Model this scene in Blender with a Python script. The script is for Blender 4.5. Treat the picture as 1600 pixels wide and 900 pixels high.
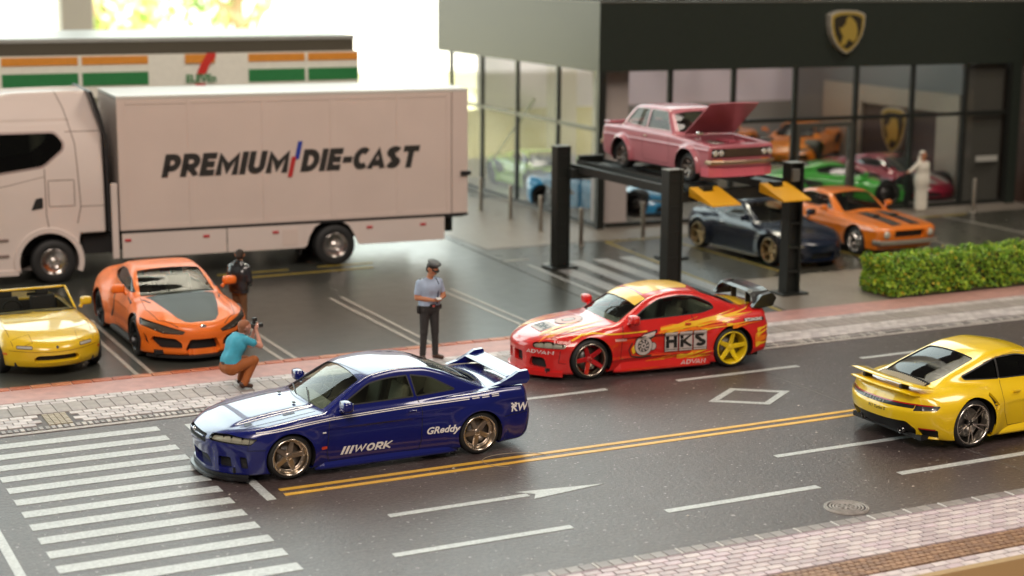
import bpy, bmesh, math, random
import numpy as np
from mathutils import Vector, Matrix
random.seed(7); RNG = np.random.default_rng(7)
for o in list(bpy.data.objects): bpy.data.objects.remove(o)
S = bpy.context.scene; COL = S.collection
R = math.radians

# ---------------------------------------------------------------- camera
cam_d = bpy.data.cameras.new('camera'); cam = bpy.data.objects.new('camera', cam_d); COL.objects.link(cam); S.camera = cam
cam_d.sensor_width = 36; cam_d.lens = 2582.05/1600*36; cam_d.clip_start = .5; cam_d.clip_end = 3000
_p, _yw, _rl = R(11.085), R(63.481), R(.408)
_fw = Vector((math.cos(_yw), math.sin(_yw), 0)); _rt = Vector((math.sin(_yw), -math.cos(_yw), 0)); _up = Vector((0, 0, 1))
_f = _fw*math.cos(_p) - _up*math.sin(_p); _u = _fw*math.sin(_p) + _up*math.cos(_p)
_r2 = _rt*math.cos(_rl) + _u*math.sin(_rl); _u2 = -_rt*math.sin(_rl) + _u*math.cos(_rl)
cam.matrix_world = Matrix(((_r2.x, _u2.x, -_f.x, 0), (_r2.y, _u2.y, -_f.y, 0), (_r2.z, _u2.z, -_f.z, 6.6), (0, 0, 0, 1)))
cam_d.dof.use_dof = True; cam_d.dof.focus_distance = 22.6; cam_d.dof.aperture_fstop = .47; cam_d.dof.aperture_blades = 0

# ---------------------------------------------------------------- room light (indoor table-top photograph by a bright window)
W = bpy.data.worlds.new('World'); S.world = W; W.use_nodes = True
bg = W.node_tree.nodes['Background']; bg.inputs[0].default_value = (1.0, .88, .78, 1); bg.inputs[1].default_value = .10
S.view_settings.view_transform = 'Standard'; S.view_settings.look = 'None'; S.view_settings.exposure = .08; S.view_settings.gamma = 1
S.cycles.max_bounces = 8; S.cycles.transparent_max_bounces = 16; S.cycles.caustics_reflective = False; S.cycles.caustics_refractive = False
S.cycles.sample_clamp_indirect = 8

def area(name, loc, target, size, power, color, sy=None, spread=180):
    d = bpy.data.lights.new(name, 'AREA'); d.energy = power; d.color = color; d.shape = 'RECTANGLE'; d.size = size; d.size_y = sy or size; d.spread = R(spread)
    o = bpy.data.objects.new(name, d); COL.objects.link(o); o.location = loc
    o.rotation_euler = (Vector(target)-Vector(loc)).to_track_quat('-Z', 'Y').to_euler(); return o
# warm room light from the camera side and above
area('room_lamp', (-14, -22, 46), (12, 24, 0), 26, 28000, (1.0, .86, .75))
area('ceiling_lamp', (34, 4, 52), (14, 24, 0), 18, 11000, (1.0, .88, .76))
# ---------------------------------------------------------------- materials
MATS = {}
def mat(name, col, rough=.5, metal=0., coat=0., noise=0., nscale=8., bump=0., bscale=40., emis=None, estr=0., spec=.5, col2=None, coatr=.04):
    if name in MATS: return MATS[name]
    m = bpy.data.materials.new(name); m.use_nodes = True; nt = m.node_tree; b = nt.nodes['Principled BSDF']
    b.inputs['Base Color'].default_value = (*col, 1); b.inputs['Roughness'].default_value = rough; b.inputs['Metallic'].default_value = metal
    b.inputs['Coat Weight'].default_value = coat; b.inputs['Coat Roughness'].default_value = coatr; b.inputs['Specular IOR Level'].default_value = spec
    tc = None
    if noise or bump or col2:
        tc = nt.nodes.new('ShaderNodeTexCoord')
    if noise or col2:
        n = nt.nodes.new('ShaderNodeTexNoise'); n.inputs['Scale'].default_value = nscale; n.inputs['Detail'].default_value = 5
        nt.links.new(tc.outputs['Object'], n.inputs['Vector'])
        r = nt.nodes.new('ShaderNodeValToRGB'); c2 = col2 or tuple(c*(1-noise) for c in col); c1 = col if col2 else tuple(min(1, c*(1+noise*.6)) for c in col)
        r.color_ramp.elements[0].color = (*c2, 1); r.color_ramp.elements[1].color = (*c1, 1); r.color_ramp.elements[0].position = .32; r.color_ramp.elements[1].position = .68
        nt.links.new(n.outputs[0], r.inputs[0]); nt.links.new(r.outputs[0], b.inputs['Base Color'])
    if bump:
        n2 = nt.nodes.new('ShaderNodeTexNoise'); n2.inputs['Scale'].default_value = bscale; n2.inputs['Detail'].default_value = 3
        nt.links.new(tc.outputs['Object'], n2.inputs['Vector'])
        bp = nt.nodes.new('ShaderNodeBump'); bp.inputs['Strength'].default_value = bump; bp.inputs['Distance'].default_value = .02
        nt.links.new(n2.outputs[0], bp.inputs['Height']); nt.links.new(bp.outputs[0], b.inputs['Normal'])
    if emis: b.inputs['Emission Color'].default_value = (*emis, 1); b.inputs['Emission Strength'].default_value = estr
    MATS[name] = m; return m
def paint(name, col, metal=0., rough=.32, coat=1.):
    # thick glossy die-cast lacquer with a faint orange peel
    m = mat(name, col, rough, metal, coat, noise=.06, nscale=2.2, bump=.035, bscale=9, coatr=.03); return m
def glass(name, tint=(.5, .56, .5), rough=.02, ior=1.5):
    if name in MATS: return MATS[name]
    m = bpy.data.materials.new(name); m.use_nodes = True; nt = m.node_tree; nt.nodes.clear()
    o = nt.nodes.new('ShaderNodeOutputMaterial'); mx = nt.nodes.new('ShaderNodeMixShader'); t = nt.nodes.new('ShaderNodeBsdfTransparent'); g = nt.nodes.new('ShaderNodeBsdfGlossy')
    fr = nt.nodes.new('ShaderNodeFresnel'); ge = nt.nodes.new('ShaderNodeNewGeometry'); mr = nt.nodes.new('ShaderNodeMapRange'); mr.inputs[3].default_value = ior; mr.inputs[4].default_value = 1/ior; nt.links.new(ge.outputs['Backfacing'], mr.inputs[0]); nt.links.new(mr.outputs[0], fr.inputs[0]); t.inputs[0].default_value = (*tint, 1); g.inputs['Roughness'].default_value = rough
    nt.links.new(fr.outputs[0], mx.inputs[0]); nt.links.new(t.outputs[0], mx.inputs[1]); nt.links.new(g.outputs[0], mx.inputs[2]); nt.links.new(mx.outputs[0], o.inputs[0])
    MATS[name] = m; return m

# ---------------------------------------------------------------- objects
def obj(name, me, m=None, parent=None, kind=None, **props):
    o = bpy.data.objects.new(name, me); COL.objects.link(o)
    if m is not None and me is not None:
        for mm in (m if isinstance(m, (list, tuple)) else [m]): me.materials.append(mm)
    if parent is not None: o.parent = parent
    if kind: o['kind'] = kind
    for k, v in props.items(): o[k] = v
    return o
def thing(name, label, cat, loc=(0, 0, 0), rz=0, group=None):
    o = bpy.data.objects.new(name, None); COL.objects.link(o); o.location = loc; o.rotation_euler = (0, 0, R(rz)); o.empty_display_size = .2
    o['label'] = label; o['category'] = cat
    if group: o['group'] = group
    return o
def tag(o, label, cat, group=None):
    o['label'] = label; o['category'] = cat
    if group: o['group'] = group
    return o
def dup(root, loc, rz, label=None, group=None):
    r = root.copy(); COL.objects.link(r); r.location = loc; r.rotation_euler = (0, 0, R(rz))
    if label: r['label'] = label
    if group: r['group'] = group
    for ch in list(root.children):
        c = ch.copy(); COL.objects.link(c); c.parent = r
        for g in ch.children:
            d = g.copy(); COL.objects.link(d); d.parent = c
    return r
def mesh_of(name, V, F, smooth=False, mi=None):
    me = bpy.data.meshes.new(name); me.from_pydata([tuple(map(float, v)) for v in V], [], [tuple(map(int, f)) for f in F])
    if smooth: me.polygons.foreach_set('use_smooth', [True]*len(me.polygons))
    if mi is not None: me.polygons.foreach_set('material_index', list(mi))
    me.update(); return me

class MB:
    """collects solids in one mesh"""
    def __init__(s): s.V = []; s.F = []; s.M = []; s.S = []
    def add(s, V, F, mi=0, smooth=False):
        n = len(s.V); s.V += [tuple(v) for v in V]; s.F += [tuple(i+n for i in f) for f in F]; s.M += [mi]*len(F); s.S += [smooth]*len(F); return s
    def box(s, lo, hi, mi=0, b=0.0, tf=None):
        lo = list(lo); hi = list(hi)
        bm = bmesh.new(); bmesh.ops.create_cube(bm, size=1)
        for v in bm.verts: v.co = Vector([(lo[i]+hi[i])/2 + v.co[i]*(hi[i]-lo[i]) for i in range(3)])
        if b > 0: bmesh.ops.bevel(bm, geom=bm.edges[:], offset=min(b, .45*min(abs(hi[i]-lo[i]) for i in range(3))), segments=2, profile=.5, affect='EDGES')
        if tf is not None:
            for v in bm.verts: v.co = tf(v.co)
        bm.verts.index_update(); s.add([v.co[:] for v in bm.verts], [[v.index for v in f.verts] for f in bm.faces], mi); bm.free(); return s
    def obox(s, c, ax, ay, az, hx, hy, hz, mi=0, b=0.):
        c = Vector(c); ax = Vector(ax).normalized(); ay = Vector(ay).normalized(); az = Vector(az).normalized()
        return s.box((-hx, -hy, -hz), (hx, hy, hz), mi, b, tf=lambda v: c+ax*v.x+ay*v.y+az*v.z)
    def tube(s, pts, r, n=8, mi=0, caps=True, smooth=True):
        pts = [Vector(p) for p in pts]; rs = r if isinstance(r, (list, tuple)) else [r]*len(pts); V = []; F = []
        for i, p in enumerate(pts):
            t = (pts[min(i+1, len(pts)-1)]-pts[max(i-1, 0)]).normalized()
            a = t.cross(Vector((0, 0, 1)) if abs(t.z) < .9 else Vector((1, 0, 0))).normalized(); c = t.cross(a)
            for k in range(n):
                th = 2*math.pi*k/n; V.append(p+(a*math.cos(th)+c*math.sin(th))*rs[i])
        for i in range(len(pts)-1):
            for k in range(n): F.append((i*n+k, i*n+(k+1) % n, (i+1)*n+(k+1) % n, (i+1)*n+k))
        s.add(V, F, mi, smooth)
        if caps: s.add(V, [tuple(range(n))[::-1], tuple((len(pts)-1)*n+k for k in range(n))], mi)
        return s
    def lathe(s, prof, n=32, axis='y', mi=0, c=(0, 0, 0), smooth=True, closed=False):
        V = []; F = []
        for (r, h) in prof:
            for k in range(n):
                th = 2*math.pi*k/n
                if axis == 'y': V.append((c[0]+r*math.cos(th), c[1]+h, c[2]+r*math.sin(th)))
                elif axis == 'x': V.append((c[0]+h, c[1]+r*math.cos(th), c[2]+r*math.sin(th)))
                else: V.append((c[0]+r*math.cos(th), c[1]+r*math.sin(th), c[2]+h))
        m = len(prof)
        for i in range(m if closed else m-1):
            for k in range(n): F.append((i*n+k, i*n+(k+1) % n, ((i+1) % m)*n+(k+1) % n, ((i+1) % m)*n+k))
        return s.add(V, F, mi, smooth)
    def prism(s, poly, lo, hi, axis='y', mi=0, cmap=None):
        """poly (u,v) extruded between lo and hi along axis"""
        n = len(poly); V = []
        for h in (lo, hi):
            for (u, v) in poly: V.append({'y': (u, h, v), 'x': (h, u, v), 'z': (u, v, h)}[axis])
        if cmap: V = [cmap(Vector(v)) for v in V]
        F = [tuple(range(n))[::-1], tuple(range(n, 2*n))]+[(i, (i+1) % n, n+(i+1) % n, n+i) for i in range(n)]
        return s.add(V, F, mi)
    def mesh(s, name):
        me = bpy.data.meshes.new(name); me.from_pydata([tuple(v) for v in s.V], [], s.F); me.polygons.foreach_set('material_index', s.M); me.polygons.foreach_set('use_smooth', s.S)
        bm = bmesh.new(); bm.from_mesh(me); bmesh.ops.recalc_face_normals(bm, faces=bm.faces[:]); bm.to_mesh(me); bm.free(); me.update(); return me
    def build(s, name, m, parent=None, **kw): return obj(name, s.mesh(name), m, parent, **kw)

def bbox_poly(x0, x1, z0, z1): return [(x0, z0), (x1, z0), (x1, z1), (x0, z1)]
def rpoly(pts, r=.03, n=4):
    """convex polygon with rounded corners"""
    out = []; N = len(pts)
    for i in range(N):
        p = Vector(pts[i]); a = Vector(pts[i-1])-p; b = Vector(pts[(i+1) % N])-p
        rr = min(r[i] if isinstance(r, (list, tuple)) else r, a.length*.45, b.length*.45)
        if rr < 1e-4: out.append(tuple(p)); continue
        A = p+a.normalized()*rr; B = p+b.normalized()*rr
        for k in range(n+1):
            t = k/n; q = A*(1-t)**2+p*2*t*(1-t)+B*t*t; out.append(tuple(q))
    return out
def circ(cx, cy, r, n=28, a0=0, a1=360): return [(cx+r*math.cos(R(a0+(a1-a0)*k/n)), cy+r*math.sin(R(a0+(a1-a0)*k/n))) for k in range(n if a1-a0 == 360 else n+1)]
def grid_fill(poly, step):
    """2-D polygon (any shape) filled with small faces: returns V2, F"""
    bm = bmesh.new(); vs = [bm.verts.new((p[0], p[1], 0)) for p in poly]; bm.faces.new(vs)
    for ax in (0, 1):
        lo = min(p[ax] for p in poly); hi = max(p[ax] for p in poly); k = lo+step
        while k < hi-1e-4:
            no = Vector((1, 0, 0)) if ax == 0 else Vector((0, 1, 0))
            bmesh.ops.bisect_plane(bm, geom=bm.verts[:]+bm.edges[:]+bm.faces[:], dist=1e-6, plane_co=no*k, plane_no=no); k += step
    bmesh.ops.triangulate(bm, faces=[f for f in bm.faces if len(f.verts) > 4]); bm.verts.index_update()
    V = [(v.co.x, v.co.y) for v in bm.verts]; F = [[v.index for v in f.verts] for f in bm.faces]; bm.free(); return V, F
def text_mesh(txt, size, shear=0., bold=0., step=None, sx=1., spacing=1.):
    c = bpy.data.curves.new('t', 'FONT'); c.body = txt; c.size = size; c.shear = shear; c.offset = bold; c.resolution_u = 3; c.align_x = 'CENTER'; c.align_y = 'CENTER'; c.space_character = spacing
    o = bpy.data.objects.new('t', c); COL.objects.link(o); dg = bpy.context.evaluated_depsgraph_get(); dg.update(); me = bpy.data.meshes.new_from_object(o.evaluated_get(dg))
    bpy.data.objects.remove(o); bpy.data.curves.remove(c)
    bm = bmesh.new(); bm.from_mesh(me); bpy.data.meshes.remove(me)
    for v in bm.verts: v.co.x *= sx
    if step:
        for ax in (0, 1):
            lo = min(v.co[ax] for v in bm.verts); hi = max(v.co[ax] for v in bm.verts); k = lo+step; no = Vector((1, 0, 0)) if ax == 0 else Vector((0, 1, 0))
            while k < hi: bmesh.ops.bisect_plane(bm, geom=bm.verts[:]+bm.edges[:]+bm.faces[:], dist=1e-6, plane_co=no*k, plane_no=no); k += step
    bm.verts.index_update(); V = [(v.co.x, v.co.y) for v in bm.verts]; F = [[v.index for v in f.verts] for f in bm.faces]; bm.free(); return V, F

# ---------------------------------------------------------------- implicit solids
def pchip(pts):
    x = np.array([p[0] for p in pts], float); y = np.array([p[1] for p in pts], float); h = np.diff(x); d = np.diff(y)/h; m = np.zeros(len(x))
    m[0] = d[0]; m[-1] = d[-1]
    for i in range(1, len(x)-1):
        if d[i-1]*d[i] > 0: w1 = 2*h[i]+h[i-1]; w2 = h[i]+2*h[i-1]; m[i] = (w1+w2)/(w1/d[i-1]+w2/d[i])
    def f0(q):
        q = np.clip(q, x[0], x[-1]); i = np.clip(np.searchsorted(x, q)-1, 0, len(h)-1); t = (q-x[i])/h[i]; t2 = t*t; t3 = t2*t
        return (2*t3-3*t2+1)*y[i]+(t3-2*t2+t)*h[i]*m[i]+(-2*t3+3*t2)*y[i+1]+(t3-t2)*h[i]*m[i+1]
    n = 3000; T = f0(np.linspace(x[0], x[-1], n)); k = (n-1)/(x[-1]-x[0]); x0 = x[0]
    def f(q):
        u = np.clip((q-x0)*k, 0, n-1.001); i = u.astype(np.int32); u = u-i
        return T[i]*(1-u)+T[i+1]*u
    return f
def smax(a, b, r): h = np.maximum(r-np.abs(a-b), 0); return np.maximum(a, b)+h*h/(4*r)
def smin(a, b, r): return -smax(-a, -b, r)
def grad(f, P, e=2e-3):
    g = np.empty_like(P)
    for i in range(3):
        d = np.zeros(3); d[i] = e; g[:, i] = (f(*(P+d).T)-f(*(P-d).T))/(2*e)
    return g
def nets(f, lo, hi, h, proj=3):
    """surface nets of f<0 on a grid; returns V, quads"""
    ax = [np.arange(lo[i], hi[i]+h, h) for i in range(3)]; X, Y, Z = np.meshgrid(*ax, indexing='ij')
    F = f(X.ravel(), Y.ravel(), Z.ravel()).reshape(X.shape); s = F < 0; n = F.shape
    cs = [(i, j, k) for i in (0, 1) for j in (0, 1) for k in (0, 1)]
    sl = lambda c: tuple(slice(c[a], n[a]-1+c[a]) for a in range(3))
    cnt = sum(s[sl(c)].astype(int) for c in cs); act = (cnt > 0) & (cnt < 8)
    acc = np.zeros((*act.shape, 3)); num = np.zeros(act.shape)
    for a in cs:
        for i in range(3):
            if a[i] == 0:
                b = list(a); b[i] = 1; fa = F[sl(a)]; fb = F[sl(b)]; cr = (fa < 0) != (fb < 0); t = np.where(cr, fa/np.where(cr, fa-fb, 1), 0)
                for q in range(3): acc[..., q] += np.where(cr, a[q]+(t if q == i else 0), 0)
                num += cr
    ids = -np.ones(act.shape, int); ids[act] = np.arange(act.sum()); ijk = np.argwhere(act)
    P = np.array(lo)+(ijk+acc[act]/num[act][:, None])*h
    Q = []
    for i in range(3):
        j, k = (i+1) % 3, (i+2) % 3
        a = [slice(None)]*3; b = [slice(None)]*3; a[i] = slice(0, n[i]-1); b[i] = slice(1, n[i])
        cr = np.argwhere(s[tuple(a)] != s[tuple(b)]); cr = cr[(cr[:, j] > 0) & (cr[:, k] > 0) & (cr[:, j] < n[j]-1) & (cr[:, k] < n[k]-1)]
        def cell(dj, dk): c = cr.copy(); c[:, j] -= dj; c[:, k] -= dk; return ids[tuple(c.T)]
        q = np.stack([cell(0, 0), cell(1, 0), cell(1, 1), cell(0, 1)], 1); fl = s[tuple(cr.T)]; q[~fl] = q[~fl][:, ::-1]; q = q[(q >= 0).all(1)]; Q.append(q)
    Q = np.concatenate(Q)
    for _ in range(proj):
        g = grad(f, P); v = f(*P.T); st = g*(v/np.maximum((g*g).sum(1), .05))[:, None]; L = np.linalg.norm(st, axis=1); st *= np.minimum(1, .6*h/np.maximum(L, 1e-9))[:, None]; P = P-st
    return P, Q
def set_normals(me, f=None, N=None):
    n = len(me.vertices)
    if N is None:
        P = np.empty(n*3); me.vertices.foreach_get('co', P); P = P.reshape(-1, 3); N = grad(f, P)
    N = N/np.maximum(np.linalg.norm(N, axis=1), 1e-9)[:, None]
    me.polygons.foreach_set('use_smooth', [True]*len(me.polygons)); me.normals_split_custom_set_from_vertices(N.tolist())
# ---------------------------------------------------------------- heavy block letters drawn as strokes in a unit-high cell
def _arc(cx, cy, rx, ry, a0, a1, n=7): return [(cx+rx*math.cos(R(a0+(a1-a0)*i/n)), cy+ry*math.sin(R(a0+(a1-a0)*i/n))) for i in range(n+1)]
def glyph(ch, t):
    """centre lines inside (0..w, 0..1) for stroke thickness t; returns (width, [(points, closed)])"""
    h = t/2; lo, hi = h, 1-h; m = .5
    if ch == 'I': return t, [([(h, 0), (h, 1)], False)]
    if ch == '-': return .42, [([(0, .47), (.42, .47)], False)]
    if ch == 'E': w = .62; return w, [([(w, hi), (h, hi), (h, lo), (w, lo)], False), ([(h, m), (w*.93, m)], False)]
    if ch == 'T': w = .74; return w, [([(0, hi), (w, hi)], False), ([(w/2, hi), (w/2, 0)], False)]
    if ch == 'H': w = .78; return w, [([(h, 0), (h, 1)], False), ([(w-h, 0), (w-h, 1)], False), ([(h, m), (w-h, m)], False)]
    if ch == 'P': w = .72; return w, [([(h, 0), (h, hi), (w*.5, hi)]+_arc(w*.5, (hi+.38)/2, w*.5-h, (hi-.38)/2, 90, -90)[1:]+[(h, .38)], False)]
    if ch == 'R': w = .76; return w, [([(h, 0), (h, hi), (w*.5, hi)]+_arc(w*.5, (hi+.42)/2, w*.5-h, (hi-.42)/2, 90, -90)[1:]+[(h, .42)], False), ([(w*.45, .42), (w-h*.7, 0)], False)]
    if ch == 'D': w = .78; return w, [([(h, hi), (w*.42, hi)]+_arc(w*.42, m, w*.58-h, m-h, 90, -90)[1:]+[(h, lo)], True)]
    if ch == 'U': w = .76; return w, [([(h, 1), (h, .36)]+_arc(w/2, .36, w/2-h, .36-h, 180, 360)[1:]+[(w-h, 1)], False)]
    if ch == 'M': w = .98; return w, [([(h, 0), (h, 1-h*.9), (w/2, .28), (w-h, 1-h*.9), (w-h, 0)], False)]
    if ch == 'N': w = .80; return w, [([(h, 0), (h, 1-h*.7), (w-h, h*.7), (w-h, 1)], False)]
    if ch == 'C': w = .78; return w, [(_arc(w/2+.02, m, w/2-h+.02, m-h, 48, 312, 12), False)]
    if ch == 'G': w = .80; return w, [(_arc(w/2+.02, m, w/2-h+.02, m-h, 48, 330, 12)+[(w-h, m-.04), (w*.55, m-.04)], False)]
    if ch == 'O': w = .84; return w, [(_arc(w/2, m, w/2-h, m-h, 0, 345, 15), True)]
    if ch == 'A': w = .82; return w, [([(h*.8, 0), (w/2, 1-h*.6), (w-h*.8, 0)], False), ([(w*.24, .27), (w*.76, .27)], False)]
    if ch == 'V': w = .88; return w, [([(h*.8, 1), (w/2, h*.6), (w-h*.8, 1)], False)]
    if ch == 'W': w = 1.2; return w, [([(h*.8, 1), (w*.27, h*.7), (w/2, .78), (w*.73, h*.7), (w-h*.8, 1)], False)]
    if ch == 'K': w = .80; return w, [([(h, 0), (h, 1)], False), ([(w-h*.4, 1), (t*.9, .46), (w-h*.2, 0)], False)]
    if ch == 'S': w = .70; return w, [(_arc(w/2, .73, w/2-h, .27-h, 25, 250, 9)+_arc(w/2, .27, w/2-h, .27-h, 80, -155, 9), False)]
    return .3, []
def stroke_text(txt, t=.22, gap=.10, shear=.0):
    """returns list of strips (verts, faces) with the text spanning x 0..W, y 0..1"""
    x = 0; out = []; pv = ''
    for ch in txt:
        if ch == ' ': x += .35; continue
        w, ls = glyph(ch, t); x -= {'CA': .13, 'AS': .07, 'KI': .0, 'RK': .02, 'AV': .2, 'VA': .2, 'DV': .06}.get(pv+ch, 0); pv = ch
        for pts, closed in ls:
            n = len(pts); V = []
            for i in range(n):
                p = Vector(pts[i]); a = Vector(pts[(i-1) % n]) if (closed or i) else None; b = Vector(pts[(i+1) % n]) if (closed or i < n-1) else None
                d1 = (p-a).normalized() if a is not None else None; d2 = (b-p).normalized() if b is not None else None; d1 = d1 or d2; d2 = d2 or d1
                n1 = Vector((-d1.y, d1.x)); n2 = Vector((-d2.y, d2.x)); mm = (n1+n2); mm = mm/max(mm.length_squared, .35)*2; q = mm*(t/2)
                if q.length > t*.95: q = q.normalized()*t*.95
                for s_ in (1, -1): v = p+q*s_; v.y = min(1, max(0, v.y)); V.append((x+v.x+shear*v.y, v.y))
            F = [(2*i, 2*i+1, (2*i+3) % (2*n), (2*i+2) % (2*n)) for i in range(n if closed else n-1)]; out.append((V, F))
        x += w+gap
    return x-gap+shear, out
def block_text(c, txt, x0, x1, z0, z1, m, axis='side', sg=-1, t=.22, gap=.1, shear=.2, off=.006, name='lettering'):
    """block letters fitted between x0..x1, z0..z1 and printed on a car"""
    W_, st = stroke_text(txt, t, gap, shear); fl = (axis == 'side' and sg < 0) or axis == 'rear'
    V = []; F = []
    for V_, F_ in st:
        k = len(V); V += [((x0+x/W_*(x1-x0)) if fl else (x1-x/W_*(x1-x0)), z0+y*(z1-z0)) for x, y in V_]; F += [[i+k for i in f] for f in F_]
    if axis == 'top': V = [(x1-(y-z0)/(z1-z0)*(x1-x0), z1-(x-x0)/(x1-x0)*(z1-z0)) if False else (x, y) for x, y in V]
    P, N = c.project(V, axis, sg, off); k = 0
    for i, (V_, F_) in enumerate(st): P[k:k+len(V_)] += N[k:k+len(V_)]*(.0007*(i % 3)); k += len(V_)
    q = sum(np.dot(np.cross(P[f[1]]-P[f[0]], P[f[2]]-P[f[0]]), N[f[0]]) for f in F)
    if q < 0: F = [f[::-1] for f in F]
    me = mesh_of(name, P, F); set_normals(me, N=N); return obj(name, me, m, c.root)
# ---------------------------------------------------------------- materials of the printed base boards
def print_mat(name, base, dark, scale=90, rough=.36, speck=None, spec=.5, bump=.15, big=None, rvar=.06):
    m = bpy.data.materials.new(name); m.use_nodes = True; nt = m.node_tree; L = nt.links; b = nt.nodes['Principled BSDF']; tc = nt.nodes.new('ShaderNodeTexCoord')
    def noise(sc, det=4, ro=.6): n = nt.nodes.new('ShaderNodeTexNoise'); n.inputs['Scale'].default_value = sc; n.inputs['Detail'].default_value = det; n.inputs['Roughness'].default_value = ro; L.new(tc.outputs['Object'], n.inputs['Vector']); return n
    def ramp(src, p0, p1, c0, c1): r = nt.nodes.new('ShaderNodeValToRGB'); r.color_ramp.elements[0].position = p0; r.color_ramp.elements[1].position = p1; r.color_ramp.elements[0].color = (*c0, 1); r.color_ramp.elements[1].color = (*c1, 1); L.new(src, r.inputs[0]); return r
    def mix(f, a, c_, mode='MIX'): x = nt.nodes.new('ShaderNodeMix'); x.data_type = 'RGBA'; x.blend_type = mode; (L.new(f, x.inputs[0]) if not isinstance(f, float) else setattr(x.inputs[0], 'default_value', f)); L.new(a, x.inputs[6]); L.new(c_, x.inputs[7]); return x.outputs[2]
    n1 = noise(scale, 3, .7); r1 = ramp(n1.outputs[0], .40, .62, dark, base)
    n2 = noise(.5, 5); r2 = ramp(n2.outputs[0], .3, .75, tuple(c*.82 for c in base), tuple(min(1, c*1.2) for c in base)); col = mix(.45, r1.outputs[0], r2.outputs[0])
    if speck: n3 = noise(scale*.8, 1, .5); r3 = ramp(n3.outputs[0], .70, .74, (0, 0, 0), (1, 1, 1)); sp_ = nt.nodes.new('ShaderNodeRGB'); sp_.outputs[0].default_value = (*speck, 1); col = mix(r3.outputs[0], col, sp_.outputs[0])
    L.new(col, b.inputs['Base Color']); b.inputs['Specular IOR Level'].default_value = spec
    n4 = noise(3, 4); mr = nt.nodes.new('ShaderNodeMapRange'); mr.inputs[3].default_value = rough-rvar; mr.inputs[4].default_value = rough+rvar; L.new(n4.outputs[0], mr.inputs[0]); L.new(mr.outputs[0], b.inputs['Roughness'])
    bp = nt.nodes.new('ShaderNodeBump'); bp.inputs['Strength'].default_value = bump; bp.inputs['Distance'].default_value = .01; L.new(n1.outputs[0], bp.inputs['Height']); L.new(bp.outputs[0], b.inputs['Normal'])
    MATS[name] = m; return m
ASPH = print_mat('printed_asphalt', (.080, .057, .055), (.012, .008, .008), 17, .37, speck=(.30, .27, .26), bump=.9)
LOT = print_mat('printed_lot_asphalt', (.052, .055, .048), (.030, .032, .028), 24, .30, bump=.08)
PLAZA = print_mat('printed_concrete', (.26, .23, .19), (.20, .17, .14), 12, .38, bump=.04)
PAINTW = print_mat('worn_white_marking', (.56, .58, .57), (.26, .27, .27), 22, .38, bump=.1); PAINTY = print_mat('yellow_marking', (.78, .45, .06), (.62, .34, .04), 30, .38, bump=.1)
def sheet(name, poly, z, m, parent=None, kind=None, th=.02, **kw):
    k = MB().prism(poly, z-th, z, 'z'); return obj(name, k.mesh(name), m, parent, kind, **kw)
def rect(x0, y0, x1, y1): return [(x0, y0), (x1, y0), (x1, y1), (x0, y1)]
# table the dioramas stand on, then the boards
TBL = mat('pale_wood_table', (.46, .33, .19), .35, noise=.15, nscale=.6)
sheet('table_top', rect(-60, -6, 90, 50), -.36, TBL, kind='structure', th=1.2)
sheet('road', rect(-6, 13.40, 46, 25.05), 0, ASPH, kind='structure', th=.30)
sheet('parking_lot', [(-6, 25.05), (15.62, 25.05), (16.42, 37.0), (16.42, 52), (-6, 52)], 0, LOT, kind='structure', th=.30)
sheet('forecourt', [(15.66, 25.05), (46, 25.05), (46, 52), (16.46, 52), (16.46, 37.0)], -.004, print_mat('printed_forecourt', (.060, .058, .045), (.04, .038, .03), 20, .29, bump=.08), kind='structure', th=.30)
sheet('board_edging', rect(-6, 13.30, 46, 13.40), .05, mat('board_edge_tan', (.42, .29, .15), .4), kind='structure', th=.38)
# road markings: thin sheets of paint
def mark(poly, m=PAINTW, z=.006): return sheet('road_marking', poly, z, m, kind='structure', th=.008)
for y in (19.365, 19.155): mark(rect(6.37, y-.045, 44, y+.045), PAINTY)
for i in range(-1, 9): mark(rect(10.3+3.7*i, 21.985, 12.68+3.7*i, 22.095)) if 10.3+3.7*i > 6.4 else None
mark(rect(7.25, 17.78, 9.15, 17.89)); mark([(9.15, 17.66), (10.25, 17.83), (9.05, 18.0), (9.25, 17.83)])
for i in range(1, 6): mark(rect(9.28+3.7*i, 17.825, 11.6+3.7*i, 17.935))
for i in range(-1, 9): mark(rect(6.78+3.62*i, 16.48, 9.08+3.62*i, 16.60)) if i >= 0 else None
for i in range(15): mark(rect(3.25, 22.69-.511*i, 5.71, 22.69-.511*i+.24))
mark(rect(6.10, 19.03, 6.22, 22.86)); mark(rect(2.80, 15.4, 2.91, 22.8))
d0 = [(13.74, 20.72), (14.50, 21.26), (15.26, 20.72), (14.50, 20.18)]; d1 = [(13.93, 20.72), (14.50, 21.13), (15.07, 20.72), (14.50, 20.31)]
k = MB().add([(x, y, z) for z in (-.002, .006) for x, y in d0+d1], [(8+i, 8+(i+1) % 4, 12+(i+1) % 4, 12+i) for i in range(4)]+[(i, (i+1) % 4, 8+(i+1) % 4, 8+i) for i in range(4)]+[(4+i, 12+i, 12+(i+1) % 4, 4+(i+1) % 4) for i in range(4)]); obj('road_marking', k.mesh('road_marking'), PAINTW, kind='structure')
PALE = mat('pale_bay_line', (.36, .33, .29), .35, noise=.2); YB = mat('yellow_bay_line', (.45, .33, .05), .4, noise=.3)
for x0, y1 in ((6.17, 30.6), (8.64, 30.6), (11.2, 30.7), (13.56, 30.6), (3.7, 30.6)):
    for dx in (0, .24): mark(rect(x0+dx, 26.03, x0+dx+.075, y1), PALE)
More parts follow.
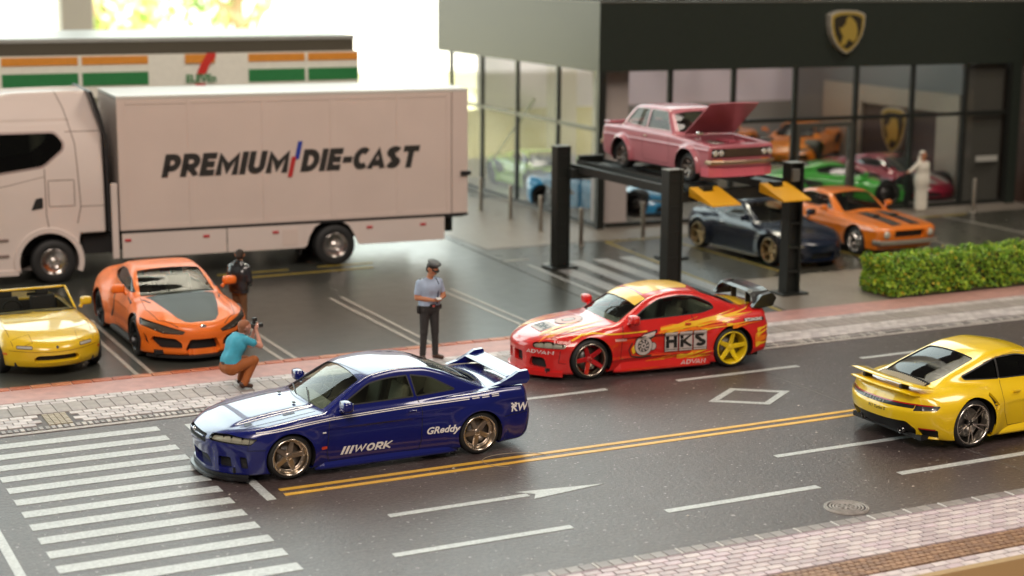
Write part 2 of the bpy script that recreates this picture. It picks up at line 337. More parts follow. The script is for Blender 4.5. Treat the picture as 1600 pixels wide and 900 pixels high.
mark([(9.9, 33.45), (13.3, 33.5), (13.3, 33.58), (9.98, 33.53), (10.1, 34.0), (10.02, 34.0)], YB); mark(rect(12.2, 34.05, 13.5, 34.12), YB); mark(rect(9.9, 34.0, 11.5, 34.07), YB)
for x0 in (16.25, 16.62, 17.28, 17.95, 18.62):
    w_ = .08 if x0 == 16.25 else .36; mark([(x0-.0, 27.0), (x0+w_, 27.0), (x0+w_+.28, 32.4), (x0+.28, 32.4)], PAINTW, .004)
mark([(18.75, 25.9), (18.83, 25.9), (19.75, 34.4), (19.67, 34.4)], YB, .003); mark(rect(19.7, 34.4, 31, 34.47), YB, .003)
for x0 in (21.25, 24.1, 27.1, 30.1): mark(rect(x0, 29.0, x0+.07, 34.4), YB if x0 < 26 else PALE, .003)
mark(rect(16.3, 33.0, 16.9, 33.12), PALE, .003)
sheet('forecourt_paving', [(18.9, 25.82), (22.0, 25.82), (22.0, 28.9), (19.3, 28.9)], .005, PLAZA, kind='structure', th=.008); sheet('forecourt_paving', rect(22.0, 26.9, 34, 28.9), .005, PLAZA, kind='structure', th=.008); sheet('forecourt_paving', [(16.6, 34.6), (34.5, 34.6), (34.5, 36.6), (16.6, 44)], .004, PLAZA, kind='structure', th=.008)
for i, (x, y) in enumerate(((15.6, 23.3),)): sheet('board_joint', [(15.6, 13.4), (15.62, 13.4), (15.64, 25.05), (15.62, 25.05)], .003, mat('joint_dark', (.10, .09, .085), .6), kind='structure', th=.006)
# manhole cover
mh = thing('manhole_cover', 'round grey patterned manhole cover set in the road near the pink brick pavement', 'manhole cover', (12.50, 15.70, .0))
MHG = mat('manhole_grey', (.30, .27, .25), .45, noise=.3); MHD = mat('manhole_dark', (.06, .05, .05), .6)
obj('plate', MB().lathe([(.001, .012), (.26, .012), (.262, .0)], 40, axis='z').mesh('plate'), MHD, mh)
for r in (.25, .205, .165, .125): obj('ring', MB().lathe([(r-.012, .012), (r-.012, .022), (r+.008, .022), (r+.008, .012)], 40, axis='z').mesh('ring'), MHG, mh)
for i in range(8): a = i*math.pi/4; obj('rib', MB().obox((.075*math.cos(a), .075*math.sin(a), .017), (math.cos(a), math.sin(a), 0), (-math.sin(a), math.cos(a), 0), (0, 0, 1), .035, .014, .006).mesh('rib'), MHG, mh)
obj('boss', MB().lathe([(.001, .024), (.025, .022), (.03, .012)], 16, axis='z').mesh('boss'), MHG, mh)
obj('rim', MB().lathe([(.262, 0), (.262, .016), (.278, .016), (.28, 0)], 40, axis='z').mesh('rim'), MHG, mh)

# ---------------------------------------------------------------- pavements with separate bricks
def brick_mats(name, cols, rough=.42): return [mat('%s_%d' % (name, i), c_, rough, noise=.18, nscale=6, bump=.08, bscale=30) for i, c_ in enumerate(cols)]
def brick_mesh(L, D, H, b=.006): return MB().box((-L/2, -D/2, 0), (L/2, D/2, H), b=b).mesh('brick')
def lay(parent, rows, name, mats_, L, D, H, gap, vis, rest_name, jit=.004):
    """rows: (y, x0, x1, offset). the bricks nearest the camera are parts; the others are one joined part"""
    pos = []
    for (y, x0, x1, off) in rows:
        x = x0+off
        while x < x1: pos.append((x, y)); x += L+gap
    sx = [p for p in pos if vis(*p)]; sx.sort(key=lambda p: p[0]**2+p[1]**2); near = set(sx[:290]); base = [brick_mesh(L, D, H) for _ in mats_]
    for b_, m in zip(base, mats_): b_.materials.append(m)
    rest = MB(); rr = random.Random(3)
    for p in pos:
        k = rr.randrange(len(mats_)); dz = rr.uniform(0, jit)
        if p in near: o = bpy.data.objects.new(name, base[k]); COL.objects.link(o); o.parent = parent; o.location = (p[0], p[1], dz); o.rotation_euler = (rr.uniform(-.004, .004), 0, rr.uniform(-.006, .006))
        else: rest.box((p[0]-L/2, p[1]-D/2, 0), (p[0]+L/2, p[1]+D/2, H+dz), mi=k)
    if rest.V: obj(rest_name, rest.mesh(rest_name), mats_, parent, kind='stuff')
def inview(x, y):
    d = Vector((x, y, 0))-Vector((0, 0, 6.6)); z = d.dot(_f); return abs(d.dot(_r2)/z) < .325 and abs(d.dot(_u2)/z) < .19
GROUT = mat('grout_dark', (.10, .075, .08), .6); GROUT2 = mat('grout_grey', (.09, .075, .075), .6)
PB = brick_mats('pink_white_brick', [(.61, .51, .52), (.68, .59, .59), (.52, .43, .45), (.63, .51, .55)]); BB = brick_mats('brown_stud', [(.30, .17, .10), (.36, .21, .13), (.25, .14, .09)]); GB = brick_mats('grey_kerb_slab', [(.24, .21, .20), (.29, .26, .25), (.21, .18, .18)]); WB = brick_mats('white_brick', [(.60, .55, .54), (.67, .62, .61), (.50, .45, .45)]); TB = brick_mats('taupe_slab', [(.33, .285, .265), (.37, .32, .30), (.29, .25, .23)])
np_ = sheet('near_pavement', rect(-4, 13.42, 44, 15.33), .003, GROUT, kind='structure', th=.02)
lay(np_, [(15.055-.1175*i, -4, 44, (i % 2)*.107) for i in range(8)], 'brick', PB, .198, .097, .022, .018, inview, 'bricks_beyond')
lay(np_, [(13.625-.1175*i, -4, 44, (i % 2)*.107) for i in range(2)], 'brick', PB, .198, .097, .022, .018, lambda x, y: False, 'bricks_beyond')
lay(np_, [(14.11-.088*i, -4, 44, (i % 2)*.045) for i in range(5)], 'stud', BB, .075, .070, .020, .014, lambda x, y: False, 'tactile_studs')
sheet('kerb_line', rect(-4, 15.125, 44, 15.15), .018, mat('mauve_line', (.34, .25, .28), .5), np_, th=.016)
kb = [brick_mesh(.155, .165, .020) for _ in GB]; [b_.materials.append(m) for b_, m in zip(kb, GB)]; jw = brick_mesh(.03, .165, .024); jw.materials.append(mat('kerb_joint_white', (.60, .57, .55), .5, noise=.2)); rest = MB(); x = 6.5; i = 0
while x < 16:
    for q in range(3):
        if i < 290: o = bpy.data.objects.new('kerb_slab', kb[i % 3]); COL.objects.link(o); o.parent = np_; o.location = (x+.08+q*.168, 15.24, 0); i += 1
    o = bpy.data.objects.new('kerb_joint', jw); COL.objects.link(o); o.parent = np_; o.location = (x+.522, 15.24, 0); x += .55
# far pavement
fp = sheet('far_pavement', rect(-4, 23.27, 44, 25.03), .003, GROUT2, kind='structure', th=.02)
tact = lambda x: 4.30 < x < 4.72
lay(fp, [(24.155-.150*i, 4.82, 44, (i % 2)*.10) for i in range(4)]+[(24.155-.150*i, -4, 4.22, (i % 2)*.10) for i in range(4)], 'brick', WB, .188, .132, .020, .016, inview, 'bricks_beyond')
lay(fp, [(24.96-.14*i, -4, 44, (i % 2)*.10) for i in range(2)], 'brick', WB, .188, .122, .020, .016, lambda x, y: False, 'bricks_beyond')
lay(fp, [(24.50, -4, 44, 0)], 'slab', TB, .205, .50, .018, .012, inview, 'slabs_beyond')
lay(fp, [(24.16-.088*i, 4.36, 4.70, 0) for i in range(7)], 'stud', brick_mats('tan_stud', [(.42, .35, .25), (.38, .31, .22)]), .075, .07, .024, .012, lambda x, y: False, 'tactile_studs')
lay(fp, [(23.49, -4, 44, 0)], 'kerb_block', brick_mats('kerb_light', [(.50, .46, .43), (.22, .20, .19), (.30, .27, .26)]), .06, .15, .020, .028, inview, 'kerb_blocks_beyond'); sheet('kerb_strip', rect(-4, 23.28, 44, 23.38), .012, mat('kerb_pale', (.42, .38, .35), .5, noise=.3, nscale=12), fp, th=.01)
PKS = mat('pink_pavement', (.56, .30, .27), .42, noise=.22, nscale=5, bump=.15, bscale=40, col2=(.44, .24, .22))
sheet('pink_strip', rect(-4, 25.03, 44, 25.80), .022, PKS, kind='structure', th=.03)
rb = thing('brick_edging', 'row of red and orange bricks edging the pink strip beside the parking lot', 'edging', (0, 0, 0)); rb2 = [brick_mesh(.30, .17, .030) for _ in range(3)]
for b_, m in zip(rb2, brick_mats('red_edging', [(.46, .12, .05), (.52, .20, .10), (.38, .09, .04)])): b_.materials.append(m)
sheet('bed', rect(-4, 25.80, 15.6, 26.02), .010, mat('edging_mortar', (.55, .36, .32), .5), rb, th=.018); x = 2.4; i = 0
while x < 15.5: o = bpy.data.objects.new('edging_brick', rb2[(i*7 % 5) % 3]); COL.objects.link(o); o.parent = rb; o.location = (x, 25.91, 0); x += .32; i += 1

# dust and crumbs lying on the printed road
g = np.random.default_rng(5); k = MB()
for i in range(230):
    x, y = g.uniform(3, 24), g.uniform(15.5, 23.2); r_ = g.uniform(.005, .011) if i % 12 else g.uniform(.012, .018); a = g.uniform(0, 6.3); V = [(x+r_*math.cos(a+q*1.57)*(1.6 if q % 2 else .7), y+r_*math.sin(a+q*1.57), .004) for q in range(4)]+[(x, y, .004+r_*.6)]
    k.add(V, [(0, 1, 4), (1, 2, 4), (2, 3, 4), (3, 0, 4)])
tag(obj('dust_specks', k.mesh('dust_specks'), mat('dust_pale', (.62, .57, .52), .8), kind='stuff'), 'tiny pale dust specks scattered on the asphalt road', 'dust')
# a curled fibre near the double yellow line
fb = tag(obj('fibre', MB().tube([(9.6+.55*math.cos(t)*(1-.1*t), 19.25+.30*math.sin(t), .012) for t in [i*.28 for i in range(16)]], .004, 5).mesh('fibre'), mat('fibre_tan', (.45, .36, .26), .6)), 'thin curled hair lying across the double yellow line', 'hair')
# ---------------------------------------------------------------- cars: implicit body, exact cut-outs, separate parts
class Car:
    def __init__(s, name, label, sp, loc, rz, h=.03, group=None, cat='car'):
        s.sp = sp; s.h = h; g = sp.get
        s.root = thing(name, label, cat, loc, rz, group)
        s.fh = pchip(sp['hood']); s.fc = pchip(sp['cab']) if g('cab') else None; s.fw = pchip(sp['plan']); s.fn = pchip(sp['nose']); s.ft = pchip(sp['tail']); s.fb = pchip(sp['floor'])
        s.fwc = pchip(sp['cabw']) if g('cab') else None; s.extra = g('extra', [])
        L = sp['tail_max'] if g('tail_max') else max(p[1] for p in sp['tail'])
        x0 = min(p[1] for p in sp['nose'])-.12; w = max(p[1] for p in sp['plan'])+.12; zt = max([p[1] for p in (sp['cab'] if g('cab') else sp['hood'])])+.1
        P, Q = nets(s.f, (x0, -w, 0.0), (L+.12, w, zt), h)
        G = grad(s.f, P[Q[::max(1, len(Q)//80), 0]]); q = Q[::max(1, len(Q)//80)]; nn = np.cross(P[q[:, 2]]-P[q[:, 0]], P[q[:, 3]]-P[q[:, 1]])
        if (nn*G).sum() < 0: Q = Q[:, ::-1]
        s.V = [tuple(v) for v in P.tolist()]; s.F = []; s.M = []; s.C = np.zeros((0, 3)); s.N = np.zeros((0, 3)); s.LO = np.zeros((0, 3)); s.HI = np.zeros((0, 3)); s.push(Q.tolist(), 0)
        s.paint = sp['paint']; s.nidx = 1
        # arches
        for k, (wx, Rr, *_) in enumerate(sp['wheels']):
            ra = sp.get('arch', [Rr+.045]*2)[k]; wz = sp.get('archz', [Rr]*2)[k]
            for sg in (-1, 1): s.cut([(wx+ra*math.cos(t), wz+ra*math.sin(t)) for t in [2*math.pi*i/40 for i in range(40)]], 'side', sg, ymin=w-.12-.34, nmin=-2, idx=99)
        s.M = [-1 if m == 99 else m for m in s.M]
    def push(s, fs, mi):
        if not fs: return []
        n0 = len(s.F); s.F += fs; s.M += ([mi]*len(fs) if isinstance(mi, int) else mi); V = np.array(s.V)
        L = max(len(f) for f in fs); A = np.array([f+[f[0]]*(L-len(f)) for f in fs]); K = np.array([len(f) for f in fs]); p = V[A]; msk = (np.arange(L)[None, :] < K[:, None])[..., None]
        c = (p*msk).sum(1)/K[:, None]; nx = np.cross(p-p[:, :1], np.roll(p, -1, 1)-p[:, :1]).sum(1); nx /= np.linalg.norm(nx, axis=1)[:, None]+1e-12
        s.C = np.concatenate([s.C, c]); s.N = np.concatenate([s.N, nx]); s.LO = np.concatenate([s.LO, p.min(1)]); s.HI = np.concatenate([s.HI, p.max(1)]); return list(range(n0, len(s.F)))
    def f(s, x, y, z):
        sp = s.sp; ay = np.abs(y); w = s.fw(x); top = s.fh(x); e = 1e-2; sl = (s.fh(x+e)-s.fh(x-e))/(2*e)
        gt = (z-(top-sp.get('crown', .04)*(ay/w)**2))/np.sqrt(1+sl*sl)
        zs = sp.get('zs', .55); W = w-sp.get('low', .06)*(np.clip(zs-z, 0, 2)/.45)**2-sp.get('up', .05)*(np.clip(z-zs, 0, 2)/.35)**2
        cre = sp.get('crease')
        if cre is not None:
            for (za, amp, wd, *sl2) in cre: W = W+amp*np.exp(-((z-(za+(sl2[0]*(x-2) if sl2 else 0)))/wd)**2)
        for k, (wx, Rr, *_) in enumerate(sp['wheels']):
            fl = sp.get('flare', [.03, .03])[k]; ra = sp.get('arch', [Rr+.045]*2)[k]; wz = sp.get('archz', [Rr]*2)[k]
            r = np.sqrt((x-wx)**2+(z-wz)**2); W = W+fl*np.exp(-(np.maximum(r-ra, 0)/sp.get('flw', .11))**2)
        gs = ay-W; t = ay/w
        n1 = s.fn(z); kf, pf = sp['kf']; n2 = (s.fn(z+e)-s.fn(z-e))/(2*e); tp = np.minimum(t, 1.1); gf = (n1+kf*tp**pf-x)/np.sqrt(1+n2*n2+(kf*pf*tp**(pf-1)/w)**2)
        r1 = s.ft(z); kr, pr = sp['kr']; r2 = (s.ft(z+e)-s.ft(z-e))/(2*e); gr = (x-(r1-kr*tp**pr))/np.sqrt(1+r2*r2+(kr*pr*tp**(pr-1)/w)**2)
        a = smax(gt, gs, sp.get('r1', .12)); a = smax(a, gf, sp.get('rf', .06)); a = smax(a, gr, sp.get('rr', .06)); a = smax(a, s.fb(x)-z, .03)
        if s.fc:
            xm = sp['roofx']; cf, cr = sp.get('ck', (.18, .18)); xs = x+np.where(x < xm, -cf, cr)*np.minimum(ay, 1)**2; ct = s.fc(xs); sl = (s.fc(xs+e)-s.fc(xs-e))/(2*e)
            wc = s.fwc(x); ct = ct-sp.get('crownc', .05)*(ay/.6)**2; gtc = (z-ct)/np.sqrt(1+sl*sl); zb = sp['belt']; tum = sp.get('tum', .35)
            gsc = (ay-(wc-tum*(z-zb)-sp.get('tumc', .25)*np.clip(z-zb, 0, 1)**2))/math.sqrt(1+tum*tum)
            c = smax(gtc, gsc, sp.get('rc', .07)); c = smax(c, zb-.25-z, .02); c = np.maximum(c, np.maximum(sp['cab'][0][0]-x, x-sp['cab'][-1][0])); a = smin(a, c, sp.get('ru', .03))
        for fn in s.extra: a = fn(a, x, y, z)
        return a
    def cut(s, poly, axis, sg=1, idx=None, ymin=.3, nmin=.2, zmin=-1, xlim=None, pmin=None):
        """bisect the shell along a convex outline; faces inside get material index idx"""
        A = {'side': (0, 2), 'top': (0, 1), 'front': (1, 2), 'rear': (1, 2)}[axis]
        area_ = sum(poly[i-1][0]*poly[i][1]-poly[i][0]*poly[i-1][1] for i in range(len(poly)))
        if area_ < 0: poly = poly[::-1]
        if idx is None: idx = s.nidx; s.nidx += 1
        u, v = A; Mi = np.array(s.M); ok = (Mi == 0) | (Mi == idx); C, N = s.C, s.N
        for i, ax in enumerate(A): ok &= (s.HI[:, ax] > min(p[i] for p in poly)) & (s.LO[:, ax] < max(p[i] for p in poly))
        if axis == 'side': ok &= (C[:, 1]*sg > ymin) & (N[:, 1]*sg > nmin) & (C[:, 2] > zmin)
        elif axis == 'top': ok &= (N[:, 2] > nmin) & (C[:, 2] > zmin)
        elif axis == 'front': ok &= (N[:, 0] < -nmin) & (C[:, 0] < (1 if xlim is None else xlim))
        else: ok &= (N[:, 0] > nmin) & (C[:, 0] > (3 if xlim is None else xlim))
        ids = np.nonzero(ok)[0].tolist(); cur = [s.F[i] for i in ids]
        if not cur: return idx
        for i in ids: s.M[i] = -1
        out = []; V = s.V
        for i in range(len(poly)):
            a = poly[i]; b = poly[(i+1) % len(poly)]; dx, dy = b[0]-a[0], b[1]-a[1]; l = math.hypot(dx, dy)
            if l < 1e-6: continue
            nx, ny = dy/l, -dx/l; D = {}; E = {}; nxt = []
            for f in cur:
                pos = neg = False
                for k in f:
                    d = D.get(k)
                    if d is None: p = V[k]; d = (p[u]-a[0])*nx+(p[v]-a[1])*ny; d = 0. if abs(d) < 1e-6 else d; D[k] = d
                    if d > 0: pos = True
                    elif d < 0: neg = True
                if not pos: nxt.append(f); continue
                if not neg: out.append(f); continue
                fi = []; fo = []
                for q in range(len(f)):
                    k0 = f[q]; k1 = f[(q+1) % len(f)]; d0 = D[k0]; d1 = D[k1]
                    if d0 <= 0: fi.append(k0)
                    if d0 >= 0: fo.append(k0)
                    if d0*d1 < 0:
                        key = (k0, k1) if k0 < k1 else (k1, k0); e = E.get(key)
                        if e is None:
                            t = d0/(d0-d1); p0 = V[k0]; p1 = V[k1]; e = len(V); V.append(tuple(p0[j]+(p1[j]-p0[j])*t for j in range(3))); E[key] = e
                        fi.append(e); fo.append(e)
                if len(fi) > 2: nxt.append(fi)
                if len(fo) > 2: out.append(fo)
            cur = nxt
            if not cur: break
        s.push(out, 0); s.push(cur, idx); return idx
    def take(s, idx):
        """remove faces of idx from the shell and return V, F, boundary edges"""
        vs = {}; V = []; F = []; E = {}
        for i, m in enumerate(s.M):
            if m != idx: continue
            s.M[i] = -1; q = []
            for v in s.F[i]:
                if v not in vs: vs[v] = len(V); V.append(s.V[v])
                q.append(vs[v])
            F.append(q)
            for j in range(len(q)):
                e = (q[j], q[(j+1) % len(q)]); r = (e[1], e[0])
                if r in E: del E[r]
                else: E[e] = 1
        return np.array(V).reshape(-1, 3), F, list(E)
    def panel(s, name, idx, m, depth=.012, wall=None, parent=None, back=None):
        V, F, E = s.take(idx)
        if not len(F): print('EMPTY PANEL', name, s.root.name); return None
        N = grad(s.f, V); N /= np.linalg.norm(N, axis=1)[:, None]+1e-9
        B = V-N*depth; me = mesh_of(name, B, F)
        set_normals(me, N=N); o = obj(name, me, m, parent or s.root)
        if wall:
            n = len(V); VV = np.concatenate([V+N*.0015, B-N*.004]); WF = [(a, b, b+n, a+n) for a, b in E]
            used = sorted({i for f in WF for i in f}); mp = {u: i for i, u in enumerate(used)}
            obj('surround', mesh_of('surround', VV[used], [[mp[i] for i in f] for f in WF]), wall, o)
        if back:
            for nm, bm_, bd in back:
                mb_ = mesh_of(nm, V-N*bd, F); set_normals(mb_, N=N); obj(nm, mb_, bm_, o)
        return o
    def frame(s, path, width, m, axis='side', sg=1, name='trim', off=.003, closed=True, parent=None, step=.03): return s.ribbon(path, width, m, axis, sg, name, off, closed, parent, step)
    def project(s, P2, axis='side', sg=1, off=.003, start=None):
        P2 = np.asarray(P2, float); n = len(P2); P = np.zeros((n, 3)); d = np.zeros(3)
        if axis == 'side': P[:, 0] = P2[:, 0]; P[:, 2] = P2[:, 1]; P[:, 1] = sg*(start or 1.25); d[1] = -sg
        elif axis == 'top': P[:, 0] = P2[:, 0]; P[:, 1] = P2[:, 1]; P[:, 2] = start or 1.9; d[2] = -1
        elif axis == 'front': P[:, 1] = P2[:, 0]; P[:, 2] = P2[:, 1]; P[:, 0] = -.6; d[0] = 1
        else: P[:, 1] = P2[:, 0]; P[:, 2] = P2[:, 1]; P[:, 0] = start or 5.6; d[0] = -1
        for _ in range(70): v = s.f(*P.T); P += d*np.clip(v*.8, -.05, .3)[:, None]
        N = grad(s.f, P); N /= np.linalg.norm(N, axis=1)[:, None]+1e-9
        return P+N*off, N
    def decal(s, V2, F, m, axis='side', sg=1, name='decal', off=.004, parent=None, start=None):
        P, N = s.project(V2, axis, sg, off, start); q = 0
        for f in F[:40]:
            a, b, c = (np.array(P[f[i]]) for i in (0, 1, 2)); q += np.dot(np.cross(b-a, c-a), N[f[0]])
        if q < 0: F = [list(f)[::-1] for f in F]
        bad = np.abs(s.f(*(P-N*off).T)) > .02; F = [f for f in F if not any(bad[i] for i in f)]
        if not F: return None
        me = mesh_of(name, P, F); set_normals(me, N=N); return obj(name, me, m, parent or s.root)
    def poly_decal(s, poly, m, axis='side', sg=1, name='decal', off=.004, step=.06, parent=None):
        V, F = grid_fill(poly, step); return s.decal(V, F, m, axis, sg, name, off, parent)
    def text(s, txt, cx, cz, size, m, axis='side', sg=-1, shear=0, bold=0, sx=1., ang=0., name='lettering', off=.006, parent=None, spacing=1.):
        V, F = text_mesh(txt, size, shear, bold, step=.08, sx=sx, spacing=spacing); c, q = math.cos(ang), math.sin(ang)
        fl = 1 if (axis == 'side' and sg < 0) or axis == 'rear' else -1
        if axis == 'top': V2 = [(cx-(y*c+x*q)*1, cz+(x*c-y*q)) for x, y in V]
        else: V2 = [(cx+fl*(x*c-y*q), cz+x*q+y*c) for x, y in V]
        return s.decal(V2, F, m, axis, sg, name, off, parent)
    def ribbon(s, path, width, m, axis='side', sg=1, name='panel_line', off=.002, closed=False, parent=None, step=.04):
        pts = [Vector((p[0], p[1])) for p in path]
        if closed: pts.append(pts[0])
        q = [pts[0]]
        for a, b in zip(pts, pts[1:]):
            n = max(1, int((b-a).length/step))
            for i in range(1, n+1): q.append(a+(b-a)*i/n)
        if closed: q = q[:-1]
        L, Rr = [], []; n = len(q)
        for i in range(n):
            t = (q[(i+1) % n if closed else min(i+1, n-1)]-q[i-1 if (closed or i > 0) else 0]); t = t.normalized() if t.length > 1e-9 else Vector((1, 0)); nn = Vector((-t.y, t.x))*width/2
            wd = 1.
            L.append(tuple(q[i]+nn*wd)); Rr.append(tuple(q[i]-nn*wd))
        F = [(i, (i+1) % n, n+(i+1) % n, n+i) for i in range(n if closed else n-1)]
        return s.decal(L+Rr, F, m, axis, sg, name, off, parent)
    def finish(s, shell_mats=None, liner=True):
        sp = s.sp; s.M = [0 if m > 0 else m for m in s.M]; V, F, _ = s.take(0); me = mesh_of('body', V, F); set_normals(me, f=s.f)
        s.body = obj('body', me, s.paint, s.root)
        w = max(p[1] for p in sp['plan']); blk = mat('car_black_plastic', (.012, .012, .013), .55)
        if liner:
            x1 = max(p[1] for p in sp['tail'])
            for k, (wx, Rr, *_) in enumerate(sp['wheels']):
                ra = sp.get('arch', [Rr+.045]*2)[k]; wz = sp.get('archz', [Rr]*2)[k]
                for sg in (-1, 1):
                    mb = MB(); V = []; n = 24; y1 = sg*(w-.035+sp.get('flare', [.03, .03])[k]*.5); y0 = sg*(w-.42)
                    for yy in (y0, y1):
                        for i in range(n+1): a = R(-25+230*i/n); V.append((wx+(ra+.004)*math.cos(a), yy, max(.1, wz+(ra+.004)*math.sin(a))))
                    mb.add(V, [(i, i+1, n+2+i, n+1+i) for i in range(n)]+[tuple(range(n+1))], 0, False)
                    obj('wheel_arch_lining', mb.mesh('wheel_arch_lining'), blk, s.root)
            mb = MB(); xs = [min(p[1] for p in sp['nose'])+.3]+[v for (wx, Rr, *_) in sp['wheels'] for v in (wx-Rr-.05, wx+Rr+.05)]+[x1-.3]
            zf = sp['floor'][len(sp['floor'])//2][1]+.02
            for a, b, ww in ((xs[0], xs[1], w-.2), (xs[1], xs[2], w-.44), (xs[2], xs[3], w-.1), (xs[3], xs[4], w-.44), (xs[4], xs[5], w-.2)): mb.box((a, -ww, zf-.01), (b-.001, ww, zf+.06))
            obj('underbody', mb.mesh('underbody'), blk, s.root)
        return s
    def interior(s, col=(.05, .045, .04), x0=None, x1=None, rear=True, wheel_side=1):
        sp = s.sp; zb = sp['belt']; m = mat('car_trim_%02d%02d%02d' % tuple(int(c*99) for c in col), col, .7); mb = MB(); w = s.fwc(np.array([2.3]))[0]-.09
        x0 = x0 or sp['cab'][0][0]+.25; x1 = x1 or sp['cab'][-1][0]-.3
        mb.box((x0, -w, .22), (x1, w, .28)); mb.box((x0-.03, -w, .22), (x0+.02, w, zb-.06)); mb.box((x1-.02, -w, .22), (x1+.03, w, zb-.05))
        for sg in (-1, 1): mb.box((x0, sg*w-.015, .22), (x1, sg*w+.015, zb-.05))
        mb.box((x0, -w+.02, zb-.24), (x0+.28, w-.02, zb-.07), b=.05); root = s.root
        obj('cabin_tub', mb.mesh('cabin_tub'), m, root)
        mb = MB(); seat_m = mat('seat_%02d' % int(col[0]*99), tuple(min(1, c*1.5+.01) for c in col), .8)
        def seat(x, y):
            k = MB(); k.box((x-.02, y-.24, .3), (x+.48, y+.24, .45), b=.06)
            k.obox((x+.52, y, .72), (0, 1, 0), (.25, 0, 1), (1, 0, -.25), .23, .3, .06, b=.05); k.obox((x+.61, y, 1.05 if zb > .8 else .98), (0, 1, 0), (.25, 0, 1), (1, 0, -.25), .12, .07, .045, b=.035)
            return k
        for sg in (-1, 1): obj('seat', seat(x0+.62, sg*.36).mesh('seat'), seat_m, root)
        if rear: k = MB(); k.box((x1-.55, -w+.05, .32), (x1-.1, w-.05, .5), b=.06); k.obox((x1-.16, 0, .68), (0, 1, 0), (.3, 0, 1), (1, 0, -.3), w-.06, .22, .06, b=.05); obj('rear_bench', k.mesh('rear_bench'), seat_m, root)
        k = MB(); c = Vector((x0+.4, wheel_side*.36, zb-.03)); n_ = Vector((-.9, 0, .42)).normalized(); a = Vector((0, 1, 0)); b = n_.cross(a)
        k.tube([c+(a*math.cos(t)+b*math.sin(t))*.18 for t in [2*math.pi*i/24 for i in range(25)]], .014, 6, caps=False); k.tube([c-a*.17, c+a*.17], .012, 6); k.tube([c, c+Vector((-.2, 0, -.1))], .025, 6)
        obj('steering_wheel', k.mesh('steering_wheel'), mat('car_black_plastic', (.012, .012, .013), .55), root)
    def mirrors(s, x, y, z, m, size=(.1, .12, .075), stalk=.12, glassm=None):
        for sg in (-1, 1):
            bm = bmesh.new(); bmesh.ops.create_cube(bm, size=1); bmesh.ops.subdivide_edges(bm, edges=bm.edges[:], cuts=3, use_grid_fill=True)
            for v in bm.verts:
                q = v.co*2; l = max(abs(q.x), abs(q.y), abs(q.z)); n_ = q.normalized(); t = .55; q = q*(1-t)+n_*l*t*1.15
                if q.x > 0: q.x *= .55
                v.co = Vector((q.x*size[0], q.y*size[1], q.z*size[2]))
            bm.verts.index_update(); k = MB(); off = Vector((x, sg*y, z)); k.add([(v.co+off)[:] for v in bm.verts], [[v.index for v in f.verts] for f in bm.faces], 0, True); bm.free()
            k.tube([off+Vector((-.01, -sg*size[1]*.6, -size[2]*.5)), off+Vector((-.04, -sg*(stalk+size[1]*.6), -size[2]-.03))], [.03, .035], 8)
            o = obj('wing_mirror', k.mesh('wing_mirror'), m, s.root)
            obj('mirror_glass', MB().box((x+size[0]*.5, sg*y-size[1]*.8, z-size[2]*.7), (x+size[0]*.62, sg*y+size[1]*.8, z+size[2]*.7), b=.01).mesh('mirror_glass'), mat('chrome', (.75, .75, .74), .08, 1.), o)

